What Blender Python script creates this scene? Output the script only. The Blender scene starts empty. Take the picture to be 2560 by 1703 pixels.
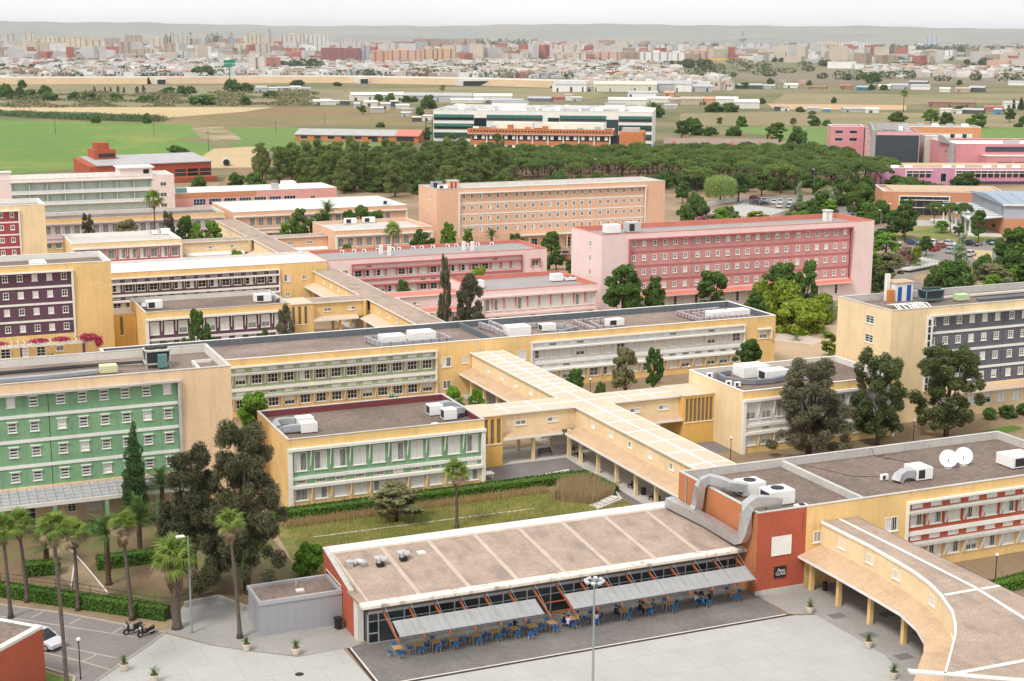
import bpy, math, random
import numpy as np
from mathutils import Matrix, Vector
R = math.radians
SC = bpy.context.scene
# ---------------------------------------------------------------- camera, sky, sun, exposure
CAM_H = 52.0
cd = bpy.data.cameras.new('camera'); cam = bpy.data.objects.new('camera', cd); SC.collection.objects.link(cam)
cd.sensor_width = 36.0; cd.lens = 51.975; cd.clip_start = 1.0; cd.clip_end = 90000.0
cam.matrix_world = Matrix.Translation((0, 0, CAM_H)) @ Matrix.Rotation(R(-23.352), 4, 'Z') @ Matrix.Rotation(R(90 - 11.522), 4, 'X') @ Matrix.Rotation(R(.208), 4, 'Z')
SC.camera = cam
SUN_AZ, SUN_EL = R(-122), R(52)          # azimuth clockwise from +Y
W = bpy.data.worlds.new('World'); SC.world = W; W.use_nodes = True
nt = W.node_tree; nt.nodes.clear()
out = nt.nodes.new('ShaderNodeOutputWorld'); bg = nt.nodes.new('ShaderNodeBackground'); sky = nt.nodes.new('ShaderNodeTexSky')
sky.sky_type = 'NISHITA'; sky.sun_disc = False; sky.sun_elevation = SUN_EL; sky.sun_rotation = SUN_AZ; sky.dust_density = 3.0; sky.air_density = 1.2
tc = nt.nodes.new('ShaderNodeTexCoord'); nz = nt.nodes.new('ShaderNodeTexNoise'); mp = nt.nodes.new('ShaderNodeMapping')
mp.inputs['Scale'].default_value = (1.2, 1.2, 5.0); nz.inputs['Scale'].default_value = 2.2; nz.inputs['Detail'].default_value = 5
cr = nt.nodes.new('ShaderNodeMapRange'); cr.inputs[1].default_value = .3; cr.inputs[2].default_value = .7; cr.inputs[3].default_value = .86; cr.inputs[4].default_value = .98
mx = nt.nodes.new('ShaderNodeMix'); mx.data_type = 'RGBA'; mx.inputs[7].default_value = (10.7, 10.75, 10.8, 1)   # overcast cloud sheet
nt.links.new(tc.outputs['Generated'], mp.inputs[0]); nt.links.new(mp.outputs[0], nz.inputs['Vector']); nt.links.new(nz.outputs[0], cr.inputs[0])
nt.links.new(cr.outputs[0], mx.inputs[0]); nt.links.new(sky.outputs[0], mx.inputs[6]); nt.links.new(mx.outputs[2], bg.inputs[0])
bg.inputs[1].default_value = .067; nt.links.new(bg.outputs[0], out.inputs[0])
sd = bpy.data.lights.new('sun', 'SUN'); sun = bpy.data.objects.new('sun', sd); SC.collection.objects.link(sun)
sd.energy = 1.5; sd.angle = R(14); sd.color = (1.0, .955, .88)
sun.matrix_world = Matrix.Rotation(-SUN_AZ, 4, 'Z') @ Matrix.Rotation(-(R(90) - SUN_EL), 4, 'X')
sun.location = (0, 0, 300)
vs = SC.view_settings; vs.view_transform = 'Standard'; vs.look = 'None'; vs.gamma = 1.0; vs.use_curve_mapping = False; vs.exposure = 0.78
SC.cycles.max_bounces = 6; SC.cycles.diffuse_bounces = 3; SC.cycles.glossy_bounces = 2; SC.cycles.transparent_max_bounces = 6
SC.cycles.volume_bounces = 0; SC.cycles.caustics_reflective = False; SC.cycles.caustics_refractive = False
COL = SC.collection
rnd = random.Random(7)
# ---------------------------------------------------------------- materials
MATS = {}
def _nodes(m):
    m.use_nodes = True; t = m.node_tree; t.nodes.clear()
    o = t.nodes.new('ShaderNodeOutputMaterial'); b = t.nodes.new('ShaderNodeBsdfPrincipled'); t.links.new(b.outputs[0], o.inputs[0])
    return t, b, o
def _mathn(t, op, a, b=None):
    n = t.nodes.new('ShaderNodeMath'); n.operation = op
    for i, v in enumerate((a, b)):
        if v is None: continue
        if isinstance(v, (int, float)): n.inputs[i].default_value = v
        else: t.links.new(v, n.inputs[i])
    return n.outputs[0]
def _noise(t, pos, scale, detail=3, sc=None, rough=.55):
    n = t.nodes.new('ShaderNodeTexNoise'); n.inputs['Scale'].default_value = scale; n.inputs['Detail'].default_value = detail; n.inputs['Roughness'].default_value = rough
    if sc:
        mpn = t.nodes.new('ShaderNodeMapping'); mpn.inputs['Scale'].default_value = sc; t.links.new(pos, mpn.inputs[0]); pos = mpn.outputs[0]
    t.links.new(pos, n.inputs['Vector']); return n.outputs[0]
def _mr(t, v, a, b, c, d):
    n = t.nodes.new('ShaderNodeMapRange'); n.inputs[1].default_value = a; n.inputs[2].default_value = b; n.inputs[3].default_value = c; n.inputs[4].default_value = d
    t.links.new(v, n.inputs[0]); return n.outputs[0]
def _mixc(t, f, a, b, mode='MIX'):
    n = t.nodes.new('ShaderNodeMix'); n.data_type = 'RGBA'; n.blend_type = mode
    if isinstance(f, (int, float)): n.inputs[0].default_value = f
    else: t.links.new(f, n.inputs[0])
    for i, v in ((6, a), (7, b)):
        if isinstance(v, tuple): n.inputs[i].default_value = (*v[:3], 1)
        else: t.links.new(v, n.inputs[i])
    return n.outputs[2]
def mat(name, col, rough=.85, var=.1, scale=.35, streak=0., spots=0., spotcol=None, bump=0., bscale=3., metal=0., spec=.3, col2=None, c2scale=.08, c2lo=.42, c2hi=.6, fine=0.):
    """plain procedural surface: two scales of tone variation, rain streaks, dirt spots, optional second colour, fine relief"""
    if name in MATS: return MATS[name]
    m = bpy.data.materials.new(name); MATS[name] = m; t, b, o = _nodes(m)
    g = t.nodes.new('ShaderNodeNewGeometry'); pos = g.outputs['Position']
    c = tuple(col)
    if col2:
        f = _mr(t, _noise(t, pos, c2scale, 5), c2lo, c2hi, 0, 1); c = _mixc(t, f, tuple(col), tuple(col2))
    v = _mr(t, _noise(t, pos, scale, 4), .25, .75, 1 - var, 1 + var)
    v2 = _mr(t, _noise(t, pos, scale * 9, 3), .25, .75, 1 - var * .6 - fine, 1 + var * .6 + fine)
    v = _mathn(t, 'MULTIPLY', v, v2)
    if streak:
        s = _mr(t, _noise(t, pos, 1.0, 4, (1.6, 1.6, .12)), .52, .74, 1, 1 - streak); v = _mathn(t, 'MULTIPLY', v, s)
    cc = t.nodes.new('ShaderNodeCombineColor')
    for i in range(3): t.links.new(v, cc.inputs[i])
    c = _mixc(t, 1.0, c, cc.outputs[0], 'MULTIPLY')
    if spots:
        f = _mr(t, _noise(t, pos, scale * 3, 6, None, .7), .58, .68, 0, spots); c = _mixc(t, f, c, tuple(spotcol or (.05, .045, .04)))
    t.links.new(c, b.inputs['Base Color'])
    b.inputs['Roughness'].default_value = rough; b.inputs['Metallic'].default_value = metal; b.inputs['Specular IOR Level'].default_value = spec
    if bump:
        bn = t.nodes.new('ShaderNodeBump'); bn.inputs['Strength'].default_value = bump; bn.inputs['Distance'].default_value = .05
        t.links.new(_noise(t, pos, bscale, 4), bn.inputs['Height']); t.links.new(bn.outputs[0], b.inputs['Normal'])
    return m
def brickmat(name, col, col2, mortar, bw=.25, bh=.07, axis='z', var=.1, msize=.012, rough=.9, stain=0., staincol=(.05, .04, .035), sscale=.5):
    if name in MATS: return MATS[name]
    m = bpy.data.materials.new(name); MATS[name] = m; t, b, o = _nodes(m)
    g = t.nodes.new('ShaderNodeNewGeometry'); sp = t.nodes.new('ShaderNodeSeparateXYZ'); t.links.new(g.outputs['Position'], sp.inputs[0])
    cb = t.nodes.new('ShaderNodeCombineXYZ')
    if axis == 'z': t.links.new(_mathn(t, 'ADD', sp.outputs[0], sp.outputs[1]), cb.inputs[0]); t.links.new(sp.outputs[2], cb.inputs[1])
    else: t.links.new(sp.outputs[0], cb.inputs[0]); t.links.new(sp.outputs[1], cb.inputs[1])
    bt = t.nodes.new('ShaderNodeTexBrick'); t.links.new(cb.outputs[0], bt.inputs['Vector'])
    bt.inputs['Scale'].default_value = 1; bt.inputs['Brick Width'].default_value = bw; bt.inputs['Row Height'].default_value = bh; bt.inputs['Mortar Size'].default_value = msize
    bt.inputs['Color1'].default_value = (*col, 1); bt.inputs['Color2'].default_value = (*col2, 1); bt.inputs['Mortar'].default_value = (*mortar, 1)
    pos = g.outputs['Position']
    v = _mathn(t, 'MULTIPLY', _mr(t, _noise(t, pos, .4, 4), .25, .75, 1 - var, 1 + var), _mr(t, _noise(t, pos, 4, 3), .25, .75, 1 - var, 1 + var))
    cc = t.nodes.new('ShaderNodeCombineColor')
    for i in range(3): t.links.new(v, cc.inputs[i])
    c = _mixc(t, 1.0, bt.outputs[0], cc.outputs[0], 'MULTIPLY')
    if stain:
        f = _mr(t, _noise(t, pos, sscale, 6, (1, 1, 1) if axis == 'z' else (1.5, .6, 1), .68), .5, .66, 0, stain); c = _mixc(t, f, c, staincol)
    t.links.new(c, b.inputs['Base Color']); b.inputs['Roughness'].default_value = rough; b.inputs['Specular IOR Level'].default_value = .25
    return m
def leafmat(name, col, col2, trans=.25, rough=.6, fl=None, flamt=0.):
    if name in MATS: return MATS[name]
    m = bpy.data.materials.new(name); MATS[name] = m; t, b, o = _nodes(m)
    g = t.nodes.new('ShaderNodeNewGeometry'); oi = t.nodes.new('ShaderNodeObjectInfo')
    f = _mathn(t, 'ADD', _mathn(t, 'MULTIPLY', g.outputs['Random Per Island'], .6), _mathn(t, 'MULTIPLY', oi.outputs['Random'], .4))
    c = _mixc(t, f, tuple(col), tuple(col2))
    if fl: c = _mixc(t, _mr(t, g.outputs['Random Per Island'], 1 - flamt, 1 - flamt + .01, 0, 1), c, tuple(fl))
    t.links.new(c, b.inputs['Base Color']); b.inputs['Roughness'].default_value = rough; b.inputs['Specular IOR Level'].default_value = .25
    tr = t.nodes.new('ShaderNodeBsdfTranslucent'); t.links.new(c, tr.inputs[0]); ms = t.nodes.new('ShaderNodeMixShader'); ms.inputs[0].default_value = trans
    t.links.new(b.outputs[0], ms.inputs[1]); t.links.new(tr.outputs[0], ms.inputs[2]); t.links.new(ms.outputs[0], o.inputs[0])
    return m
def glassmat(name, col, rough=.12):
    if name in MATS: return MATS[name]
    m = bpy.data.materials.new(name); MATS[name] = m; t, b, o = _nodes(m)
    oi = t.nodes.new('ShaderNodeObjectInfo')
    c = _mixc(t, oi.outputs['Random'], tuple(x * .5 for x in col), tuple(min(1, x * 1.6) for x in col))
    t.links.new(c, b.inputs['Base Color']); b.inputs['Roughness'].default_value = rough; b.inputs['Specular IOR Level'].default_value = .22
    return m
# ---------------------------------------------------------------- mesh helpers
class MB:
    def __init__(s): s.v = []; s.f = []; s.m = []
    def face(s, pts, m=0):
        n = len(s.v); s.v.extend(pts); s.f.append(tuple(range(n, n + len(pts)))); s.m.append(m); return s
    def box(s, x0, y0, z0, x1, y1, z1, m=0):
        n = len(s.v)
        s.v += [(x0, y0, z0), (x1, y0, z0), (x1, y1, z0), (x0, y1, z0), (x0, y0, z1), (x1, y0, z1), (x1, y1, z1), (x0, y1, z1)]
        for q in ((0, 3, 2, 1), (4, 5, 6, 7), (0, 1, 5, 4), (1, 2, 6, 5), (2, 3, 7, 6), (3, 0, 4, 7)): s.f.append(tuple(n + i for i in q)); s.m.append(m)
        return s
    def prism(s, pts, z0, z1, m=0, mt=None):
        """vertical prism over a counter-clockwise outline; z0/z1 numbers or lists per point"""
        k = len(pts); n = len(s.v); za = z0 if isinstance(z0, (list, tuple)) else [z0] * k; zb = z1 if isinstance(z1, (list, tuple)) else [z1] * k
        s.v += [(p[0], p[1], a) for p, a in zip(pts, za)] + [(p[0], p[1], b) for p, b in zip(pts, zb)]
        for i in range(k): j = (i + 1) % k; s.f.append((n + i, n + j, n + k + j, n + k + i)); s.m.append(m)
        s.f.append(tuple(n + k + i for i in range(k))); s.m.append(m if mt is None else mt); s.f.append(tuple(n + i for i in reversed(range(k)))); s.m.append(m)
        return s
    def ext(s, prof, axis, a, b, m=0):
        """extrude a profile: axis 'x': prof=(y,z) ; axis 'y': prof=(x,z)"""
        k = len(prof); n = len(s.v); P = (lambda p, c: (c, p[0], p[1])) if axis == 'x' else (lambda p, c: (p[0], c, p[1]))
        s.v += [P(p, a) for p in prof] + [P(p, b) for p in prof]
        for i in range(k): j = (i + 1) % k; s.f.append((n + i, n + j, n + k + j, n + k + i)); s.m.append(m)
        s.f.append(tuple(n + i for i in reversed(range(k)))); s.m.append(m); s.f.append(tuple(n + k + i for i in range(k))); s.m.append(m)
        return s
    def tube(s, pts, rad, n=8, m=0, cap=True):
        pts = [Vector(p) for p in pts]; rings = []
        for i, p in enumerate(pts):
            d = (pts[min(i + 1, len(pts) - 1)] - pts[max(i - 1, 0)]).normalized()
            a = d.orthogonal().normalized() if abs(d.z) > .9 else d.cross(Vector((0, 0, 1))).normalized(); c = d.cross(a); r = rad[i] if isinstance(rad, (list, tuple)) else rad
            b0 = len(s.v); rings.append(b0)
            s.v += [tuple(p + (a * math.cos(2 * math.pi * k / n) + c * math.sin(2 * math.pi * k / n)) * r) for k in range(n)]
        for i in range(len(rings) - 1):
            for k in range(n): s.f.append((rings[i] + k, rings[i] + (k + 1) % n, rings[i + 1] + (k + 1) % n, rings[i + 1] + k)); s.m.append(m)
        if cap: s.f.append(tuple(rings[0] + k for k in reversed(range(n)))); s.f.append(tuple(rings[-1] + k for k in range(n))); s.m += [m, m]
        return s
    def duct(s, pts, w, h, m=0):
        """rectangular duct swept along pts: w across (horizontal), h up"""
        pts = [Vector(p) for p in pts]; rings = []
        for i, p in enumerate(pts):
            d = (pts[min(i + 1, len(pts) - 1)] - pts[max(i - 1, 0)]).normalized()
            a = Vector((d.y, -d.x, 0)); a = a.normalized() if a.length > 1e-3 else Vector((0, 1, 0)); c = a.cross(d)
            b0 = len(s.v); rings.append(b0); s.v += [tuple(p + a * x * w / 2 + c * y * h / 2) for x, y in ((-1, -1), (1, -1), (1, 1), (-1, 1))]
        for i in range(len(rings) - 1):
            for k in range(4): s.f.append((rings[i] + k, rings[i] + (k + 1) % 4, rings[i + 1] + (k + 1) % 4, rings[i + 1] + k)); s.m.append(m)
        s.f.append(tuple(rings[0] + k for k in (3, 2, 1, 0))); s.f.append(tuple(rings[-1] + k for k in range(4))); s.m += [m, m]
        return s
    def wall(s, ax, c, u0, u1, z0, z1, holes=(), d=.2, m=0):
        """wall plane with rectangular holes and reveals. ax 'f': faces -Y at y=c, u=x. ax 'l': faces -X at x=c, u=y"""
        P = (lambda u, z, e: (u, c + e, z)) if ax == 'f' else (lambda u, z, e: (c + e, u, z))
        us = sorted({u0, u1, *[h[0] for h in holes], *[h[1] for h in holes]}); zs = sorted({z0, z1, *[h[2] for h in holes], *[h[3] for h in holes]})
        us = [u for u in us if u0 <= u <= u1]; zs = [z for z in zs if z0 <= z <= z1]
        for a, b in zip(zs, zs[1:]):
            zc = (a + b) / 2; row = [h for h in holes if h[2] < zc < h[3]]; st = None
            for i, (p, q) in enumerate(zip(us, us[1:])):
                uc = (p + q) / 2; hole = any(h[0] < uc < h[1] for h in row)
                if not hole and st is None: st = p
                if st is not None and (hole or i == len(us) - 2):
                    e = p if hole else q
                    s.face([P(st, a, 0), P(e, a, 0), P(e, b, 0), P(st, b, 0)] if ax == 'f' else [P(e, a, 0), P(st, a, 0), P(st, b, 0), P(e, b, 0)], m); st = None
        for (a, b, e, g) in holes:
            for p, q in (((a, e), (b, e)), ((b, e), (b, g)), ((b, g), (a, g)), ((a, g), (a, e))):
                s.face([P(*p, 0), P(*p, d), P(*q, d), P(*q, 0)], m)
        return s
    def mesh(s, name, mats, off=(0, 0, 0), smooth=False):
        me = bpy.data.meshes.new(name)
        me.from_pydata([(x - off[0], y - off[1], z - off[2]) for x, y, z in s.v] if any(off) else s.v, [], s.f)
        ms = mats if isinstance(mats, (list, tuple)) else [mats]
        for q in ms: me.materials.append(q)
        if len(ms) > 1: me.polygons.foreach_set('material_index', s.m)
        if smooth: me.polygons.foreach_set('use_smooth', [True] * len(me.polygons))
        me.update(); return me
    def obj(s, name, mats, parent=None, smooth=False):
        off = (0, 0, 0)
        if parent is not None and 'o' in ORG.get(parent.name, 'x'): off = ORG[parent.name][1]
        return link(name, s.mesh(name, mats, off, smooth), parent)
ORG = {}
def link(name, data, parent=None, loc=None, rz=0., sc=None):
    o = bpy.data.objects.new(name, data); COL.objects.link(o)
    if parent is not None: o.parent = parent
    if loc is not None: o.location = loc
    if rz: o.rotation_euler = (0, 0, rz)
    if sc is not None: o.scale = sc
    return o
def tag(o, label, cat, group=None):
    o['label'] = label; o['category'] = cat
    if group: o['group'] = group
    return o
def thing(name, label, cat, loc=(0, 0, 0), rz=0., group=None, local=False):
    """Empty at a thing's base. Its parts are written in world coordinates unless local=True"""
    o = link(name, None, None, loc, rz); o.empty_display_size = .3; tag(o, label, cat, group)
    if not local and not rz: ORG[o.name] = ('o', tuple(loc))
    return o
def rel(parent, p):
    g = ORG.get(parent.name); return tuple(a - b for a, b in zip(p, g[1])) if g else tuple(p)
def one(mb, name, mats, label, cat, group=None, base=None, smooth=False):
    """a thing that is a single mesh, origin at its base"""
    if base is None:
        a = np.array(mb.v); base = ((a[:, 0].min() + a[:, 0].max()) / 2, (a[:, 1].min() + a[:, 1].max()) / 2, a[:, 2].min())
        base = tuple(float(q) for q in base)
    o = link(name, mb.mesh(name, mats, base, smooth), None, base); return tag(o, label, cat, group)
def struct(name, pts, z, m, hole=None):
    mb = MB().face([(p[0], p[1], z) for p in pts]); o = link(name, mb.mesh(name, m)); o['kind'] = 'structure'; return o
def copytree(root, loc, rz=0., sc=None, label=None, group=None):
    c = root.copy(); COL.objects.link(c); c.location = loc; c.rotation_euler = (0, 0, rz)
    if sc is not None: c.scale = sc
    if label: c['label'] = label
    if group: c['group'] = group
    def kids(a, b):
        for ch in CH.get(a.name, ()):
            d = ch.copy(); COL.objects.link(d); d.parent = b; kids(ch, d)
    kids(root, c); return c
CH = {}
def index_children(*roots):
    def rec(o):
        ks = [c for c in bpy.data.objects if c.parent == o]
        if ks: CH[o.name] = ks
        for c in ks: rec(c)
    for r in roots: rec(r)
def setmat(o, i, m):
    o.material_slots[i].link = 'OBJECT'; o.material_slots[i].material = m
# ---------------------------------------------------------------- palette
yel = mat('yellow_plaster', (.76, .52, .23), streak=.13, var=.10, spots=.12, spotcol=(.35, .2, .07))
yelp = mat('pale_yellow_plaster', (.80, .62, .38), streak=.13, var=.10, spots=.1, spotcol=(.5, .3, .1))
peach = mat('peach_plaster', (.78, .56, .36), streak=.13, var=.10)
ochre = mat('ochre_plaster', (.73, .45, .13), streak=.13, var=.10)
grn = mat('green_plaster', (.21, .37, .21), var=.16, scale=.5, streak=.2, spots=.25, spotcol=(.33, .47, .33))
sage = mat('sage_plaster', (.36, .42, .24), var=.14, streak=0.11, spots=.2, spotcol=(.2, .35, .16))
wht = mat('white_paint', (.78, .76, .72), var=.05, streak=0.07)
whg = mat('grey_white_plaster', (.68, .69, .70), var=.05, streak=0.08)
conc = mat('weathered_concrete', (.52, .50, .47), var=.12, streak=0.14, spots=.35, spotcol=(.2, .19, .18))
concl = mat('pale_concrete', (.66, .63, .58), var=.08, streak=0.10, spots=.2, spotcol=(.3, .27, .24))
conk = mat('dark_waterproofing', (.13, .15, .17), var=.12, streak=.2)
prp = mat('plum_plaster', (.125, .062, .092), var=.12, streak=0.07)
crim = mat('crimson_plaster', (.36, .075, .085), var=.08)
slate = mat('slate_plaster', (.13, .13, .155), var=.2, scale=.6, streak=0.14)
pkp = mat('pale_pink_plaster', (.80, .62, .60), var=.05, streak=.08)
rose = mat('rose_plaster', (.60, .28, .27), var=.14, scale=.4, streak=0.08, spots=.3, spotcol=(.70, .40, .40))
redp = mat('red_coping_paint', (.60, .20, .15), var=.1)
rosed = mat('deep_rose_trim', (.48, .15, .15), var=.1)
salm = mat('salmon_plaster', (.73, .45, .30), var=.05, streak=.08, spots=.08, spotcol=(.4, .3, .25))
pinkw = mat('blush_plaster', (.80, .66, .62), var=.05, streak=.08)
maro = mat('maroon_pink_plaster', (.48, .18, .22), var=.08)
mauve = mat('mauve_plaster', (.62, .52, .56), var=.06)
celad = mat('celadon_plaster', (.50, .60, .53), var=.06)
pinkr = mat('dusty_pink_plaster', (.70, .36, .32), var=.08)
grav = mat('roof_gravel', (.27, .205, .17), col2=(.21, .16, .135), c2scale=.14, var=.12, scale=.25, fine=.22, bump=.6, bscale=6, spots=.08, spotcol=(.456, .418, .380))
gravd = mat('brown_gravel', (.205, .15, .125), col2=(.155, .115, .095), c2scale=.12, var=.1, scale=.25, fine=.25, bump=.6, bscale=6)
grey_r = mat('grey_roof_felt', (.319, .296, .289), var=.1, scale=.2)
white_r = mat('white_roof_membrane', (.656, .656, .640), var=.05, scale=.15, streak=0, spots=.12, spotcol=(.400, .384, .352))
wash_r = mat('stained_white_roof', (.528, .496, .456), var=.12, scale=.2, spots=.5, spotcol=(.280, .240, .208))
maroon_l = mat('maroon_lining', (.18, .045, .05), var=.12)
glass = glassmat('window_glass', (.03, .038, .042))
glassg = glassmat('green_glass', (.05, .14, .12), .08)
blind = mat('roller_blind', (.80, .79, .77), var=.04, scale=1.5)
frame = mat('window_frame', (.80, .78, .73), var=.04, scale=1)
steel = mat('galvanised_steel', (.56, .56, .57), rough=.38, metal=.75, var=.1, scale=.8)
alum = mat('dull_aluminium', (.50, .50, .52), rough=.5, metal=.5, var=.06)
acw = mat('ac_white', (.82, .81, .79), rough=.5, var=.05, scale=.8)
ductg = mat('duct_grey', (.33, .35, .37), rough=.6, var=.1)
blk = mat('black_metal', (.02, .02, .022), rough=.5, var=.1)
darkg = mat('grille_dark', (.035, .035, .04), rough=.7, var=.1)
bluem = mat('blue_door_paint', (.02, .10, .36), rough=.6)
tealm = mat('teal_machine_paint', (.12, .24, .24), rough=.5, var=.1)
greenm = mat('pale_green_machine_paint', (.45, .58, .33), rough=.6)
wood = mat('table_wood', (.50, .31, .13), rough=.5, var=.08, scale=3)
rust = mat('orange_steel_beam', (.33, .09, .03), rough=.55, var=.1)
bluep = mat('blue_plastic', (.015, .12, .34), rough=.4, var=.04)
brickr = brickmat('red_brick', (.46, .105, .055), (.40, .085, .045), (.38, .10, .06), .24, .06, 'z', .1)
bricko = brickmat('orange_brick', (.58, .20, .075), (.50, .16, .06), (.45, .2, .1), .24, .06, 'z', .1)
brickp = brickmat('pale_orange_brick', (.62, .27, .15), (.56, .23, .12), (.5, .26, .16), .24, .06, 'z', .08)
tile = brickmat('terracotta_roof_tile', (.43, .335, .27), (.38, .29, .23), (.30, .22, .17), .42, .2, 'xy', .14, .02, stain=.7, staincol=(.235, .185, .16), sscale=.42)
tilec = brickmat('cream_roof_tile', (.66, .53, .41), (.62, .49, .37), (.50, .39, .29), .42, .2, 'xy', .07, .015, stain=.3, staincol=(.46, .37, .30), sscale=.4)
tilep = brickmat('canopy_roof_tile', (.60, .43, .28), (.55, .385, .25), (.40, .28, .19), .42, .2, 'xy', .1, .018, stain=.4, staincol=(.36, .25, .175), sscale=.5)
sheetg = mat('corrugated_grey_sheet', (.40, .39, .39), rough=.6, var=.12, scale=.3, spots=.25, spotcol=(.25, .22, .2))
# ---------------------------------------------------------------- windows (shared meshes)
WC = {}
def wmesh(w, h, nx=2, nz=2, fr=.08, bars=0, sill=True, hood=False, mf=None, hz=None):
    k = ('w', w, h, nx, nz, fr, bars, sill, hood, mf.name if mf else 0)
    if k in WC: return WC[k]
    b = MB(); x = w / 2; y0, y1 = -.03, .1
    b.box(-x, y0, 0, -x + fr, y1, h).box(x - fr, y0, 0, x, y1, h).box(-x + fr, y0, 0, x - fr, y1, fr).box(-x + fr, y0, h - fr, x - fr, y1, h)
    for i in range(1, nx): u = -x + w * i / nx; b.box(u - fr * .35, .01, fr, u + fr * .35, .09, h - fr)
    for i in range(1, nz): u = h * i / nz; b.box(-x + fr, .012, u - fr * .3, x - fr, .088, u + fr * .3)
    for i in range(bars): u = -x + fr + (w - 2 * fr) * (i + .5) / bars; b.box(u - .018, -.025, fr, u + .018, .0, h - fr)
    if sill: b.box(-x - .09, -.1, -.075, x + .09, .06, -.005)
    if hood: b.box(-x - .13, -.2, h + .02, x + .13, .04, h + .09)
    WC[k] = b.mesh('window', mf or frame); return WC[k]
def pmesh(w, h, kind, mg=None):
    k = ('p', w, h, kind, mg.name if mg else 0)
    if k in WC: return WC[k]
    b = MB(); x = w / 2; y = .095
    def q(a, c, z0, z1, m):
        b.face([(a, y, z0), (c, y, z0), (c, y, z1), (a, y, z1)], m)
    if kind == 'g': q(-x, x, 0, h, 0)
    elif kind == 'b': q(-x, x, 0, h, 1)
    elif kind == 'l': q(-x, .02, 0, h, 1); q(.02, x, 0, h, 0)
    elif kind == 'r': q(-x, -.02, 0, h, 0); q(-.02, x, 0, h, 1)
    elif kind == 't': q(-x, x, h * .42, h, 1); q(-x, x, 0, h * .42, 0)
    elif kind == 's':                       # three louvre-like blinds
        for i in range(3): q(-x, x, h * i / 3, h * (i + .5) / 3, 0); q(-x, x, h * (i + .5) / 3, h * (i + 1) / 3, 1)
    WC[k] = b.mesh('pane', [mg or glass, blind]); return WC[k]
def window(par, x, y, z, w, h, kind='g', face='f', name='window', mg=None, **kw):
    """window opening with frame; x,y,z = bottom centre on the wall plane"""
    o = link(name, wmesh(w, h, **kw), par, rel(par, (x, y, z)), -math.pi / 2 if face == 'l' else 0.)
    link('pane', pmesh(w, h, kind, mg), o); return o
def hole(x, z, w, h): return (x - w / 2, x + w / 2, z, z + h)
# ---------------------------------------------------------------- building shell
def shell(root, x0, x1, y0, y1, z1, mw, fh=(), lh=(), deck=.8, mr=None, mc=None, ml=None, cw=.3, name='wall', depth=.25, side=None, over=.05):
    b = MB(); b.wall('f', y0, x0, x1, 0, z1, fh, depth); b.face([(x1, y0, 0), (x1, y1, 0), (x1, y1, z1), (x1, y0, z1)]); b.face([(x1, y1, 0), (x0, y1, 0), (x0, y1, z1), (x1, y1, z1)])
    if side is None: b.wall('l', x0, y0, y1, 0, z1, lh, depth)
    b.obj(name, mw, root)
    if side is not None: MB().wall('l', x0, y0, y1, 0, z1, lh, depth).obj('side_wall', side, root)
    zi = z1 - deck; a, c, d, e = x0 + cw, x1 - cw, y0 + cw, y1 - cw
    b = MB(); b.face([(a, d, zi), (a, e, zi), (a, e, z1), (a, d, z1)]).face([(c, e, zi), (c, d, zi), (c, d, z1), (c, e, z1)]).face([(a, e, zi), (c, e, zi), (c, e, z1), (a, e, z1)]).face([(c, d, zi), (a, d, zi), (a, d, z1), (c, d, z1)])
    b.obj('parapet_lining', ml or mc or conc, root)
    t = .07; o = over
    MB().box(x0 - o, y0 - o, z1, x1 + o, y0 + cw + .02, z1 + t).box(x0 - o, y1 - cw - .02, z1, x1 + o, y1 + o, z1 + t).box(x0 - o, y0 + cw + .02, z1, x0 + cw + .02, y1 - cw - .02, z1 + t).box(x1 - cw - .02, y0 + cw + .02, z1, x1 + o, y1 - cw - .02, z1 + t).obj('coping', mc or conc, root)
    MB().face([(a, d, zi), (c, d, zi), (c, e, zi), (a, e, zi)]).obj('roof', mr or grav, root)
def fins(root, xs, y, zb, zt, m, top=.42, bot=.12, th=.09):
    k = ('fin', zb, zt, m.name, top, bot)
    if k not in WC: WC[k] = MB().ext([(0, 0), (-bot, 0), (-top, zt - zb), (0, zt - zb)], 'x', -th / 2, th / 2).mesh('fin', m)
    for x in xs: link('fin', WC[k], root, rel(root, (x, y, zb)))
def slab(root, name, x0, x1, y0, y1, z0, z1, m): return MB().box(x0, y0, z0, x1, y1, z1).obj(name, m, root)
def pick(r, w='gggbblrt'): return r.choice(w)
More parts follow.
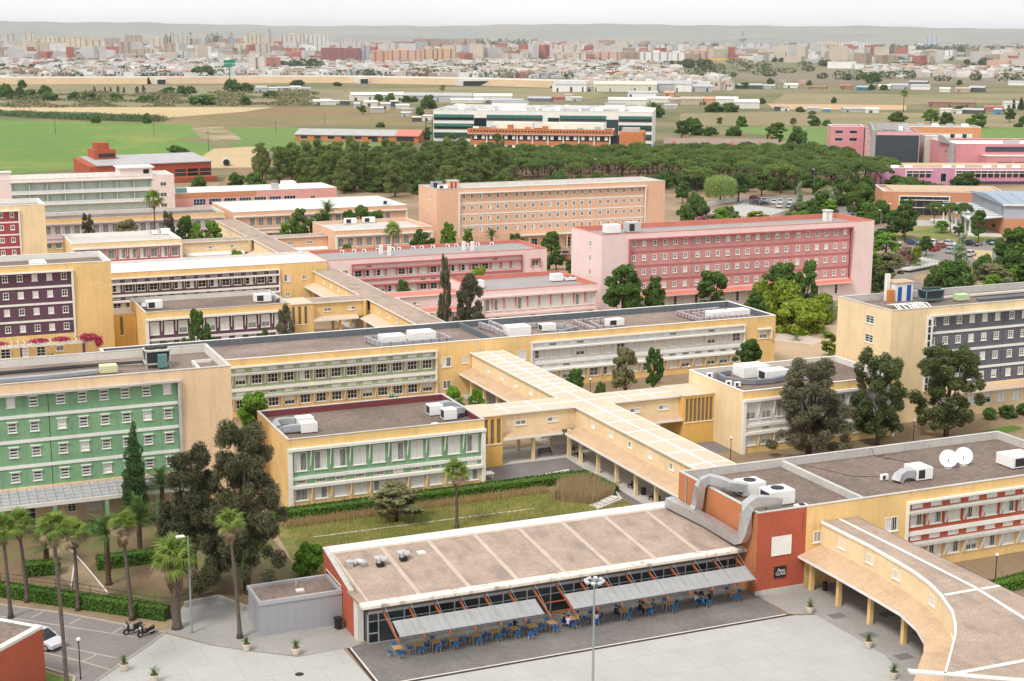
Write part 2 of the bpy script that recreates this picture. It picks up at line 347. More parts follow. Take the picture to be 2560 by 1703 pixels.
# ---- five-storey residence block
TZ = (13.4, 10.63, 7.88, 5.13)
def tall(name, label, x0, x1, y0, y1, mw, mp_, mband, mframe, xs, px0, px1, r, kinds, wkw, grd, joints=(), z1=16., mr=None, mc=None, ml=None, hoodm=None, canopy=None, lwin=(), side=None, cat='building', bandp=.1, wsz=(.88, 1.1), deck=.9, bands=True):
    root = thing(name, label, cat, (x0, y0, 0)); w, h = wsz
    gh = [hole(x, z, ww, hh) for (x, z, ww, hh, k) in grd]
    shell(root, x0, x1, y0, y1, z1, mw, [(px0, px1, 4.5, 14.95)] + gh, [hole(y, z, a, b) for (y, z, a, b) in lwin], deck, mr, mc, ml, .35, side=side, depth=.22)
    yp = y0 + .2
    MB().wall('f', yp, px0, px1, 4.5, 14.95, [hole(x, z, w, h) for x in xs for z in TZ], .2).obj('facade_panel', mp_, root)
    if bands:
        for z in (12.16, 9.42, 6.64): slab(root, 'band', px0, px1, yp - bandp, yp + .05, z, z + .34, mband)
    for x in joints: slab(root, 'joint', x - .03, x + .03, yp - .02, yp + .02, 4.5, 14.9, darkg if mp_ is not rose else rosed)
    slab(root, 'hood', px0 - .35, px1 + .35, y0 - .55, y0 + .22, 14.75, 14.97, hoodm or mframe)
    for a, b in ((px0 - .3, px0), (px1, px1 + .3)): MB().ext([(y0 - .12, 3.9), (y0 - .5, 14.75), (y0 + .22, 14.75), (y0 + .22, 3.9)], 'x', a, b).obj('fin', mframe, root)
    for x in xs:
        for z in TZ: window(root, x, yp, z, w, h, pick(r, kinds), **wkw)
    for (x, z, ww, hh, k) in grd: window(root, x, y0, z, ww, hh, k, nx=2, nz=3)
    for (y, z, a, b) in lwin: window(root, x0, y, z, a, b, 'g', 'l', nx=2, nz=3)
    if canopy: canopy(root)
    return root
# ---- two-storey classroom wing
def low(name, label, x0, x1, y0, y1, mw, mp_, mtr, r, wx0, n=10, kinds='bbblrtg', mr=None, mc=None, ml=None, z1=8.2, grdm=None, nx=2, bars=9, side=None, cler=True, finm=None, upk=None, step=2.3, skip=()):
    root = thing(name, label, 'building', (x0, y0, 0)); xs = [wx0 + step * i for i in range(n)]
    uw, uh, gh_, gz = 1.5, 2.15, 1.35, 1.0; p0, p1 = x0 + .45, x1 - .45; finm = finm or mtr
    shell(root, x0, x1, y0, y1, z1, mw, [(p0, p1, 2.85, 6.84)] + [hole(x, gz, uw, gh_) for x in xs], [], .75, mr, mc, ml, .25, side=side)
    yp = y0 + .1
    hs = [hole(x, 4.42, uw, uh) for x in xs] + ([hole(x, 2.92, 1.25, .44) for x in xs] if cler else [])
    MB().wall('f', yp, p0, p1, 2.85, 6.84, hs, .2).obj('facade_panel', mp_, root)
    for a, b in ((x0 - .02, p0), (p1, x1 + .02)): slab(root, 'pillar', a, b, y0 - .3, y0 + .02, 0, 6.84, mtr)
    slab(root, 'lintel', x0 - .06, x1 + .06, y0 - .42, y0 + .1, 6.84, 7.16, mtr); slab(root, 'band', p0, p1, y0 - .12, yp + .02, 3.44, 3.8, mtr); slab(root, 'sunshade', p0, p1, y0 - .45, y0 + .08, 2.5, 2.84, mtr)
    for x in xs:
        window(root, x, yp, 4.42, uw, uh, pick(r, upk or kinds), nx=nx, nz=1, bars=bars)
        if cler: window(root, x, yp, 2.92, 1.25, .44, pick(r, 'ggb'), name='clerestory_window', nx=1, nz=1, bars=7, sill=False, fr=.05)
        window(root, x, y0, gz, uw, gh_, pick(r, kinds), nx=nx, nz=1, bars=bars)
    mids = [x + step / 2 for x in xs[:-1]]
    fins(root, mids, yp, 4.9, 6.84, finm); fins(root, mids, y0, 1.0, 2.5, finm, .4, .15)
    return root
# ---- long two-storey teaching range; one or two window panels
def long_(name, label, x0, x1, y0, y1, mw, panels, r, extra=(), mr=None, mc=None, ml=None, z1=8.2, deck=.8, cw=.3):
    root = thing(name, label, 'building', (x0, y0, 0)); holes = []
    for p in panels:
        xs = p['xs']; a, b = xs[0] - 1.25, xs[-1] + 1.25; p['ab'] = (a, b); holes.append((a, b, 2.62, 7.0)); holes += [hole(x, 1.1, 1.5, 1.3) for x in xs]
    holes += [hole(x, z, w, h) for (x, z, w, h, k) in extra]
    shell(root, x0, x1, y0, y1, z1, mw, holes, [], deck, mr, mc, ml, cw)
    yp = y0 + .12
    for p in panels:
        xs, (a, b) = p['xs'], p['ab']; mtr, mp_, k, fm = p['trim'], p['panel'], p['kinds'], p.get('fin') or p['trim']
        hs = [hole(x, 4.5, 1.5, 1.35) for x in xs] + [hole(x, 6.36, 1.3, .42) for x in xs] + [hole(x, 3.02, 1.3, .42) for x in xs]
        MB().wall('f', yp, a, b, 2.62, 7.0, hs, .18).obj('facade_panel', mp_, root)
        slab(root, 'lintel', a - .2, b + .2, y0 - .35, y0 + .12, 7.0, 7.22, mtr)
        for u, v in ((a - .2, a), (b, b + .2)): slab(root, 'pillar', u, v, y0 - .33, y0 + .02, 0.0, 7.0, mtr)
        sh = p.get('shade') or mtr
        slab(root, 'sunshade', a, b, y0 - .62, yp + .02, 5.98, 6.22, sh); slab(root, 'sunshade', a, b, y0 - .62, yp - .02, 2.56, 2.84, sh); slab(root, 'band', a, b, y0 - .1, yp + .02, 3.58, 4.0, p.get('band') or mtr)
        for x in xs:
            window(root, x, yp, 4.5, 1.5, 1.35, pick(r, k), nx=p.get('nx', 3), nz=p.get('nz', 2), bars=p.get('bars', 0))
            for z in (6.36, 3.02): window(root, x, yp, z, 1.3, .42, pick(r, p.get('ck', 'gbb')), name='clerestory_window', nx=1, nz=1, bars=6, sill=False, fr=.05)
            window(root, x, y0, 1.1, 1.5, 1.3, pick(r, k), nx=p.get('nx', 3), nz=p.get('nz', 2), bars=p.get('bars', 0))
        mids = [x + (xs[1] - xs[0]) / 2 for x in xs[:-1]]
        fins(root, mids, yp, 4.5, 5.98, fm, .62, .2); fins(root, mids, y0, 1.05, 2.56, fm, .6, .2)
    for (x, z, w, h, k) in extra: window(root, x, y0, z, w, h, k, nx=2, nz=1, bars=6)
    return root
def lin(a, s, n): return [a + s * i for i in range(n)]
# ---------------------------------------------------------------- residence blocks (five storeys)
r = random.Random(3)
def slope_canopy(x0, x1, y0, m, zt=4.3, zb=3.75, pr=1.3, name='canopy', edge=None):
    def f(root):
        MB().ext([(y0 + .02, zt), (y0 - pr, zb), (y0 - pr, zb - .16), (y0 + .02, zt - .2)], 'x', x0, x1).obj(name, m, root)
        if edge: slab(root, 'canopy_edge', x0, x1, y0 - pr - .04, y0 - pr, zb - .18, zb + .02, edge)
    return f
def pergola_c(root):                      # grey slatted pergola of the green block
    x0, x1, y0 = 3.0, 29.6, 161.0
    MB().ext([(y0 + .02, 4.25), (y0 - 3.3, 3.5), (y0 - 3.3, 3.32), (y0 + .02, 4.08)], 'x', x0, x1).obj('pergola_slab', concg, root)
    slab(root, 'pergola_beam', x0, x1, y0 - 3.5, y0 - 3.3, 3.2, 3.62, concl)
    for i in range(29):
        x = x0 + .1 + i * .93; MB().ext([(y0, 4.45), (y0 - 3.4, 3.68), (y0 - 3.4, 3.5), (y0, 4.25)], 'x', x, x + .07).obj('pergola_rib', conc, root)
    for i in range(4): MB().ext([(y0 - .6 - i * .75, 4.19 - i * .17), (y0 - .68 - i * .75, 4.17 - i * .17), (y0 - .68 - i * .75, 4.08 - i * .17), (y0 - .6 - i * .75, 4.1 - i * .17)], 'x', x0, x1).obj('pergola_rail', concg, root)
    for x in (4.2, 9.6, 14.9, 20.3, 25.6): slab(root, 'post', x, x + .4, y0 - 3.48, y0 - 3.1, 0, 3.3, grn)
concg = mat('mossy_grey_slab', (.36, .36, .37), var=.14, scale=.5, spots=.3, spotcol=(.2, .2, .2))
CX = [28.07 - 2.275 * i for i in range(6)] + [13.88 - 2.3 * i for i in range(5)]
tall('residence_block', 'five-storey block with green facade panels and slatted windows', 2, 35.2, 161, 174.2, peach, grn, wht, conc, sorted(CX), 3.2, 29.17, r, 'ssssssb', dict(nx=1, nz=3, fr=.06, hood=True),
     [(6.0, .1, 2.2, 2.3, 'g'), (12.3, .1, 2.3, 2.3, 'g'), (17.2, 1.2, .9, 1.0, 'g'), (19.6, 1.2, 1.8, 1.1, 'b'), (23.5, 1.2, 1.4, 1.0, 'g'), (33.0, 1.3, .1, .1, 'g')][:5], [15.4], mr=grav, mc=conc, ml=concl, hoodm=conc, canopy=pergola_c)
IX = [27.26 - 2.28 * i for i in range(6)] + [13.1 - 2.3 * i for i in range(2)]
def pergola_i(root):
    slab(root, 'pergola_beam', 9, 30.6, 243.9, 244.2, 3.3, 3.75, wht)
    for i in range(22): slab(root, 'pergola_rafter', 9.3 + i, 9.42 + i, 243.7, 247.0, 3.76, 3.94, wht)
    for x in (13.5, 19.5, 29.2): slab(root, 'post', x, x + .3, 243.9, 244.2, 0, 3.3, prp)
tall('residence_block', 'five-storey block with plum purple facade panels and yellow end wall', 8, 34.8, 247.2, 259.6, yel, prp, wht, wht, sorted(IX), 9.2, 28.4, r, 'gggbb', dict(nx=2, nz=2, fr=.09),
     [(11, 1.0, 1.5, 1.6, 'g'), (14.5, 1.0, 1.5, 1.6, 'b'), (17.5, 1.0, 1.5, 1.6, 'g'), (20.4, 1.0, 1.3, 1.6, 'b'), (23, 1.0, 1.4, 1.6, 'g'), (26, 1.6, 1.2, .9, 'g')], [15.4], mr=gravd, mc=wht, ml=wht, canopy=pergola_i)
tall('residence_block', 'five-storey block with crimson facade and plain yellow gable', 14, 34.2, 339, 352.5, yelp, crim, wht, wht, [27.2 - 2.28 * i for i in range(5)][::-1], 16, 28.5, r, 'ggg', dict(nx=2, nz=1, fr=.14),
     [], [], mr=grey_r, mc=wht, ml=wht)
def slit(root):
    slab(root, 'glazed_slit_frame', 131.66, 132.36, 160.7, 161.1, 4.2, 14.7, wht)
    for z in [4.4 + 1.02 * i for i in range(10)]: slab(root, 'slit_pane', 131.8, 132.22, 160.67, 160.705, z, z + .82, glass)
    slope_canopy(132.8, 170, 161, tilep, edge=concl)(root)
HX = lin(132.98, 2.25, 6) + lin(146.8, 2.265, 10)
tall('residence_block', 'five-storey block with dark slate facade and pale yellow side wall', 125.75, 171, 161, 173.3, yelp, slate, wht, wht, HX, 132.5, 169, r, 'ggtgb', dict(nx=2, nz=3, fr=.1, hood=False),
     [(x, 1.5, 1.5, 1.9, 'b' if i % 3 else 't') for i, x in enumerate(lin(135.0, 2.7, 12))], [145.45, 168.2], mr=gravd, mc=conc, ml=conc, hoodm=concl, canopy=slit, lwin=((165.75, 13.45, 1.9, 1.15), (165.75, 10.75, 1.9, 1.15), (165.75, 8.0, 1.9, 1.15)), side=yelp)
MX = lin(131.8, 2.265, 6) + lin(145.8, 2.265, 10) + lin(168.9, 2.25, 6)
tall('residence_block', 'five-storey rose pink block with pale pink end walls and red canopy', 124.9, 187.1, 246.8, 260, pkp, rose, rosed, rosed, MX, 130.9, 181.4, r, 'gtggb', dict(nx=2, nz=2, fr=.13),
     [(x, 1.4, 1.5, 2.0, 'b' if i % 2 else 'r') for i, x in enumerate(lin(132.0, 2.34, 21))], [144.5, 167.5], mr=grey_r, mc=redp, ml=redp, hoodm=rosed, canopy=slope_canopy(130.4, 181.9, 246.8, redp, 4.3, 3.8, 1.2, edge=pkp), lwin=tuple((251.7, z, 1.0, 1.15) for z in (13.2, 10.45, 7.75, 5.0)), bandp=.04)
def loggia(root):
    for x in lin(150, 5.2, 7): slab(root, 'post', x, x + .35, 336.9, 337.2, 0, 3.6, salm)
    slab(root, 'loggia_slab', 148, 186, 336.7, 338.1, 3.6, 3.9, concl)
tall('residence_block', 'five-storey salmon orange block with white banding lines', 125.8, 189.2, 338, 351, salm, salm, wht, wht, lin(132.96, 2.275, 6) + lin(147.16, 2.275, 10) + lin(170.51, 2.26, 6), 131.8, 183.2, r, 'gggggr', dict(nx=2, nz=1, fr=.15, sill=False),
     [(x, .2, 1.7, 2.6, 'g') for x in lin(152, 3.1, 10)], [], mr=wash_r, mc=wash_r, ml=concl, canopy=loggia, lwin=tuple((343.3, z, 1.0, 1.15) for z in (13.1, 10.4, 7.6)), bandp=.06, wsz=(.95, 1.25))
# ---------------------------------------------------------------- classroom wings
low('classroom_wing', 'two-storey wing with bright green window band and maroon parapet lining', 40.1, 63.8, 155.8, 169.8, yel, grn, wht, r, 41.56, 10, 'bbbllrg', gravd, conc, maroon_l)
low('classroom_wing', 'two-storey wing with grey-white window band and curved rooftop ducts', 99.4, 123.2, 156.1, 169.8, yel, whg, wht, r, 100.75, 10, 'tbgtr', gravd, wht, concl, side=yelp)
low('classroom_wing', 'two-storey wing with plum window band and worn white parapet', 38.9, 63.0, 240.5, 255.2, yel, prp, wht, r, 40.33, 10, 'bbbtt', gravd, conc, concl)
low('classroom_wing', 'two-storey pale pink wing with red-trimmed windows', 97.4, 120.4, 239.6, 255.8, pkp, pkp, pkp, r, 98.4, 10, 'brrlb', grey_r, redp, redp, finm=rosed)
low('classroom_wing', 'two-storey wing with maroon pink window band and stained white roof', 38.4, 62.0, 329.4, 346.2, yelp, maro, wht, r, 39.73, 10, 'ggglg', wash_r, wht, wht)
low('classroom_wing', 'two-storey salmon wing with dark windows beside the salmon block', 97.4, 121.4, 329.2, 348.5, salm, salm, wht, r, 98.73, 10, 'gggg', wash_r, concl, salm, finm=salm)
low('classroom_wing', 'long yellow range with pale mauve wall and tall white-framed windows', 30, 82, 376.3, 391, yel, mauve, mauve, r, 33.8, 20, 'gggg', gravd, concl, concl, cler=False, finm=mauve)
low('classroom_wing', 'long salmon range with white window frames behind the shrubs', 84.2, 131.2, 375.4, 401, salm, salm, wht, r, 89.0, 17, 'gggg', white_r, wht, wht, cler=False, finm=salm)
# ---------------------------------------------------------------- long teaching ranges
tw = lambda xs, panel, trim, kinds, **k: dict(xs=xs, panel=panel, trim=trim, kinds=kinds, **k)
E_ = long_('teaching_range', 'long central range, sage green windows on one half and white on the other', 28, 132.8, 199.6, 214.3, yel,
     [tw(lin(40.31, 2.31, 15), sage, wht, 'ggglt', shade=conc), tw(lin(90.7, 2.32, 16), whg, wht, 'bbgrtb', bars=4, nx=2)], r,
     [(75.65, 4.5, 1.5, 1.5, 'l'), (75.7, 1.2, 1.3, 1.3, 'g'), (78.6, 4.85, .95, 1.1, 'b'), (87.74, 4.6, 1.55, 1.5, 'b'), (130.5, 4.6, 1.5, 1.4, 't')], grav, wht, conk, deck=.95)
slab(E_, 'roof_divider', 83.2, 83.55, 199.9, 214.0, 7.25, 8.15, conk)
MB().box(129.4, 199.1, 6.1, 132.0, 199.6, 6.3).box(131.75, 199.1, 4.5, 131.95, 199.6, 6.1).obj('window_surround', wht, E_)
long_('teaching_range', 'long range with plum window strips and bright white roof', 30, 82.4, 284.6, 299.6, yel, [tw(lin(40.87, 2.33, 14), prp, wht, 'grgrg', ck='g', nx=2, nz=2)], r,
     [(74.1, 4.55, 1.3, 1.5, 'r'), (77.6, 4.75, .9, 1.0, 'g'), (74.1, 1.6, .9, .8, 'g')], white_r, pkp, concl, deck=.45)
L_ = long_('teaching_range', 'long pale pink range with red window trim and roof vents', 82.4, 131.1, 285, 299.8, pkp, [tw(lin(89.04, 2.323, 16), pkp, rosed, 'grbbt', ck='bbbg', fin=rosed, bars=0, nx=2)], r,
     [(86.15, 4.6, 1.3, 1.5, 'g'), (128.4, 4.55, 1.6, 1.35, 'g')], grey_r, redp, redp, deck=.6)
MB().box(127.35, 284.55, 6.1, 129.5, 285.0, 6.25).box(127.35, 284.55, 4.4, 127.5, 285, 6.1).box(129.35, 284.55, 4.4, 129.5, 285, 6.1).obj('window_surround', rosed, L_)
B_ = long_('teaching_range', 'near yellow range with brick red window strips, brick corner and rooftop dishes', 74.3, 116, 113.3, 128.3, yel, [tw(lin(93.0, 2.345, 9), brickr, wht, 'lrbtbl', ck='bbbb', shade=conc, bars=6, nx=2, nz=1)], r,
     [(89.85, 4.4, 1.55, 1.5, 'l'), (81.1, 4.45, .9, 1.15, 'g')], gravd, conc, conc)
slab(B_, 'roof_divider', 86.55, 86.95, 113.6, 128.0, 7.38, 8.1, conc)
MB().box(74.25, 113.27, 0, 79.75, 113.3, 8.18).obj('brick_cladding', brickr, B_)
MB().box(74.27, 113.3, 0, 74.3, 128.28, 8.18).obj('brick_cladding', bricko, B_)
slab(B_, 'plinth', 74.22, 79.78, 113.2, 113.27, 0, .45, conc)
slab(B_, 'board', 75.95, 78.0, 113.2, 113.27, 3.85, 5.6, wht)
MB().box(75.85, 113.18, 3.76, 78.1, 113.2, 3.85).box(75.85, 113.18, 5.6, 78.1, 113.2, 5.69).box(75.85, 113.18, 3.85, 75.95, 113.2, 5.6).box(78.0, 113.18, 3.85, 78.1, 113.2, 5.6).box(76.95, 113.18, 3.85, 77.0, 113.2, 5.6).obj('board_frame', frame, B_)
slab(B_, 'rain_pipe', 75.0, 75.12, 113.1, 113.2, 0, .01, steel); MB().tube([(74.2, 126.6, 8.1), (74.2, 126.6, 5.2)], .07).obj('rain_pipe', ductg, B_)
MB().tube([(79.35, 113.22, 7.7), (79.35, 113.22, 5.6)], .03, 6).obj('rain_pipe', rust, B_)
sg = thing('wall_sign', 'small square black sign with white script on the red brick corner', 'sign', (76.95, 113.2, 1.5))
slab(sg, 'board', 76.3, 77.6, 113.16, 113.27, 1.5, 2.62, blk)
def text(par, s, loc, size, m, rx=math.pi / 2, rz=0., shear=0., ex=.008, name='lettering'):
    cu = bpy.data.curves.new(name, 'FONT'); cu.body = s; cu.size = size; cu.align_x = 'CENTER'; cu.extrude = ex; cu.shear = shear
    t = bpy.data.objects.new(name, cu); COL.objects.link(t); dg = bpy.context.evaluated_depsgraph_get(); me = bpy.data.meshes.new_from_object(t.evaluated_get(dg)); bpy.data.objects.remove(t)
    me.materials.clear(); me.materials.append(m); o = link(name, me, par, rel(par, loc)); o.rotation_euler = (rx, 0, rz); return o
text(sg, 'Paso', (77.0, 113.15, 2.1), .46, wht, shear=.3); text(sg, 'CLASE', (76.98, 113.15, 1.76), .4, wht)
# ---------------------------------------------------------------- covered walkways
def walkway_ns(label, y0, y1, mtile, mwall, mcan, cols, win, seg=None, cany=None, mtrim=None):
    """upper gallery on posts with a lean-to canopy each side, running north-south"""
    t = thing('covered_walkway', label, 'walkway', (81.9, y0, 0)); mtrim = mtrim or wht
    wz = [(y, 4.75, .95, .8) for y in win]
    b = MB().wall('l', 79.65, y0, y1, 3.55, 6.38, [hole(*w) for w in wz], .15); b.face([(84.15, y0, 3.55), (84.15, y1, 3.55), (84.15, y1, 6.38), (84.15, y0, 6.38)]); b.face([(79.65, y0, 3.56), (79.65, y1, 3.56), (84.15, y1, 3.56), (84.15, y0, 3.56)]); b.obj('gallery_wall', mwall, t)
    for y, z, w, h in wz: window(t, 79.65, y, z, w, h, r.choice('bbr'), 'l', nx=2, nz=1, sill=True)
    MB().ext([(79.38, 6.42), (81.9, 6.5), (84.42, 6.42), (84.42, 6.38), (79.38, 6.38)], 'y', y0, y1).obj('roof', mtile, t)
    for xa in (79.3, 84.42): slab(t, 'eave', xa, xa + .09, y0, y1, 6.3, 6.5, mtrim)
    if seg:
        MB().ext([(81.72, 6.5), (81.9, 6.53), (82.08, 6.5)], 'y', y0, y1).obj('roof_strip', wht, t)
        for y in seg: MB().ext([(79.4, 6.43), (81.72, 6.51), (81.72, 6.49), (79.4, 6.41)], 'y', y, y + .28).obj('roof_strip', wht, t); MB().ext([(82.08, 6.51), (84.4, 6.43), (84.4, 6.41), (82.08, 6.49)], 'y', y, y + .28).obj('roof_strip', wht, t)
    ca, cb = cany or (y0, y1)
    for s in (-1, 1):
        P = lambda u: 81.9 + s * u
        pr = [(P(2.22), 4.15), (P(4.3), 3.4), (P(4.3), 3.24), (P(2.22), 3.95)]
        MB().ext(pr if s < 0 else pr[::-1], 'y', ca, cb).obj('canopy', mcan, t)
        x = P(4.3); slab(t, 'canopy_edge', min(x, x + s * .08), max(x, x + s * .08), ca, cb, 3.2, 3.46, mtrim)
        for y in cols: slab(t, 'post', P(3.3) - .2, P(3.3) + .2, y - .2, y + .2, .05, 3.5, mwall)
    MB().box(77.9, y0, 0, 85.9, y1, .1).obj('floor', conc, t)
    return t
def walkway_ew(label, x0, x1, yc, mtile, mwall, mcan, cols, win, seg=None, cany=None, mtrim=None, gnd=None):
    t = thing('covered_walkway', label, 'walkway', (x0, yc, 0)); mtrim = mtrim or wht; a, b_ = yc - 2.25, yc + 2.25
    wz = [(x, 4.75, 1.5, .62) for x in win]
    b = MB().wall('f', a, x0, x1, 3.55, 6.38, [hole(*w) for w in wz], .15); b.face([(x1, b_, 3.55), (x0, b_, 3.55), (x0, b_, 6.38), (x1, b_, 6.38)]).face([(x0, a, 3.56), (x1, a, 3.56), (x1, b_, 3.56), (x0, b_, 3.56)]); b.obj('gallery_wall', mwall, t)
    for x, z, w, h in wz: window(t, x, a, z, w, h, r.choice('lrg'), nx=2, nz=1, bars=8)
    MB().ext([(a - .27, 6.425), (yc, 6.505), (b_ + .27, 6.425), (b_ + .27, 6.385), (a - .27, 6.385)], 'x', x0, x1).obj('roof', mtile, t)
    for ya in (a - .36, b_ + .27): slab(t, 'eave', x0, x1, ya, ya + .09, 6.3, 6.5, mtrim)
    if seg:
        MB().ext([(yc - .18, 6.505), (yc, 6.54), (yc + .18, 6.505)], 'x', x0, x1).obj('roof_strip', wht, t)
        for x in seg: MB().ext([(a - .25, 6.435), (yc, 6.525), (b_ + .25, 6.435), (b_ + .25, 6.415), (yc, 6.5), (a - .25, 6.415)], 'x', x, x + .28).obj('roof_strip', wht, t)
    for s in (-1, 1):
        ca, cb = cany or (x0, x1); P = lambda u: yc + s * u
        pr = [(P(2.27), 3.95), (P(3.25), 3.42), (P(3.25), 3.26), (P(2.27), 3.75)]
        MB().ext(pr, 'x', ca, cb).obj('canopy', mcan, t); y = P(3.25); slab(t, 'canopy_edge', ca, cb, min(y, y + s * .08), max(y, y + s * .08), 3.22, 3.48, mtrim)
        for x in cols: slab(t, 'post', x - .2, x + .2, P(2.3) - .2, P(2.3) + .2, .05, 3.55, mwall)
    MB().box(x0, a - .8, 0, x1, b_ + .8, .09).obj('floor', conc, t)
    return t
walkway_ns('cream tiled walkway between the near range and the walkway crossing', 128.4, 163.95, tilec, yelp, tilep, lin(131.0, 4.87, 7), lin(134.3, 4.95, 6), lin(130.2, 4.9, 7), (128.4, 162.7))
walkway_ns('cream tiled walkway from the crossing to the sage and white range', 168.45, 199.5, tilec, yelp, tilep, lin(172.5, 4.87, 6), lin(173, 4.95, 5), lin(171.2, 2.45, 12), (169.7, 199.5))
t = thing('walkway_crossing', 'flat cream tiled roof where four covered walkways meet', 'walkway', (81.9, 166.2, 0))
MB().box(79.38, 163.6, 6.38, 84.42, 168.8, 6.45).obj('roof', tilec, t)
MB().box(81.72, 163.6, 6.45, 82.08, 168.8, 6.48).box(79.4, 166.02, 6.454, 81.72, 166.38, 6.484).box(82.08, 166.02, 6.454, 84.4, 166.38, 6.484).obj('roof_strip', wht, t)
MB().box(78.6, 163.3, 0, 85.2, 169.1, .095).obj('floor', conc, t)
for x in (78.5, 85.3):
    for y in (163.4, 169.0): slab(t, 'post', x - .22, x + .22, y - .22, y + .22, .05, 3.6, yelp)
walkway_ew('cream tiled walkway linking the green wing to the crossing', 69.2, 79.66, 166.2, tilec, yelp, tilep, (73.7,), (72.0, 76.4), (70.4, 74.6), (69.2, 77.4))
walkway_ew('cream tiled walkway linking the grey-white wing to the crossing', 84.14, 94.7, 166.2, tilec, yelp, tilep, (90.0,), (88.1, 92.3), (87.4, 91.0), (86.4, 94.7))
def vents(label, x0, x1, y0, y1, xs, m=ochre):
    t = thing('stair_block', label, 'building', (x0, y0, 0))
    hs = [(x, x + .5, 2.95, 6.1) for x in xs]
    b = MB().wall('f', y0, x0, x1, 0, 6.45, hs, .25); b.wall('l', x0, y0, y1, 0, 6.45); b.face([(x1, y0, 0), (x1, y1, 0), (x1, y1, 6.45), (x1, y0, 6.45)]).face([(x1, y1, 0), (x0, y1, 0), (x0, y1, 6.45), (x1, y1, 6.45)]); b.obj('wall', m, t)
    MB().box(x0 - .1, y0 - .12, 6.45, x1, y1 + .1, 6.56).obj('roof', tilec, t)
    slab(t, 'vent_sill', xs[0] - .12, xs[-1] + .62, y0 - .08, y0, 2.82, 2.93, wht)
    k = 'lattice'
    if k not in WC:
        q = MB().face([(0, .2, 0), (.5, .2, 0), (.5, .2, 3.15), (0, .2, 3.15)], 1)
        for i in range(3): q.box(.08 + i * .15, .1, 0, .13 + i * .15, .19, 3.15)
        for i in range(16): q.box(0, .12, i * .2, .5, .195, i * .2 + .06)
        WC[k] = q.mesh('lattice_vent', [mat('clay_lattice', (.34, .25, .15), var=.1), darkg])
    for x in xs: link('lattice_vent', WC[k], t, rel(t, (x, y0, 2.95)))
    return t
vents('ochre stair block with three lattice vents beside the green wing', 63.86, 69.15, 163.0, 169.0, (66.7, 67.55, 68.4))
vents('ochre stair block with seven lattice vents beside the grey-white wing', 94.72, 99.36, 163.0, 169.0, lin(95.1, .6, 7))
walkway_ns('tiled walkway from the sage and white range to the plum row', 214.4, 248.5, tile, yel, tilec, lin(217, 4.9, 6), lin(219, 4.9, 6), None, (214.4, 247.5))
walkway_ns('tiled walkway up to the white-roofed range', 253.8, 284.5, tile, yel, tilec, lin(257, 4.9, 6), lin(258, 4.9, 5), None, (254.8, 284.5))
t = thing('walkway_crossing', 'stained tiled roof where the plum and pink walkways meet', 'walkway', (81.9, 251.2, 0)); MB().box(79.38, 248.5, 6.38, 84.42, 253.8, 6.45).obj('roof', tile, t); MB().box(79.0, 248.5, 0, 85, 253.8, .095).obj('floor', conc, t)
for x in (78.7, 85.1):
    for y in (248.6, 253.7): slab(t, 'post', x - .2, x + .2, y - .2, y + .2, .05, 6.38, yel)
walkway_ew('yellow walkway between the plum wing and the crossing', 69.2, 79.38, 251.2, tile, yel, tilec, (74.2,), (72.0, 76.4), None, (69.2, 77.4))
walkway_ew('pink walkway with red canopy linking the pink wing', 84.42, 97.4, 251.2, redp, pkp, redp, (87, 91.5, 96), (88.6, 93.2), None, (86.4, 97.4))
vents('ochre stair block with lattice vents beside the plum wing', 63.06, 69.15, 248, 254.5, (64.2, 65.3, 66.4, 67.5), yel)
vents('ochre link block between the purple block and the plum wing', 34.86, 38.84, 250, 256, (36.2,), ochre)
walkway_ns('stained walkway behind the white-roofed range', 299.9, 335.5, tile, yelp, tilec, lin(303, 4.9, 6), lin(304, 4.9, 6), None, (299.9, 334))
walkway_ns('stained walkway towards the mauve range', 340.6, 376.2, tile, yelp, tilec, lin(344, 4.9, 6), lin(346, 4.9, 5), None, (341.6, 376.2))
t = thing('walkway_crossing', 'grey tiled roof where the yellow and salmon walkways meet', 'walkway', (81.9, 338, 0)); MB().box(79.38, 335.5, 6.38, 84.42, 340.6, 6.45).obj('roof', tile, t); MB().box(79.0, 335.5, 0, 85, 340.6, .095).obj('floor', conc, t)
for x in (78.7, 85.1):
    for y in (335.6, 340.5): slab(t, 'post', x - .2, x + .2, y - .2, y + .2, .05, 6.38, yelp)
walkway_ew('yellow walkway between the maroon wing and the crossing', 62.1, 79.38, 338, tile, yelp, wht, (66, 70, 74), (70.0, 75.0), None, (64, 77.4))
walkway_ew('salmon walkway with white canopy linking the salmon wing', 84.42, 97.3, 338, tile, salm, wht, (88, 92), (88.5, 93.0), None, (86.4, 97.3))
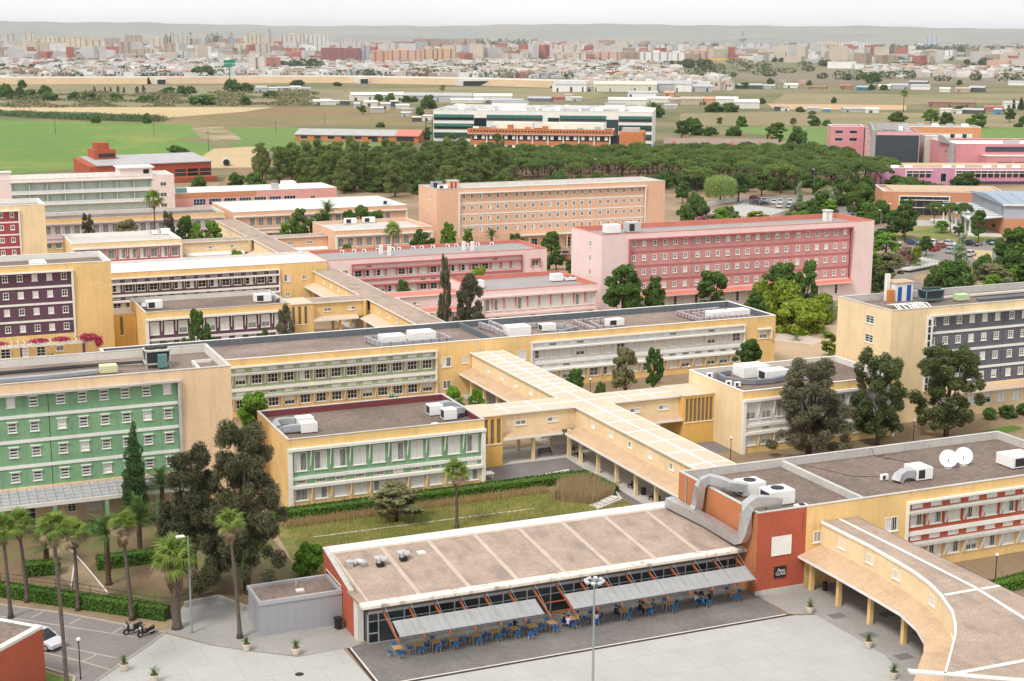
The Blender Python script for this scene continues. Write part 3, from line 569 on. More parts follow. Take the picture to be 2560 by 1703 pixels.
# ---------------------------------------------------------------- curved arcade at the plaza
t = thing('curved_arcade', 'curved yellow arcade with tiled roof and posts around the plaza corner', 'arcade', (82, 98, 0))
WE = [(81.5, 113.25), (81.55, 105.7), (81.05, 99), (80.4, 95.8), (79.5, 93.2), (78.0, 90.0), (76.4, 87.7), (74.9, 85.9), (72.4, 83.4), (69.5, 80.5)]
EE = [(78.95, 113.25), (79.0, 107.2), (78.9, 102), (78.75, 97.5), (77.9, 94.2), (76.7, 91.7), (75.1, 89.8), (73.3, 88.1), (70.8, 85.6), (68.0, 82.8)]
b = MB(); c = MB(); e = MB(); g = MB()
for (p, q), (p2, q2) in zip(zip(WE, WE[1:]), zip(EE, EE[1:])):
    b.face([(*q, 3.5), (*p, 3.5), (*p, 6.4), (*q, 6.4)])
    c.face([(*q2, 3.4), (*p2, 3.4), (*p, 4.2), (*q, 4.2)]); c.face([(*p2, 3.22), (*q2, 3.22), (*q, 4.0), (*p, 4.0)])
    e.face([(*q2, 3.16), (*p2, 3.16), (*p2, 3.45), (*q2, 3.45)]); o_ = .16
    g.prism([(q[0] - o_, q[1] - .05), (q[0] + .1, q[1]), (p[0] + .1, p[1]), (p[0] - o_, p[1] - .05)][::-1], 6.34, 6.56)
b.obj('gallery_wall', yelp, t); c.obj('canopy', tilep, t); e.obj('canopy_edge', wht, t); g.obj('eave', wht, t)
MB().face([(x, y, 6.5) for x, y in WE] + [(66, 77, 6.5), (66, 60, 6.5), (85.6, 60, 6.5), (85.6, 113.25, 6.5)]).obj('roof', tile, t)
MB().box(85.55, 60, 0, 85.6, 113.25, 6.5).obj('gallery_wall', yelp, t)
def strip(par, pts, w, z, m=wht, name='roof_strip'):
    b = MB()
    for p, q in zip(pts, pts[1:]):
        d = Vector((q[0] - p[0], q[1] - p[1])).normalized() * w / 2; n = (-d.y, d.x); b.face([(p[0] + n[0], p[1] + n[1], z), (p[0] - n[0], p[1] - n[1], z), (q[0] - n[0], q[1] - n[1], z), (q[0] + n[0], q[1] + n[1], z)])
    return b.obj(name, m, par)
strip(t, [(83.55, 113.2), (83.5, 104), (83.3, 93.5), (82.3, 86.5), (80.5, 79), (78, 70)], .36, 6.525); strip(t, [(79.75, 93.1), (83.05, 93.1)], .42, 6.529); strip(t, [(83.55, 93.0), (85.5, 93.0)], .42, 6.529); strip(t, [(69.8, 80.2), (80.4, 79.9)], .42, 6.529)
MB().prism([(67.4, 82.2), (67.2, 81.6), (77, 74.8), (77, 75.5)], 6.4, 6.56).obj('parapet', concl, t)
for y in (112.4, 108.0, 103.2, 98.4): slab(t, 'post', 79.85, 80.25, y - .2, y + .2, 0, 3.5, yel)
for x, y in ((79.2, 94.0), (77.2, 89.9), (74.0, 86.6)): slab(t, 'post', x - .2, x + .2, y - .2, y + .2, 0, 3.5, yel)
for i, (y, w) in enumerate(((109.9, 1.05), (105.6, 1.05), (101.3, 1.05))): window(t, WE[1][0] + (-.03 if y > 105.7 else -.02 - (105.7 - y) * .075), y, 4.85, 1.05, .85, 'l', 'l', nx=2, nz=1, bars=6)
for (x, y, a) in ((80.1, 95.0, -16), (77.35, 89.0, -35)):
    o = window(t, x, y, 4.85, 1.05, .85, 'l', 'l', nx=2, nz=1, bars=6); o.rotation_euler = (0, 0, R(-90 + a))
# ---------------------------------------------------------------- ground, roads, lawns, fields
dirt = mat('sandy_soil', (.313, .227, .143), var=.1, scale=.12, col2=(.239, .167, .100), c2scale=.05, spots=.1, spotcol=(.133, .133, .053), fine=.05)
sand = mat('bare_sand', (.444, .318, .207), var=.07, scale=.1, fine=.04)
soil = mat('garden_soil', (.185, .122, .070), var=.15, scale=.25, col2=(.111, .126, .037), c2scale=.12, c2lo=.45, c2hi=.65, fine=.08)
lawn = mat('meadow_grass', (.126, .141, .033), var=.2, scale=.2, col2=(.244, .185, .063), c2scale=.16, c2lo=.45, c2hi=.62, fine=.12)
lawng = mat('green_grass', (.096, .163, .022), var=.15, scale=.3, fine=.1)
lawny = mat('patchy_lawn', (.141, .185, .037), var=.15, scale=.1, col2=(.281, .207, .089), c2scale=.09, fine=.06)
plz = brickmat('plaza_concrete', (.43, .42, .395), (.415, .405, .38), (.34, .33, .31), 4.2, 4.2, 'xy', .06, .03, stain=.3, staincol=(.33, .32, .30), sscale=.12)
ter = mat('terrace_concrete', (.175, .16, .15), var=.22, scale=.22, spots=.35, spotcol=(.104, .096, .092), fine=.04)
pav = mat('grey_paving', (.311, .296, .277), var=.1, scale=.4, fine=.06)
asph = mat('sun_bleached_asphalt', (.222, .196, .181), var=.1, scale=.25, spots=.15, spotcol=(.118, .104, .096), fine=.04)
asphd = mat('courtyard_asphalt', (.192, .174, .174), var=.12, scale=.3, fine=.03)
mark = mat('road_paint', (.459, .444, .414), var=.15, scale=1.2)
kerbm = mat('kerb_stone', (.385, .348, .296), var=.12, scale=.8)
slabm = mat('pale_slab', (.518, .429, .348), var=.08, scale=.2)
gpl = mat('plain_dry_grass', (.21, .165, .085), var=.2, scale=.012, col2=(.115, .125, .045), c2scale=.008, c2lo=.4, c2hi=.58, spots=.3, spotcol=(.08, .10, .03), fine=.08)
ffg = mat('field_green', (.11, .205, .03), var=.12, scale=.02, col2=(.200, .229, .037), c2scale=.018, c2lo=.5, c2hi=.68, fine=.12)
fgr2 = mat('field_bright_green', (.125, .20, .04), var=.1, scale=.02, fine=.08)
fwh = mat('field_stubble', (.488, .363, .200), var=.06, scale=.01, fine=.03)
fbr = mat('field_ploughed', (.230, .134, .066), var=.12, scale=.01, col2=(.208, .153, .055), c2scale=.02, fine=.05)
fol = mat('field_olive', (.186, .148, .055), var=.15, scale=.012, col2=(.230, .164, .077), c2scale=.015, fine=.08)
ftan = mat('field_tan', (.263, .203, .110), var=.1, scale=.008, col2=(.197, .181, .077), c2scale=.01, fine=.05)
fsa = mat('field_orange_sand', (.488, .311, .178), var=.06, scale=.01)
fga = mat('field_grey_stubble', (.197, .156, .104), var=.12, scale=.004, fine=.05)
N = 64
o = link('ground', MB().face([(60000 * math.cos(2 * math.pi * i / N), 60000 * math.sin(2 * math.pi * i / N), -.03) for i in range(N)]).mesh('ground', gpl)); o['kind'] = 'structure'
struct('campus_ground', [(-60, 60), (200, 60), (215, 240), (300, 300), (400, 420), (330, 520), (110, 545), (20, 545), (-60, 440)], .0, dirt)
struct('garden_ground', [(-10, 142), (7.8, 139.4), (21.0, 126.6), (23.5, 130.6), (28.4, 126.2), (36, 126.2), (36, 151), (38, 160.6), (-10, 160.6)], .012, soil)
struct('verge', [(-10, 155), (8.0, 141.0), (13.4, 136.0), (18.5, 131.5), (21.9, 128.8), (22.4, 127.6), (21.2, 126.3), (17.6, 129.7), (13.1, 134.4), (7.8, 138.9), (-10, 153)], .016, dirt)
struct('lawn', [(36.0, 127.6), (74.3, 127.6), (77.2, 131.0), (76.6, 144.5), (72.3, 142.9), (76.9, 147.1), (76.5, 152.2), (37.0, 151.6), (36.2, 140)], .016, lawn)
struct('wing_pavement', [(37.3, 154.6), (64.5, 154.9), (64.5, 155.85), (37.6, 155.85)], .028, kerbm)
struct('courtyard', [(64.4, 157.3), (64.4, 163.0), (69.2, 164.3), (77.9, 164.3), (77.9, 128.5), (77.0, 128.5), (77.0, 147.3), (75.4, 157.3)], .024, asphd)
struct('road', [(-12, 156), (7.8, 138.5), (13.1, 134.0), (17.6, 129.3), (20.8, 125.9), (19.3, 124.2), (16.5, 121.1), (13.8, 118.2), (11.3, 115.4), (12.3, 119.5), (10.0, 122.6), (0, 133), (-14, 146)], .02, asph)
struct('roadside_lawn', [(-14, 144), (9.4, 122.3), (12.0, 118.9), (11.0, 114.0), (4, 105), (-14, 105)], .012, lawng)
struct('plaza', [(20.6, 126.0), (24.0, 121.6), (26.9, 119.0), (30.3, 116.3), (34.4, 116.4), (34.7, 107.75), (74.6, 107.75), (77.0, 106.9), (77.2, 101), (77.2, 97), (76.4, 94), (75.2, 92), (72, 88.6), (66, 82), (60, 70), (20, 70), (2, 100), (13.8, 118.0)], .03, plz)
struct('paved_apron', [(20.9, 126.1), (22.2, 128.4), (23.5, 131.8), (27.0, 131.9), (29.3, 129.2), (36.2, 129), (36.2, 116.3), (34.5, 116.4), (30.35, 116.4), (26.95, 119.1), (24.05, 121.7)], .026, pav)
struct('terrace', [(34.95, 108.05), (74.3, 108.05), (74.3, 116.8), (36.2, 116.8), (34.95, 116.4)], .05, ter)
struct('arcade_pavement', [(74.7, 108.0), (76.8, 107.2), (77.05, 101), (77.05, 97), (76.2, 94.2), (75.0, 92.2), (71.9, 88.8), (66, 82.2), (68, 79), (85.5, 79), (85.5, 113.2), (74.4, 113.2)], .045, pav)
struct('wing_court', [(95.0, 157.9), (100.4, 157.9), (101.0, 162.9), (94.8, 163.0)], .02, asphd)
struct('front_lawn', [(131.8, 149.5), (142.1, 152.1), (142.0, 154.2), (133.5, 152.9)], .02, lawng)
struct('near_lawn', [(86.5, 96), (110, 98), (118, 104), (86.5, 102)], .02, lawng)
struct('sand_yard', [(133.5, 200), (133.5, 214), (140, 222), (150, 231), (170, 233), (168, 200), (150, 190)], .012, sand)
struct('pale_slab', [(151.9, 226.1), (152, 213.5), (148, 210.6), (143.7, 216.4)], .03, slabm)
struct('side_road', [(203, 247), (207.7, 255.5), (213, 266.5), (226, 275), (232, 283), (242.6, 300), (246, 313), (252, 330), (262, 345), (275, 372), (292, 398), (297, 420), (271, 430), (257, 410), (264, 392), (268, 378), (252, 345), (241, 318), (236, 303), (224, 285), (208, 270), (200, 250)], .016, asph)
struct('car_park', [(232, 283), (243, 271.5), (252, 280), (266.4, 300.5), (270, 305), (248.6, 312), (242, 302)], .02, asph)
struct('dry_verge', [(244.5, 282.6), (248.3, 281.1), (258.4, 292.4), (253.9, 297.5)], .026, fwh)
struct('sports_lawn', [(253.5, 328.3), (259.2, 338.3), (268.3, 337), (271, 345), (285, 354.5), (284, 342), (290, 322), (283.3, 317.5), (270, 305.5), (249, 313.5)], .02, lawny)
struct('round_paving', [(277.5 + 8 * math.cos(i * .314), 347 + 7 * math.sin(i * .314)) for i in range(20)], .026, plz)
struct('n_street', [(148, 300), (158, 318), (164, 337), (170, 337), (166, 316), (156, 298)], .016, asph)
# fields
struct('field', [(-60, 560), (45, 600), (110, 640), (147.7, 655), (156, 752), (144.1, 780.3), (168, 800), (179.8, 891.9), (181.8, 924.1), (120, 972), (77.1, 1005.4), (-80, 1040), (-200, 800)], .03, ffg)
struct('field', [(195.2, 878.5), (257.6, 848.2), (330, 800), (230, 700), (200, 690), (160, 690), (165, 750), (176, 760)], .034, fgr2)
struct('field', [(-100, 1150), (87.6, 1136.3), (148.1, 1092.5), (164, 1033), (186.3, 1005.1), (250, 1066), (287.8, 1129.8), (195.6, 1161.1), (92.4, 1196), (-120, 1260)], .03, fwh)
struct('field', [(186.3, 1005.1), (250, 1057), (289, 1129), (354.9, 1098), (375, 1000), (306, 1015)], .034, fbr)
struct('field', [(125, 985), (186, 1004), (308.4, 1014.7), (372, 985), (345, 880), (312, 845), (266, 876), (196, 900), (172, 928)], .038, fol)
struct('field', [(430, 560), (441, 624), (473, 786.5), (538.8, 762.8), (644.3, 708.7), (760, 650), (640, 520), (520, 500)], .034, fgr2)
struct('field', [(461, 807), (534.7, 936.1), (661.8, 938.8), (759, 835.9), (900, 760), (780, 640), (646, 712), (540, 768)], .03, ftan)
struct('field', [(690.2, 1064.4), (785.9, 1002.8), (727.9, 928.4), (638.2, 971.8)], .036, fsa)
struct('field', [(841.8, 1264.6), (955.8, 1186.9), (1078.3, 1189.7), (1200, 1120), (923.1, 1017.8), (788, 1005), (700, 1070)], .03, ftan)
struct('field', [(1211, 1997), (1578, 2244), (1762, 2075), (1900, 1800), (1622, 1700), (1295.8, 1430.8), (1093, 1553), (1039, 1634)], .03, fga)
struct('field', [(380, 1250), (460, 1500), (608, 1545), (700, 1420), (640, 1250), (520, 1130), (400, 1160)], .03, ftan)
struct('field', [(120, 1200), (290, 1140), (380, 1230), (450, 1480), (300, 1700), (60, 1760), (-200, 1500), (-100, 1270)], .026, mat('scrub_ground', (.266, .200, .126), var=.2, scale=.02, col2=(.148, .155, .059), c2scale=.02, spots=.4, spotcol=(.459, .407, .355)))
struct('track', [(179.5, 908.2), (176, 893), (160, 786), (164, 767), (178, 768), (183, 800), (194.4, 886.7), (188, 893)], .045, mat('bare_track', (.340, .259, .163), var=.15, scale=.05, col2=(.185, .163, .059), c2scale=.06))
struct('pine_floor', [(110, 520), (330, 405), (345, 520), (420, 600), (300, 640), (150, 640)], .02, mat('pine_litter', (.244, .159, .092), var=.15, scale=.05))
# kerbs, painted lines, drain, hedges
def kerb(pts, w=.22, h=.12, name='kerb', m=kerbm, lab='low stone kerb edging the', cat='kerb', z=0.):
    b = MB()
    for p, q in zip(pts, pts[1:]):
        d = Vector((q[0] - p[0], q[1] - p[1])).normalized() * (w / 2); n = (-d.y, d.x)
        b.prism([(p[0] - n[0], p[1] - n[1]), (q[0] - n[0], q[1] - n[1]), (q[0] + n[0], q[1] + n[1]), (p[0] + n[0], p[1] + n[1])], z, z + h)
    return one(b, name, m, lab, cat)
kerb([(-10, 154.6), (7.8, 138.6), (13.1, 134.1), (17.6, 129.4), (20.9, 126.0)], lab='pale stone kerb between the road and the palm verge')
kerb([(-6, 141.2), (0, 135.6), (10.3, 125.7), (13.1, 122.5), (15.1, 119.8)], .18, .05, lab='flush kerb line dividing the road from the parking lane', z=.02)
kerb([(-14, 144.4), (0, 132.9), (10.0, 122.5), (12.2, 119.5), (11.3, 115.5)], lab='kerb between the parking lane and the roadside lawn')
kerb([(20.8, 126.0), (19.3, 124.2), (16.5, 121.1), (13.8, 118.1), (11.4, 115.4)], .3, .06, lab='grey kerb between the asphalt road and the plaza', m=pav, z=.02)
kerb([(14.5, 140.6), (15.9, 148.7)], .12, .14, lab='white edging stone on the near side of the garden path', m=concl); kerb([(17.6, 137.4), (16.6, 146.0), (15.8, 152)], .12, .14, lab='white edging stone on the far side of the garden path', m=concl)
struct('garden_path', [(14.5, 140.4), (17.6, 137.2), (16.7, 144), (15.9, 150), (17, 160), (13.5, 160), (13.4, 150)], .02, dirt)
struct('drain', [(34.7, 107.72), (74.9, 107.72), (74.9, 107.98), (34.95, 107.98), (34.95, 116.4), (34.7, 116.4)], .056, mat('rusty_drain_grate', (.056, .033, .026), var=.3, scale=2))
kerb([(35.02, 116.4), (35.02, 108.1), (74.3, 108.1)], .14, .035, lab='pale edge strip between terrace and drain', m=concl, z=.045)
kerb([(40.0, 145.9), (46.3, 145.9), (53.5, 145.9), (65.8, 145.75)], .14, .08, lab='thin white edging line across the long grass', m=concl)
kerb([(65.4, 155.3), (75.5, 157.2)], .22, .4, lab='low white block wall edging the courtyard', m=wht, cat='wall')
kerb([(72.0, 142.4), (76.2, 144.6), (76.9, 147.2)], .2, .3, lab='stepped kerb beside the courtyard stairs', m=concl)
for i, (p, q) in enumerate((((13.2, 131.3), (14.3, 132.4)), ((16.3, 127.6), (17.5, 128.8)), ((13.1, 122.4), (14.5, 123.5)), ((10.2, 134.2), (11.3, 135.3)), ((10.3, 125.4), (11.6, 126.5)))): 
    b = MB(); d = Vector((q[0] - p[0], q[1] - p[1])).normalized() * .06; b.face([(p[0] + d.y, p[1] - d.x, .028), (q[0] + d.y, q[1] - d.x, .028), (q[0] - d.y, q[1] + d.x, .028), (p[0] - d.y, p[1] + d.x, .028)]); o = link('parking_line', b.mesh('parking_line', mark)); o['kind'] = 'structure'
for p, q in (((7.6, 135.8), (18.6, 125.7)), ((9.0, 129.6), (16.0, 122.1))):
    b = MB(); d = Vector((q[0] - p[0], q[1] - p[1])).normalized() * .06; b.face([(p[0] + d.y, p[1] - d.x, .028), (q[0] + d.y, q[1] - d.x, .028), (q[0] - d.y, q[1] + d.x, .028), (p[0] - d.y, p[1] + d.x, .028)]); o = link('parking_line', b.mesh('parking_line', mark)); o['kind'] = 'structure'
# plaza joints
for a in range(6):
    x = 40 + a * 6.2; b = MB().face([(x, 80, .036), (x + .05, 80, .036), (x + .05, 107.6, .036), (x, 107.6, .036)]); 
o = link('manhole_cover', MB().prism([(29.5 + .38 * math.cos(i * .524), 112.8 + .38 * math.sin(i * .524)) for i in range(12)], .03, .045).mesh('manhole_cover', blk)); tag(o, 'round dark manhole cover in the plaza paving', 'manhole')
for i, (x, y) in enumerate(((83, 104.5), (78.4, 101.2), (83, 99.5), (78.3, 96.1), (78.5, 106.0))):
    one(MB().box(x - .75, y - .55, .045, x + .75, y + .55, .056), 'floor_grate', asphd, 'dark rectangular floor grate in the arcade paving', 'grate', 'grates in the arcade paving')
# ---------------------------------------------------------------- cafe pavilion
t = thing('cafe_pavilion', 'low brick cafe pavilion with wide tiled roof, glass front and metal awnings', 'cafe', (36, 116.5, 0))
PX = [36.7, 37.65] + lin(40.05, 2.362, 15); YG = 116.5
MB().ext([(127.7, 0), (119.35, 0), (119.35, 3.95), (127.7, 5.3)], 'x', 36.0, 36.3).obj('side_wall', brickr, t)
MB().ext([(127.72, 5.32), (119.3, 3.97), (119.3, 4.07), (127.72, 5.44)], 'x', 35.92, 36.42).obj('coping', conc, t)
MB().box(36.3, 127.4, 0, 74.25, 127.7, 5.25).obj('back_wall', brickr, t)
slab(t, 'side_window_frame', 35.97, 36.02, 122.2, 126.9, 1.9, 3.6, frame); slab(t, 'side_window', 35.95, 35.975, 122.3, 126.8, 2.0, 3.5, glass)
slab(t, 'return_wall', 36.0, 36.6, 118.6, 119.34, 0, 3.75, brickr); slab(t, 'corner_pillar', 36.05, 36.6, 117.4, 118.58, 0, 3.75, concl)
slab(t, 'side_glazing', 36.66, 36.7, 116.5, 117.4, .1, 3.0, glass)
def rz_(y): return 4.22 + (y - 115.4) * .085
edges = [36.4, 41.2, 45.9, 50.6, 55.3, 60.0, 64.7, 69.4, 74.1]
for a, b in zip(edges, edges[1:]):
    a += .22; b -= .22
    MB().ext([(115.75, rz_(115.75) - .3), (126.1, rz_(126.1) - .3), (126.1, rz_(126.1)), (115.75, rz_(115.75))], 'x', a, b).obj('roof_panel', tile, t)
for a in edges[:-1]: MB().ext([(115.75, rz_(115.75) - .3), (126.1, rz_(126.1) - .3), (126.1, rz_(126.1) + .05), (115.75, rz_(115.75) + .04)], 'x', a - (.22 if a > 37 else .0), a + .22).obj('roof_rib', mat('tile_rib', (.50, .41, .33), var=.12, scale=.8, spots=.3, spotcol=(.3, .24, .2)), t)
MB().ext([(126.1, 4.8), (126.45, 4.8), (126.45, 5.28), (126.1, 5.2)], 'x', 36.42, 74.1).obj('roof_kerb', MATS['tile_rib'], t)
MB().ext([(126.45, 4.8), (127.75, 4.8), (127.75, 5.42), (127.55, 5.42), (127.5, 5.3), (126.45, 5.26)], 'x', 36.42, 74.1).obj('gutter', white_r, t)
fas = mat('stained_white_fascia', (.74, .66, .57), var=.08, scale=.6, streak=.7, spots=.3, spotcol=(.25, .2, .17))
MB().ext([(114.85, 3.95), (115.75, 3.95), (115.75, 4.3), (114.85, 4.2)], 'x', 35.7, 74.2).obj('fascia', fas, t)
MB().ext([(115.75, 3.97), (119.3, 3.97), (119.3, 4.1), (115.75, 4.3)], 'x', 35.7, 36.4).obj('roof_corner', tile, t)
slab(t, 'soffit', 36.4, 74.2, 114.9, 126, 3.86, 3.94, mat('soffit_shadow_brown', (.20, .15, .12), var=.06))  # dark brown has the shadow under the roof slab put into it
slab(t, 'header_wall', 36.7, 74.2, YG - .02, YG + .2, 3.06, 3.86, MATS['soffit_shadow_brown'])
slab(t, 'header', 36.7, 74.2, YG - .08, YG + .1, 2.8, 3.05, alum); slab(t, 'transom', 36.7, 74.2, YG - .06, YG + .08, 2.06, 2.14, alum); slab(t, 'threshold', 36.7, 74.2, YG - .06, YG + .08, .05, .14, alum)
for x in PX + [74.1]: slab(t, 'mullion', x - .055, x + .055, YG - .075, YG + .12, .05, 2.8, alum)
for a, b in zip(PX, PX[1:] + [74.1]):
    slab(t, 'pane', a + .055, b - .055, YG, YG + .02, .14, 2.06, glass); slab(t, 'pane', a + .055, b - .055, YG, YG + .02, 2.14, 2.8, glass)
slab(t, 'door_rail', 36.75, 37.6, YG - .05, YG + .05, .95, 1.05, alum)
lampm_ = mat('stay_grey', (.25, .28, .3), rough=.5)
k = MB().ext([(113.75, 3.02), (111.75, 2.4), (111.75, 2.36), (113.75, 2.98)], 'x', 0.02, .74).ext([(113.75, 3.05), (111.75, 2.43), (111.75, 2.4), (113.75, 3.02)], 'x', .74, .79)
am = k.mesh('awning_panel', mat('grey_awning_sheet', (.31, .31, .31), rough=.7, metal=.0, var=.1, scale=.7), (0, 116.5, 0))
for a, b in ((38.0, 52.2), (54.3, 73.6)):
    n = int((b - a) / .79)
    for i in range(n): link('awning_panel', am, t, (a - 36 + i * .79, 0, 0))
    slab(t, 'awning_edge', a - .05, a + n * .79 + .05, 111.68, 111.75, 2.34, 2.44, alum)
slab(t, 'awning_link', 52.2, 54.3, 111.7, 111.78, 2.34, 2.42, rust); slab(t, 'awning_link', 52.2, 54.3, 113.0, 113.08, 2.72, 2.8, rust)
for x in lin(37.75, 2.362, 16): MB().ext([(115.3, 3.42), (111.35, 2.18), (111.35, 2.0), (115.3, 3.2)], 'x', x - .06, x + .06).obj('beam', rust, t); MB().tube([(x, 114.9, 3.9), (x, 112.3, 2.6)], .02, 5).obj('stay', lampm_, t)
# extract fans and curbs on the cafe roof
def fan(x, y, lab):
    f = thing('roof_fan', lab, 'fan', (x, y, 4.75)); z = rz_(y)
    MB().box(x - .42, y + .5, z - .05, x + .42, y + 1.3, z + .55).obj('curb', conc, f); MB().tube([(x + .45, y + .15, z + .55), (x - .1, y + .15, z + .5)], .32, 12).obj('drum', steel, f)
    MB().box(x - .5, y - .35, z - .02, x + .1, y + .3, z + .4).obj('motor_box', blk, f); MB().tube([(x - .35, y - .1, z + .4), (x - .35, y - .1, z + .75)], [.22, .16], 10).obj('cowl', steel, f)
fan(40.0, 122.4, 'silver drum fan with black motor beside the skylight curb on the cafe roof'); fan(42.4, 122.9, 'silver drum fan with black motor in front of the white cap on the cafe roof')
f = thing('roof_fan', 'pair of plain galvanised duct elbows near the brick parapet', 'fan', (37.4, 123.1, 4.8)); MB().box(36.8, 122.8, 4.78, 37.4, 123.5, 5.45).obj('box', steel, f); MB().tube([(37.5, 123.3, 5.1), (38.0, 123.4, 5.2), (38.4, 123.1, 5.1), (38.5, 122.6, 5.0)], .3, 12).obj('elbow', steel, f)
one(MB().box(44.0, 123.6, 4.85, 44.7, 124.3, 5.05), 'roof_hatch', wht, 'small white hatch on the cafe roof', 'hatch')
# ---------------------------------------------------------------- rooftop machines
def cbox(b, x0, y0, z0, x1, y1, z1, c=.12, m=0):
    n = len(b.v); k = c * .8
    b.v += [(x0, y0, z0), (x1, y0, z0), (x1, y1, z0), (x0, y1, z0), (x0, y0, z1 - k), (x1, y0, z1 - k), (x1, y1, z1 - k), (x0, y1, z1 - k), (x0 + c, y0 + c, z1), (x1 - c, y0 + c, z1), (x1 - c, y1 - c, z1), (x0 + c, y1 - c, z1)]
    for q in ((3, 2, 1, 0), (8, 9, 10, 11), (0, 1, 5, 4), (1, 2, 6, 5), (2, 3, 7, 6), (3, 0, 4, 7), (4, 5, 9, 8), (5, 6, 10, 9), (6, 7, 11, 10), (7, 4, 8, 11)): b.f.append(tuple(n + i for i in q)); b.m.append(m)
    return b
def ac(lab, x, y, z, w, d, h, grille='l', fans=0, m=None, group=None, feet=True):
    u = thing('air_conditioner', lab, 'air conditioner', (x, y, z), group=group); x0, x1, y0, y1 = x - w / 2, x + w / 2, y - d / 2, y + d / 2
    if feet: MB().box(x0 + .1, y0 + .05, z, x1 - .1, y0 + .2, z + .12).box(x0 + .1, y1 - .2, z, x1 - .1, y1 - .05, z + .12).obj('feet', blk, u)
    zb = z + (.12 if feet else 0); cbox(MB(), x0, y0, zb, x1, y1, zb + h, .06).obj('casing', m or acw, u)
    if 'l' in grille: MB().box(x0 - .02, y0 + .12 * d, zb + .12 * h, x0, y1 - .12 * d, zb + .85 * h).obj('grille', darkg, u)
    if 'f' in grille: MB().box(x0 + .1 * w, y0 - .02, zb + .12 * h, x0 + .5 * w, y0, zb + .85 * h).obj('grille', darkg, u)
    for i in range(fans):
        fx = x0 + w * (i + .5) / fans; MB().tube([(fx, y, zb + h), (fx, y, zb + h + .08)], min(w / fans, d) * .32, 14).obj('fan_guard', darkg, u)
    return u
def ductrun(lab, pts, w, h, m=steel, seams=True, stripes=0, cat='duct', legs=()):
    z = min(p[2] for p in pts); u = thing('roof_duct', lab, cat, (pts[0][0], pts[0][1], z - h / 2)); MB().duct(pts, w, h).obj('run', m, u)
    if stripes:
        b = MB()
        for p, q in zip(pts, pts[1:]):
            L = (Vector(q) - Vector(p)).length; n = max(1, int(L / stripes))
            for i in range(n):
                f0 = (i + .5) / n; d = .05 / max(L, .1); b.duct([tuple(Vector(p).lerp(Vector(q), f0 - d)), tuple(Vector(p).lerp(Vector(q), f0 + d))], w + .03, h + .03)
        b.obj('tape', mat('red_tape', (.38, .06, .05), rough=.6), u)
    elif seams:
        b = MB()
        for p, q in zip(pts, pts[1:]):
            L = (Vector(q) - Vector(p)).length
            for i in range(int(L / 1.1)): f0 = (i + .6) / max(1, L / 1.1); d = .02 / L; b.duct([tuple(Vector(p).lerp(Vector(q), f0 - d)), tuple(Vector(p).lerp(Vector(q), f0 + d))], w + .035, h + .035)
        if b.v: b.obj('flange', m, u)
    for (x, y, a, c) in legs: MB().box(x - .06, y - .06, a, x + .06, y + .06, c).obj('leg', steel, u)
    return u
ductrun('big silver duct running along the cafe roof and rising over the brick wall', [(71.9, 126.2, 5.9), (72.2, 125.0, 5.75), (72.6, 123.2, 5.6), (73.2, 120.5, 5.35), (73.45, 117.0, 5.15), (73.5, 115.4, 5.1), (73.6, 114.75, 5.4), (73.65, 114.5, 6.0), (73.7, 114.4, 8.2), (73.85, 114.4, 8.75), (74.4, 114.45, 9.05), (75.6, 114.6, 8.95), (77.6, 114.8, 8.5)], .95, .95, legs=((72.4, 124, 4.9, 5.3), (73.4, 117.5, 4.3, 4.8), (76, 114.6, 7.4, 8.5)))
ductrun('silver duct elbow climbing from the cafe roof to the rear rooftop unit', [(72.8, 122.9, 5.4), (73.3, 122.9, 6.2), (73.6, 122.9, 8.2), (73.9, 122.8, 8.75), (74.5, 122.6, 9.0), (75.4, 122.0, 8.8), (76.0, 121.0, 8.6), (77.2, 120.0, 8.5)], .9, .85, legs=((75.6, 121.6, 7.4, 8.4),))
ac('large white rooftop unit with round fan beside the rear silver duct', 78.3, 121.2, 7.4, 2.6, 2.0, 1.3, 'l', 1); ac('large white rooftop unit with side louvre behind the front silver duct', 79.2, 117.6, 7.4, 2.8, 2.1, 1.4, 'l', 1); ac('small white box with black fan near the roof edge', 80.3, 114.9, 7.4, 1.3, 1.0, .35, '', 1)
ac('white rooftop unit with grey duct hood beside the aerial', 97.5, 119.1, 7.4, 2.0, 2.2, 1.25, 'f'); ductrun('grey curved duct hood joined to the white rooftop unit', [(96.4, 118.6, 8.2), (95.4, 118.7, 8.25), (94.7, 118.6, 8.0), (94.4, 118.5, 7.5)], 1.0, .8, alum); ac('small white split unit on a slab beside the aerial', 93.6, 119.6, 7.4, .8, .4, .6, 'f'); ac('long white rooftop unit with black end grille near the dishes', 110.3, 118.9, 7.4, 3.2, 2.6, 1.2, 'f')
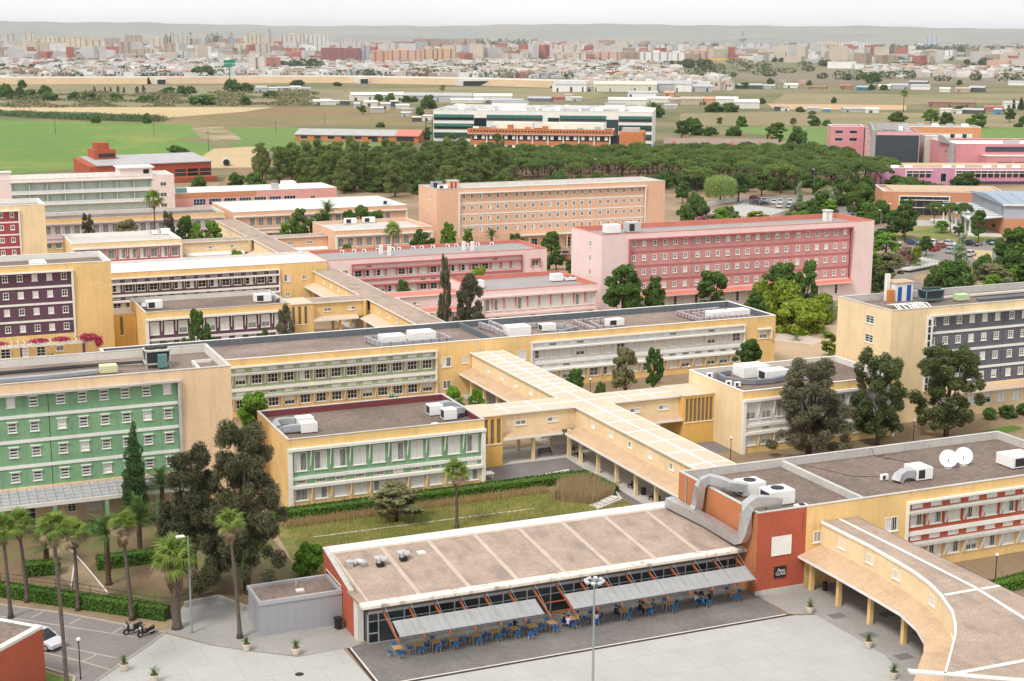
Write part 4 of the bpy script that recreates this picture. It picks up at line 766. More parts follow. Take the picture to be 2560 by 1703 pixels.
def dish(x, y, z, lab):
    d = thing('satellite_dish', lab, 'satellite dish', (x, y, z)); n = 20; b = MB(); rings = [(0, .16), (.4, .13), (.75, .06), (.95, 0)]; ax = Vector((-.55, -.75, .38)).normalized(); u = ax.orthogonal().normalized(); w = ax.cross(u); c = Vector((x, y, z + 1.1))
    idx = []
    for rr, dd in rings:
        idx.append(len(b.v)); b.v += [tuple(c + (u * math.cos(i * 2 * math.pi / n) + w * math.sin(i * 2 * math.pi / n)) * max(rr, .01) - ax * dd) for i in range(n)]
    for a, e in zip(idx, idx[1:]):
        for i in range(n): b.f.append((a + i, a + (i + 1) % n, e + (i + 1) % n, e + i)); b.m.append(0)
    b.obj('reflector', acw, d, smooth=True); MB().tube([(x, y, z), (x, y, z + 1.05)], .06, 8).tube([(x, y + .1, z), tuple(c - ax * .16)], .05, 8).obj('mount', steel, d)
    MB().tube([tuple(c - w * .9), tuple(c + ax * .8)], .02, 6).tube([tuple(c + ax * .75), tuple(c + ax * .92)], .06, 8).obj('feed_arm', steel, d)
    for a, e in ((0, .35), ): MB().prism([(x - .35, y - .35), (x + .35, y - .35), (x + .35, y + .35), (x - .35, y + .35)], z, z + .08).obj('base_plate', conc, d)
dish(102.7, 120.7, 7.4, 'white satellite dish standing next to the roof cable'); dish(104.9, 120.9, 7.4, 'white satellite dish on the side of the long rooftop unit')
an = thing('aerial', 'thin television aerial with small cross elements on the near roof', 'aerial', (94.9, 121.3, 7.4)); MB().tube([(94.9, 121.3, 7.4), (94.9, 121.3, 9.6)], .03, 6).obj('mast', steel, an); b = MB()
for zz, dx in ((9.5, -.5), (9.1, .25)):
    b.tube([(94.9 + dx - .4, 121.3, zz), (94.9 + dx + .4, 121.3, zz + .1)], .02, 5)
    for i in range(5): b.tube([(94.9 + dx - .35 + i * .17, 121.0, zz + i * .02), (94.9 + dx - .35 + i * .17, 121.6, zz + i * .02)], .015, 5)
b.obj('elements', blk, an)
one(MB().tube([(89.5, 127.2, 7.42), (91.5, 122, 7.42), (95.0, 120.6, 7.42)], .03, 5).tube([(98.2, 127.9, 8.2), (98.4, 127.7, 7.42), (102.0, 121, 7.42)], .03, 5), 'roof_cable', blk, 'black cables snaking across the brown gravel roof', 'cable')
# green wing
ac('white twin unit casing with round duct hood on the green wing', 60.2, 163.0, 7.45, 1.7, 1.5, 1.2, 'l'); ac('white cube unit in front of the twin unit on the green wing', 61.0, 160.3, 7.45, 1.6, 1.4, 1.25, 'l')
ductrun('grey elbow duct behind the white units on the green wing', [(61.8, 160.4, 8.4), (62.6, 160.6, 8.4), (63.0, 161.0, 8.2), (63.1, 161.4, 7.5)], .8, .7, ductg); ductrun('grey round-backed duct between the units and the maroon parapet', [(61.0, 163.2, 8.5), (62.0, 163.2, 8.6), (62.9, 163.2, 8.3), (63.2, 163.2, 7.6)], 1.0, .7, ductg)
ac('white box unit by the brick-free parapet corner of the green wing', 43.9, 161.0, 7.45, 1.9, 1.4, 1.15, ''); ac('white low unit behind the box unit on the green wing', 44.4, 164.4, 7.45, 2.0, 1.5, .9, '')
ductrun('grey snaking duct beside the white box unit on the green wing', [(43.0, 161.0, 8.1), (42.0, 161.1, 8.1), (41.2, 161.3, 8.0), (40.8, 161.9, 7.7)], .75, .75, ductg); ductrun('grey curved duct feeding the low unit on the green wing', [(43.4, 164.6, 8.0), (42.4, 164.9, 8.05), (41.4, 165.0, 8.0), (40.9, 164.4, 7.9), (41.0, 163.4, 7.6)], .7, .7, ductg)
one(MB().tube([(58.6, 158.4, 7.46), (58.6, 158.4, 7.62)], [.6, .5], 14), 'roof_vent', acw, 'white round vent cap on the green wing roof', 'vent')
# central range
zE = 7.26
ac('smooth white tank-like unit inside the taped duct loop on the central range', 69.5, 206.4, zE, 3.6, 2.6, 1.35, '', feet=False); ac('smooth white tank-like unit beside the dark roof wall', 74.6, 207.6, zE, 3.8, 2.8, 1.35, '', feet=False)
ductrun('grey duct loop with red tape around the two white tanks', [(68.4, 208.6, 7.75), (66.2, 208.9, 7.75), (66.6, 206.2, 7.75), (67.2, 203.6, 7.7), (69.5, 203.4, 7.7), (74, 203.5, 7.7), (77.8, 203.7, 7.7), (77.6, 207.6, 7.75)], .55, .75, ductg, stripes=1.25)
ac('rounded white unit beside the taped duct stubs', 89.7, 205.8, zE, 3.6, 2.6, 1.4, '', feet=False); ac('white unit with black side grille beside the rounded unit', 95.2, 206.6, zE, 2.4, 1.6, 1.0, 'l')
ductrun('grey duct stub with red tape near the roof divider', [(86.2, 212.6, 7.8), (86.8, 208.5, 7.8), (87.0, 205.0, 7.6)], .5, .8, alum, stripes=1.3); ductrun('second grey duct stub with red tape beside the rounded unit', [(88.0, 212.9, 7.9), (88.4, 209.2, 7.8), (88.2, 206.5, 7.6)], .5, .8, alum, stripes=1.3)
ductrun('low taped duct around the white unit with black grille', [(92.0, 209.8, 7.7), (97.2, 208.8, 7.7), (99.6, 204.8, 7.6), (96.6, 203.6, 7.6), (94.6, 203.8, 7.6)], .5, .6, ductg, stripes=1.4)
ac('small white unit with black end in the open duct frame', 106.8, 206.2, zE, 2.8, 1.5, 1.05, 'f'); ductrun('open U of taped ducting around the small white unit', [(105.4, 203.6, 7.6), (103.2, 204.2, 7.6), (103.6, 208.6, 7.6), (108.5, 208.4, 7.6)], .5, .55, alum, stripes=1.0); ductrun('long taped duct leg beside the U of ducting', [(101.8, 203.3, 7.6), (101.6, 210.2, 7.6), (107, 210.6, 7.6)], .55, .55, alum, stripes=1.0)
ac('flat white unit pair half in the square taped duct loop', 125.8, 206.0, zE, 3.6, 2.2, 1.15, '', feet=False); ac('flat white unit at the parapet end of the central range', 129.8, 206.2, zE, 3.2, 2.2, 1.15, '', feet=False); ductrun('square taped duct loop around the flat white units', [(128.6, 210.6, 7.7), (120.6, 210.2, 7.7), (120.9, 203.3, 7.7), (125, 203.2, 7.7), (130.0, 203.4, 7.7)], .6, .65, alum, stripes=.9); ductrun('inner taped duct loop beside the flat white units', [(126.5, 208.8, 7.6), (122.6, 208.6, 7.6), (122.9, 204.6, 7.6), (127.5, 204.6, 7.6)], .45, .55, alum, stripes=.9)
one(MB().tube([(99.8, 209.8, zE), (99.8, 209.8, zE + .4)], [.18, .28], 10), 'roof_vent', alum, 'small mushroom vent between the duct loops on the central range', 'vent')
ld = thing('ladder', 'thin wall ladder above the walkway roof on the central range', 'ladder', (80.6, 199.5, 6.5)); b = MB().tube([(80.4, 199.45, 6.5), (80.4, 199.45, 8.6)], .025, 5).tube([(80.9, 199.45, 6.5), (80.9, 199.45, 8.6)], .025, 5); b.obj('rail', concl, ld); b = MB()
for i in range(7): b.tube([(80.4, 199.45, 6.7 + i * .28), (80.9, 199.45, 6.7 + i * .28)], .018, 5)
b.obj('rung', concl, ld)
# grey-white wing
ac('big rounded white unit on the grey-white wing', 107.2, 166.6, 7.5, 4.0, 2.8, 1.5, '', feet=False); ac('white unit with black end grille on the grey-white wing', 108.8, 163.6, 7.5, 3.6, 2.0, 1.35, 'l', feet=False)
ductrun('grey duct with white seams curving round the grey-white wing roof', [(104.6, 167.9, 7.85), (102.4, 167.2, 7.85), (102.0, 165.2, 7.85), (102.6, 162.9, 7.85), (104.6, 161.6, 7.85), (107.4, 161.4, 7.85), (109.4, 161.8, 8.0)], .55, .6, mat('duct_charcoal', (.19, .2, .22), rough=.6)); ductrun('silver elbow dropping to red pipe stubs on the grey-white wing', [(110.6, 162.8, 8.3), (112.0, 161.9, 8.3), (113.0, 161.2, 8.0), (113.4, 160.6, 7.5)], 1.1, .95, alum)
for i, (x, y) in enumerate(((101.0, 167.0), (100.9, 162.0), (101.6, 161.0))): ac('small white split unit near the parapet of the grey-white wing', x, y, 7.5, .85, .4, .65, 'f', group='split units on the grey-white wing')
# other roofs
ac('white unit with black front and duct on the plum wing by the block', 41.6, 247.8, 7.5, 2.6, 1.6, 1.3, 'f'); ductrun('grey elbow beside the white unit on the plum wing', [(40.6, 248.2, 8.2), (39.9, 247.6, 8.2), (39.8, 246.8, 7.8)], .8, .8, steel); ac('white unit with black front on the plum wing by the walkway', 60.0, 247.6, 7.5, 2.8, 1.7, 1.3, 'f')
ductrun('grey elbow beside the unit near the walkway on the plum wing', [(61.3, 247.6, 8.3), (62.2, 247.2, 8.2), (62.5, 246.6, 7.8)], .8, .8, steel)
ac('white unit with dark top on the pink wing', 116.4, 248.7, 7.5, 2.2, 1.5, 1.3, ''); ac('low white condenser on the pink wing', 119.2, 248.4, 7.5, 2.4, 1.2, .5, '', 2); ac('white rooftop unit hidden by the tree on the pink wing', 99.6, 247.0, 7.5, 2.4, 1.6, 1.3, 'l')
ac('white rooftop unit on the rose pink block', 130.9, 254.6, 15.15, 3.0, 2.0, 1.6, ''); ac('grey louvred rooftop unit on the rose pink block', 135.3, 254.4, 15.15, 2.8, 2.0, 1.9, 'f', m=mat('grey_casing', (.5, .49, .47)))
h = thing('roof_hut', 'small white chimney hut on the rose pink block', 'hut', (182, 255.8, 15.1)); MB().box(181.2, 255.2, 15.1, 182.7, 256.5, 17.2).obj('wall', wht, h); MB().box(181.0, 255.0, 17.2, 182.9, 256.7, 17.4).obj('cap', concl, h); slab(h, 'vent', 181.35, 181.65, 255.17, 255.2, 15.4, 16.9, greenm)
h = thing('roof_hut', 'salmon hut with maroon doors on the salmon block', 'hut', (133.5, 348, 15.1)); MB().box(132.6, 347.2, 15.1, 135.2, 349.4, 17.0).obj('wall', salm, h); MB().box(132.4, 347.0, 17.0, 135.4, 349.6, 17.15).obj('cap', wash_r, h); slab(h, 'door', 132.9, 133.6, 347.16, 347.2, 15.1, 16.7, crim); slab(h, 'door', 134.0, 134.6, 347.16, 347.2, 15.1, 16.7, crim)
ac('dark framed chiller on the salmon block', 130.2, 350.0, 15.1, 2.6, 1.6, 1.6, 'f', 2, m=ductg); ac('pair of white condensers in front of the dark chiller', 131.0, 347.6, 15.1, 2.6, .8, .9, 'f')
for i, (x, y) in enumerate(((96.8, 293.7), (97.8, 291.4), (114.9, 292.4), (116.6, 291.6))): one(MB().box(x - .32, y - .32, 7.6, x + .32, y + .32, 9.6), 'chimney', wht, ('square white chimney by the roof seam of the long pink range', 'square white chimney in front of the roof seam of the long pink range', 'square white chimney on a stepped base on the long pink range', 'slim white chimney beside the stepped one on the long pink range')[i], 'chimney')
for i in range(14):
    x = 90 + i * 2.6 + r.uniform(-.7, .7); ac('small white condenser along the rear parapet of the pink range', x, 298.6, 7.6, .8, .4, .6, 'f', group='condensers along the pink range parapet', feet=False)
for x, y in ((106.6, 347.2), (111.5, 347.8)): ac('twin white condenser on the salmon wing roof', x, y, 7.45, 3.0, 1.2, 1.3, 'f', group='condensers on the salmon wing')
ac('white unit with black front on the long salmon range', 128.3, 384.4, 7.45, 2.6, 1.6, 1.3, 'f'); ac('white unit with black end on the maroon wing by the palm', 61, 344, 7.45, 2.2, 1.4, 1.2, 'l'); ac('second white condenser on the maroon wing', 58.6, 344.6, 7.45, 1.4, 1.2, .9, 'l')
# slate block roof
h = thing('roof_hut', 'white rooftop hut with two blue doors and a chimney on the slate block', 'hut', (135.2, 172.4, 15.1)); MB().box(133.9, 170.9, 15.1, 137.0, 172.9, 17.8).obj('wall', wht, h); MB().ext([(170.7, 17.8), (173.1, 17.8), (173.1, 18.0), (170.7, 17.9)], 'x', 133.7, 137.2).obj('roof', tilep, h); slab(h, 'door', 134.3, 135.0, 170.86, 170.9, 15.1, 17.2, bluem); slab(h, 'door', 135.9, 136.6, 170.86, 170.9, 15.1, 17.4, bluem); MB().box(133.1, 171.9, 15.1, 133.7, 172.5, 19.0).obj('chimney', wht, h); slab(h, 'orange_box', 132.6, 133.5, 170.6, 171.2, 15.1, 16.9, mat('orange_paint', (.55, .2, .06)))
def chiller(lab, x, y, z, w, d, hh, m):
    c = thing('chiller', lab, 'chiller', (x, y, z)); x0, x1, y0, y1 = x - w / 2, x + w / 2, y - d / 2, y + d / 2
    for a in (x0, x1 - .12):
        for e in (y0, y1 - .12): MB().box(a, e, z, a + .12, e + .12, z + hh).obj('post', m, c)
    MB().box(x0, y0, z + hh - .15, x1, y1, z + hh).box(x0, y0, z + .5, x1, y1, z + .62).obj('frame', m, c); MB().ext([(x0 + .25, z + .62), (x1 - .25, z + .62), (x1 - .05, z + hh - .15), (x0 + .05, z + hh - .15)], 'y', y0 + .1, y1 - .1).obj('coil', darkg, c)
    for i in range(2): MB().tube([(x0 + w * (.27 + .46 * i), y, z + hh), (x0 + w * (.27 + .46 * i), y, z + hh + .22)], min(w * .23, d * .4), 14).obj('fan_guard', darkg, c)
    return c
chiller('teal framed chiller beside the blue-door hut', 138.6, 168.9, 15.1, 3.2, 2.0, 1.9, tealm); ac('pale green water tank unit on the slate block', 143.4, 168.0, 15.1, 2.0, 1.2, .9, '', m=greenm)
ps = thing('pipework', 'tangle of white insulated pipes on the slate block roof', 'pipes', (132, 166, 15.1)); b = MB(); q = random.Random(5)
for i in range(12): x = 129.5 + i * .5; b.tube([(x, 163.2 + q.random(), 15.3), (x + .3, 165 + q.random(), 15.5 + .3 * q.random()), (x + 1.0, 168.2, 15.35)], .09, 6)
b.obj('pipe', acw, ps)
one(MB().duct([(140.5, 169.8, 15.4), (150, 170, 15.4), (165, 170.2, 15.4)], .5, .3), 'cable_tray', concl, 'long grey cable tray on the slate block roof', 'cable tray'); one(MB().duct([(145.5, 166.8, 15.3), (165, 167, 15.3)], .9, .3), 'cable_tray', conk, 'wide dark duct channel on the slate block roof', 'duct')
# green block roof
chiller('pale framed chiller with teal control box on the green block', 28.2, 168.0, 15.1, 2.8, 2.4, 2.1, mat('cream_machine_paint', (.55, .53, .45))); ac('teal control box in front of the pale chiller', 28.6, 166.5, 15.3, 1.0, .5, 1.5, '', m=tealm, feet=False); ac('pale yellow-green water box on the green block', 22.6, 166.7, 15.1, 1.9, 1.2, .85, '', m=mat('pale_lime_paint', (.62, .62, .36)))
b = MB()
for i in range(3): b.tube([(3, 169.6 + i * .5, 15.25), (20, 170.0 + i * .5, 15.3), (26.8, 168.6 + i * .3, 15.6)], .1, 6)
one(b, 'roof_pipes', blk, 'three long black pipes across the green block roof', 'pipes'); one(MB().duct([(3, 166.0, 15.35), (16, 166.3, 15.35), (21.4, 166.6, 15.4)], .8, .4), 'cable_tray', ductg, 'grey channel duct along the green block roof edge', 'duct')
one(MB().box(32.2, 164.0, 15.1, 32.4, 168.2, 15.45).box(32.4, 168.0, 15.1, 34.5, 168.2, 15.45), 'roof_kerb', wht, 'white L-shaped kerb in the corner of the green block roof', 'kerb'); one(MB().box(30.6, 161.9, 15.1, 31.7, 162.8, 15.25).tube([(31.2, 162.4, 15.2), (31.2, 162.4, 16.3)], .03, 5), 'antenna_base', concl, 'small concrete antenna base on the green block roof', 'antenna')
tk = one(cbox(MB(), 22.4, 250, 15.1, 25.0, 252.4, 16.2, .3), 'water_tank', acw, 'white water tank on the plum block roof', 'tank')
# grey metal annex beside the cafe
t = thing('metal_annex', 'grey clad flat-roofed annex against the brick cafe wall', 'annex', (28.4, 121.7, 0)); clad = mat('grey_cladding', (.37, .37, .40), rough=.5, metal=.25, var=.04, scale=.3)
MB().box(28.4, 121.7, 0.12, 35.95, 126.0, 3.0).obj('wall', clad, t); MB().box(28.3, 121.6, 3.0, 35.95, 121.85, 3.36).box(28.3, 125.85, 3.0, 35.95, 126.1, 3.36).box(28.3, 121.85, 3.0, 28.55, 125.85, 3.36).box(35.7, 121.85, 3.0, 35.95, 125.85, 3.36).obj('parapet', alum, t)
MB().face([(28.55, 121.85, 3.1), (35.7, 121.85, 3.1), (35.7, 125.85, 3.1), (28.55, 125.85, 3.1)]).obj('roof', gravd, t); MB().box(28.42, 121.72, 0, 35.95, 125.98, .12).obj('plinth', conc, t)
for i in range(9): slab(t, 'panel_joint', 29.2 + i * .8, 29.215 + i * .8, 121.685, 121.7, .12, 3.0, ductg)
slab(t, 'roof_cap', 32.2, 32.9, 123.2, 123.8, 3.1, 3.25, concl); MB().tube([(32.5, 124.6, 3.1), (32.5, 124.6, 3.6)], .1, 8).obj('vent', alum, t)
bn = thing('waste_bin', 'black wheeled waste bin beside the annex', 'bin', (35.3, 120.9, 0)); MB().ext([(35.05, .15), (35.55, .15), (35.62, 1.0), (34.98, 1.0)], 'y', 120.6, 121.2).obj('body', blk, bn); MB().box(34.95, 120.55, 1.0, 35.65, 121.25, 1.1).obj('lid', blk, bn); MB().tube([(35.0, 121.15, .12), (35.6, 121.15, .12)], .12, 8).obj('wheel', blk, bn)
# brick building at the road corner
t = thing('brick_building', 'red brick building corner with white coping and gravel roof by the silver car', 'building', (3, 119, 0)); zz = 5.0
pts = [(9.8, 119.4), (6.8, 122.4), (-4, 133), (-12, 125), (6.3, 107.8), (6.3, 115.8)]
pts = [(9.9, 119.3), (-4.0, 133.4), (-16, 121.5), (-2.0, 107.5)]
MB().prism(pts[::-1], 0, zz - .25).obj('wall', brickr, t)
cx, cy = sum(p[0] for p in pts) / 4, sum(p[1] for p in pts) / 4; inn = [(cx + (p[0] - cx) * .94, cy + (p[1] - cy) * .94) for p in pts]; b = MB(); l = MB()
for i in range(4):
    j = (i + 1) % 4; b.prism([pts[i], inn[i], inn[j], pts[j]], zz - .25, zz); l.face([(*inn[i], zz - .9), (*inn[j], zz - .9), (*inn[j], zz), (*inn[i], zz)])
b.obj('coping', concl, t); l.obj('parapet_lining', conk, t); MB().face([(*p, zz - .24) for p in inn]).obj('roof', grav, t)
# low walls and steps by the annex
kerb([(23.6, 131.4), (26.9, 131.9), (28.6, 128.4), (29.3, 128.0)], .3, .55, 'planter_wall', pav, 'low grey wall around the steps beside the annex', 'wall')
st = thing('steps', 'short flight of concrete steps by the long grass', 'steps', (74.4, 143.9, 0))
for i in range(5): MB().prism([(72.4 + i * .8, 143.2 + i * .42), (73.1 + i * .8, 143.5 + i * .42), (72.7 + i * .8, 144.7 + i * .42), (72.0 + i * .8, 144.4 + i * .42)], 0, .1 + i * .04).obj('tread', concl, st)
st = thing('steps', 'concrete entrance steps beside the green wing', 'steps', (65, 155.6, 0))
for i in range(4): MB().box(64.3, 154.6 + i * .3, 0, 66.2, 154.9 + i * .3, .12 + i * .1).obj('tread', concl, st)
# ---------------------------------------------------------------- vegetation
L_dark = leafmat('casuarina_needles', (.035, .042, .02), (.16, .155, .075), .15)
L_grey = leafmat('greybrown_needles', (.06, .06, .035), (.23, .215, .125), .15)
L_green = leafmat('broad_leaves', (.04, .09, .016), (.18, .30, .06), .3)
L_brite = leafmat('bright_leaves', (.10, .22, .02), (.28, .46, .06), .35)
L_yel = leafmat('yellowgreen_leaves', (.12, .19, .02), (.38, .46, .05), .35)
L_olive = leafmat('olive_leaves', (.11, .12, .05), (.33, .32, .15), .25)
L_pine = leafmat('pine_needles', (.05, .10, .022), (.21, .29, .065), .15)
L_pine2 = leafmat('pale_pine_needles', (.06, .10, .03), (.26, .30, .08), .15)
L_hedge = leafmat('hedge_leaves', (.04, .12, .01), (.17, .32, .03), .25)
L_palm = leafmat('palm_leaves', (.075, .150, .022), (.330, .420, .083), .3)
L_date = leafmat('date_palm_leaves', (.053, .112, .027), (.165, .255, .068), .25)
L_dead = leafmat('dead_palm_leaves', (.160, .110, .065), (.360, .270, .170), .1)
L_silver = leafmat('silver_leaves', (.210, .285, .150), (.510, .600, .405), .25)
L_fl = leafmat('oleander_leaves', (.075, .128, .038), (.195, .255, .090), .25, fl=(.750, .240, .390), flamt=.4)
L_bou = leafmat('bougainvillea_leaves', (.300, .022, .090), (.570, .045, .135), .25)
L_wfl = leafmat('white_flower_leaves', (.075, .150, .030), (.210, .330, .075), .25, fl=(.900, .900, .900), flamt=.3)
L_dry = leafmat('dry_grass_blades', (.330, .240, .120), (.600, .460, .280), .2)
bark = mat('bark', (.13, .09, .065), var=.25, scale=2.5, bump=.5, bscale=8)
barkp = mat('palm_bark', (.115, .09, .075), var=.25, scale=3, bump=.5, bscale=10)
barkd = mat('date_palm_bark', (.10, .06, .04), var=.3, scale=4, bump=.8, bscale=8)
def leaves(P, D, l, w, g, droop=0., tri=False):
    """leaf quads at P (n,3), loosely facing D (n,3)"""
    n = len(P); nrm = D + g.normal(0, .75, (n, 3)); nrm /= np.linalg.norm(nrm, axis=1)[:, None]
    a = g.normal(0, 1, (n, 3)); a[:, 2] -= droop; a -= nrm * (a * nrm).sum(1)[:, None]; a /= np.linalg.norm(a, axis=1)[:, None] + 1e-6; b = np.cross(nrm, a)
    s = g.uniform(.65, 1.35, (n, 1)); a = a * l * s * .5; b = b * w * s * .5
    V = np.stack([P - a, P + b * .9 - a * .1, P + a, P - b * .9 - a * .1], 1).reshape(-1, 3); return V
def quadmesh(name, V, mats, extra=None):
    n = len(V) // 4; me = bpy.data.meshes.new(name); me.vertices.add(n * 4); me.vertices.foreach_set('co', V.astype(np.float32).ravel())
    me.loops.add(n * 4); me.loops.foreach_set('vertex_index', np.arange(n * 4, dtype=np.int32)); me.polygons.add(n); me.polygons.foreach_set('loop_start', np.arange(0, n * 4, 4, dtype=np.int32)); me.polygons.foreach_set('loop_total', np.full(n, 4, dtype=np.int32))
    me.materials.append(mats); me.update(calc_edges=True); return me
def blob(lobes, n, g, shell=.55):
    """sample positions and outward directions in a set of lobes (x,y,z,rx,ry,rz)"""
    Lb = np.array(lobes, float); vol = (Lb[:, 3] * Lb[:, 4] * Lb[:, 5]) ** .67; k = g.choice(len(Lb), n, p=vol / vol.sum())
    d = g.normal(0, 1, (n, 3)); d /= np.linalg.norm(d, axis=1)[:, None]; rr = shell + (1 - shell) * g.random((n, 1)) ** .6
    return Lb[k, :3] + d * rr * Lb[k, 3:6], d
def lobes_round(g, h, w, k, base=.28, r=(.16, .28)):
    out = []
    for i in range(k):
        a = g.uniform(0, 6.283); zz = g.uniform(0, 1); rad = (w / 2) * (1 - .25 * abs(zz - .4)) * g.uniform(.35, .80) * (1 if zz < .75 else .55); s = w * g.uniform(*r)
        out.append((rad * math.cos(a), rad * math.sin(a), h * (base + (1 - base) * zz * .86) , s, s, s * g.uniform(.65, .95)))
    return out
def trunk_mesh(name, h, r0, g, limbs, m=None, lean=0.):
    b = MB(); top = (lean, g.uniform(-.2, .2), h); b.tube([(0, 0, -.1), (lean * .2 + g.uniform(-.1, .1), 0, h * .35), (lean * .6, g.uniform(-.15, .15), h * .7), top], [r0, r0 * .8, r0 * .55, r0 * .25], 7)
    for (x, y, z) in limbs: b.tube([(lean * .3, 0, min(h * .5, z * .45)), (x * .5 + lean * .3, y * .5, z * .72), (x, y, z)], [r0 * .45, r0 * .3, r0 * .08], 5)
    return b.mesh(name, m or bark, smooth=True)
PROTO = {}
def proto(kind, seed):
    """(trunk mesh, crown mesh, height, width) for one kind of tree"""
    k = (kind, seed)
    if k in PROTO: return PROTO[k]
    g = np.random.default_rng(seed * 17 + sum(map(ord, kind))); h, w, M, tr = 9., 6., L_green, None
    if kind in ('br', 'bb', 'ol', 'yl'):
        M = {'br': L_green, 'bb': L_brite, 'ol': L_olive, 'yl': L_yel}[kind]; lb = lobes_round(g, h, w, 46, .27 if kind != 'yl' else .1, (.075, .155)); P, D = blob(lb, 11000, g, .3); V = leaves(P, D, .40, .27, g)
        tr = trunk_mesh('trunk', h * .7, .2, g, [q[:3] for q in lb[:7]])
    elif kind in ('bl', 'ly'):
        M = L_green if kind == 'bl' else L_yel; h, w = 6., 8.; lb = lobes_round(g, h, w, 40, .06, (.09, .17)); P, D = blob(lb, 8000, g, .35); P[:, 2] = np.maximum(P[:, 2], .05); V = leaves(P, D, .5, .34, g); tr = trunk_mesh('trunk', 3.5, .16, g, [q[:3] for q in lb[:6]])
    elif kind in ('bu', 'op', 'fl', 'gn', 'cn'):
        h, w = 3., 4.; M = {'bu': L_green, 'op': L_fl, 'fl': L_wfl, 'gn': L_silver, 'cn': L_hedge}[kind]; lb = lobes_round(g, h * .95, w, 34, .1, (.09, .17)); P, D = blob(lb, 6500, g, .35); P[:, 2] = np.maximum(P[:, 2], .03); V = leaves(P, D, .28, .19, g); tr = trunk_mesh('trunk', 1.8, .09, g, [q[:3] for q in lb[:5]])
    elif kind == 'dk':                                # big dark casuarina
        h, w = 16., 9.; lb = []
        for i in range(95):
            zz = g.uniform(.06, 1); rad = w / 2 * (1.05 - .75 * zz) * g.uniform(.25, .95); a = g.uniform(0, 6.283); s = w * g.uniform(.05, .10); lb.append((rad * math.cos(a), rad * math.sin(a), h * (zz * .92 + .02), s, s, s * 1.2))
        P, D = blob(lb, 46000, g, .05); D[:, 2] *= .3; V = leaves(P, D, .46, .075, g, 1.1); M = L_dark; tr = trunk_mesh('trunk', h * .85, .3, g, [q[:3] for q in lb[:7]])
    elif kind == 'gy':
        h, w = 13., 7.; lb = []
        for i in range(85):
            zz = g.uniform(.04, 1); rad = w / 2 * (1.0 - .62 * zz ** 2) * g.uniform(.2, .9); a = g.uniform(0, 6.283); s = w * g.uniform(.055, .105); lb.append((rad * math.cos(a), rad * math.sin(a), h * (zz * .9 + .04), s, s, s * 1.3))
        P, D = blob(lb, 30000, g, .25); D[:, 2] *= .3; V = leaves(P, D, .42, .085, g, .9); M = L_grey; tr = trunk_mesh('trunk', h * .85, .26, g, [q[:3] for q in lb[:14]])
    elif kind == 'sp':                                # drooping dark evergreen with bare lower trunk
        h, w = 12.8, 7.5; lb = []
        for i in range(85):
            zz = g.uniform(0, 1); rad = w / 2 * math.sqrt(max(.1, 1 - (zz * 1.3 - .6) ** 2)) * g.uniform(.3, .88); a = g.uniform(0, 6.283); s = w * g.uniform(.05, .1); lb.append((rad * math.cos(a), rad * math.sin(a), h * (.16 + zz * .78), s, s, s * 1.4))
        P, D = blob(lb, 26000, g, .3); V = leaves(P, D, .36, .13, g, .9); M = leafmat('drooping_leaves', (.045, .068, .021), (.165, .195, .060), .2); tr = trunk_mesh('trunk', h * .8, .28, g, [q[:3] for q in lb[:12]])
    elif kind == 'um':                                # stone pine
        h, w = 9., 9.; lb = []
        for i in range(60):
            a = g.uniform(0, 6.283); q = math.sqrt(g.random()); lb.append((q * w * .42 * math.cos(a), q * w * .42 * math.sin(a), h * (.62 + .29 * math.sqrt(max(0, 1 - q * q)) * g.uniform(.75, 1.05)), .85 * g.uniform(.8, 1.3), .85 * g.uniform(.8, 1.3), .68))
        P, D = blob(lb, 9000, g, .55); V = leaves(P, D, .42, .15, g); M = L_pine; tr = trunk_mesh('trunk', h * .75, .22, g, [(x * .8, y * .8, z - .4) for x, y, z in [q[:3] for q in lb[:8]]])
    elif kind == 'pi':                                # tall rough pine
        h, w = 13., 7.5; lb = []
        for i in range(52):
            zz = g.uniform(.0, 1); rad = w / 2 * (1.0 - .6 * zz ** 1.5) * g.uniform(.25, .95); a = g.uniform(0, 6.283); s = g.uniform(.7, 1.25); lb.append((rad * math.cos(a), rad * math.sin(a), h * (.16 + zz * .78), s, s, s * .8))
        P, D = blob(lb, 9000, g, .5); V = leaves(P, D, .46, .16, g); M = (L_pine, L_pine2)[seed % 2]; tr = trunk_mesh('trunk', h * .85, .26, g, [q[:3] for q in lb[:8]])
    elif kind == 'wl':
        h, w = 9., 10.; lb = [(0, 0, 6.5, 3.2, 3.2, 2.0)] + [(3.4 * math.cos(a), 3.4 * math.sin(a), 4.6, 1.2, 1.2, 3.0) for a in np.arange(0, 6.2, .6)]; P, D = blob(lb, 12000, g, .5); V = leaves(P, D, .6, .1, g, 2.0); M = leafmat('willow_leaves', (.150, .240, .053), (.360, .480, .150), .3); tr = trunk_mesh('trunk', 6, .3, g, [(2, 1, 6), (-2, 1, 6.2), (0, -2, 6)])
    elif kind == 'pp':
        h, w = 8., 3.; lb = [(g.normal(0, .35), g.normal(0, .35), 1.2 + i * .33, .95 * (1 - i / 26), .95 * (1 - i / 26), .8) for i in range(20)]; P, D = blob(lb, 6000, g, .45); V = leaves(P, D, .3, .17, g); M = L_silver; tr = trunk_mesh('trunk', 5, .12, g, [])
    elif kind == 'cy':
        h, w = 10., 2.4; lb = [(g.normal(0, .1), g.normal(0, .1), .8 + i * .4, *([(1.15 * (1 - (i / 24) ** 1.6) + .12) * g.uniform(.85, 1.1)] * 2), .7) for i in range(24)]; P, D = blob(lb, 14000, g, .7); V = leaves(P, D, .2, .1, g, -1.2); M = leafmat('cypress_scales', (.027, .075, .018), (.083, .150, .033), .1); tr = trunk_mesh('trunk', 4, .15, g, [])
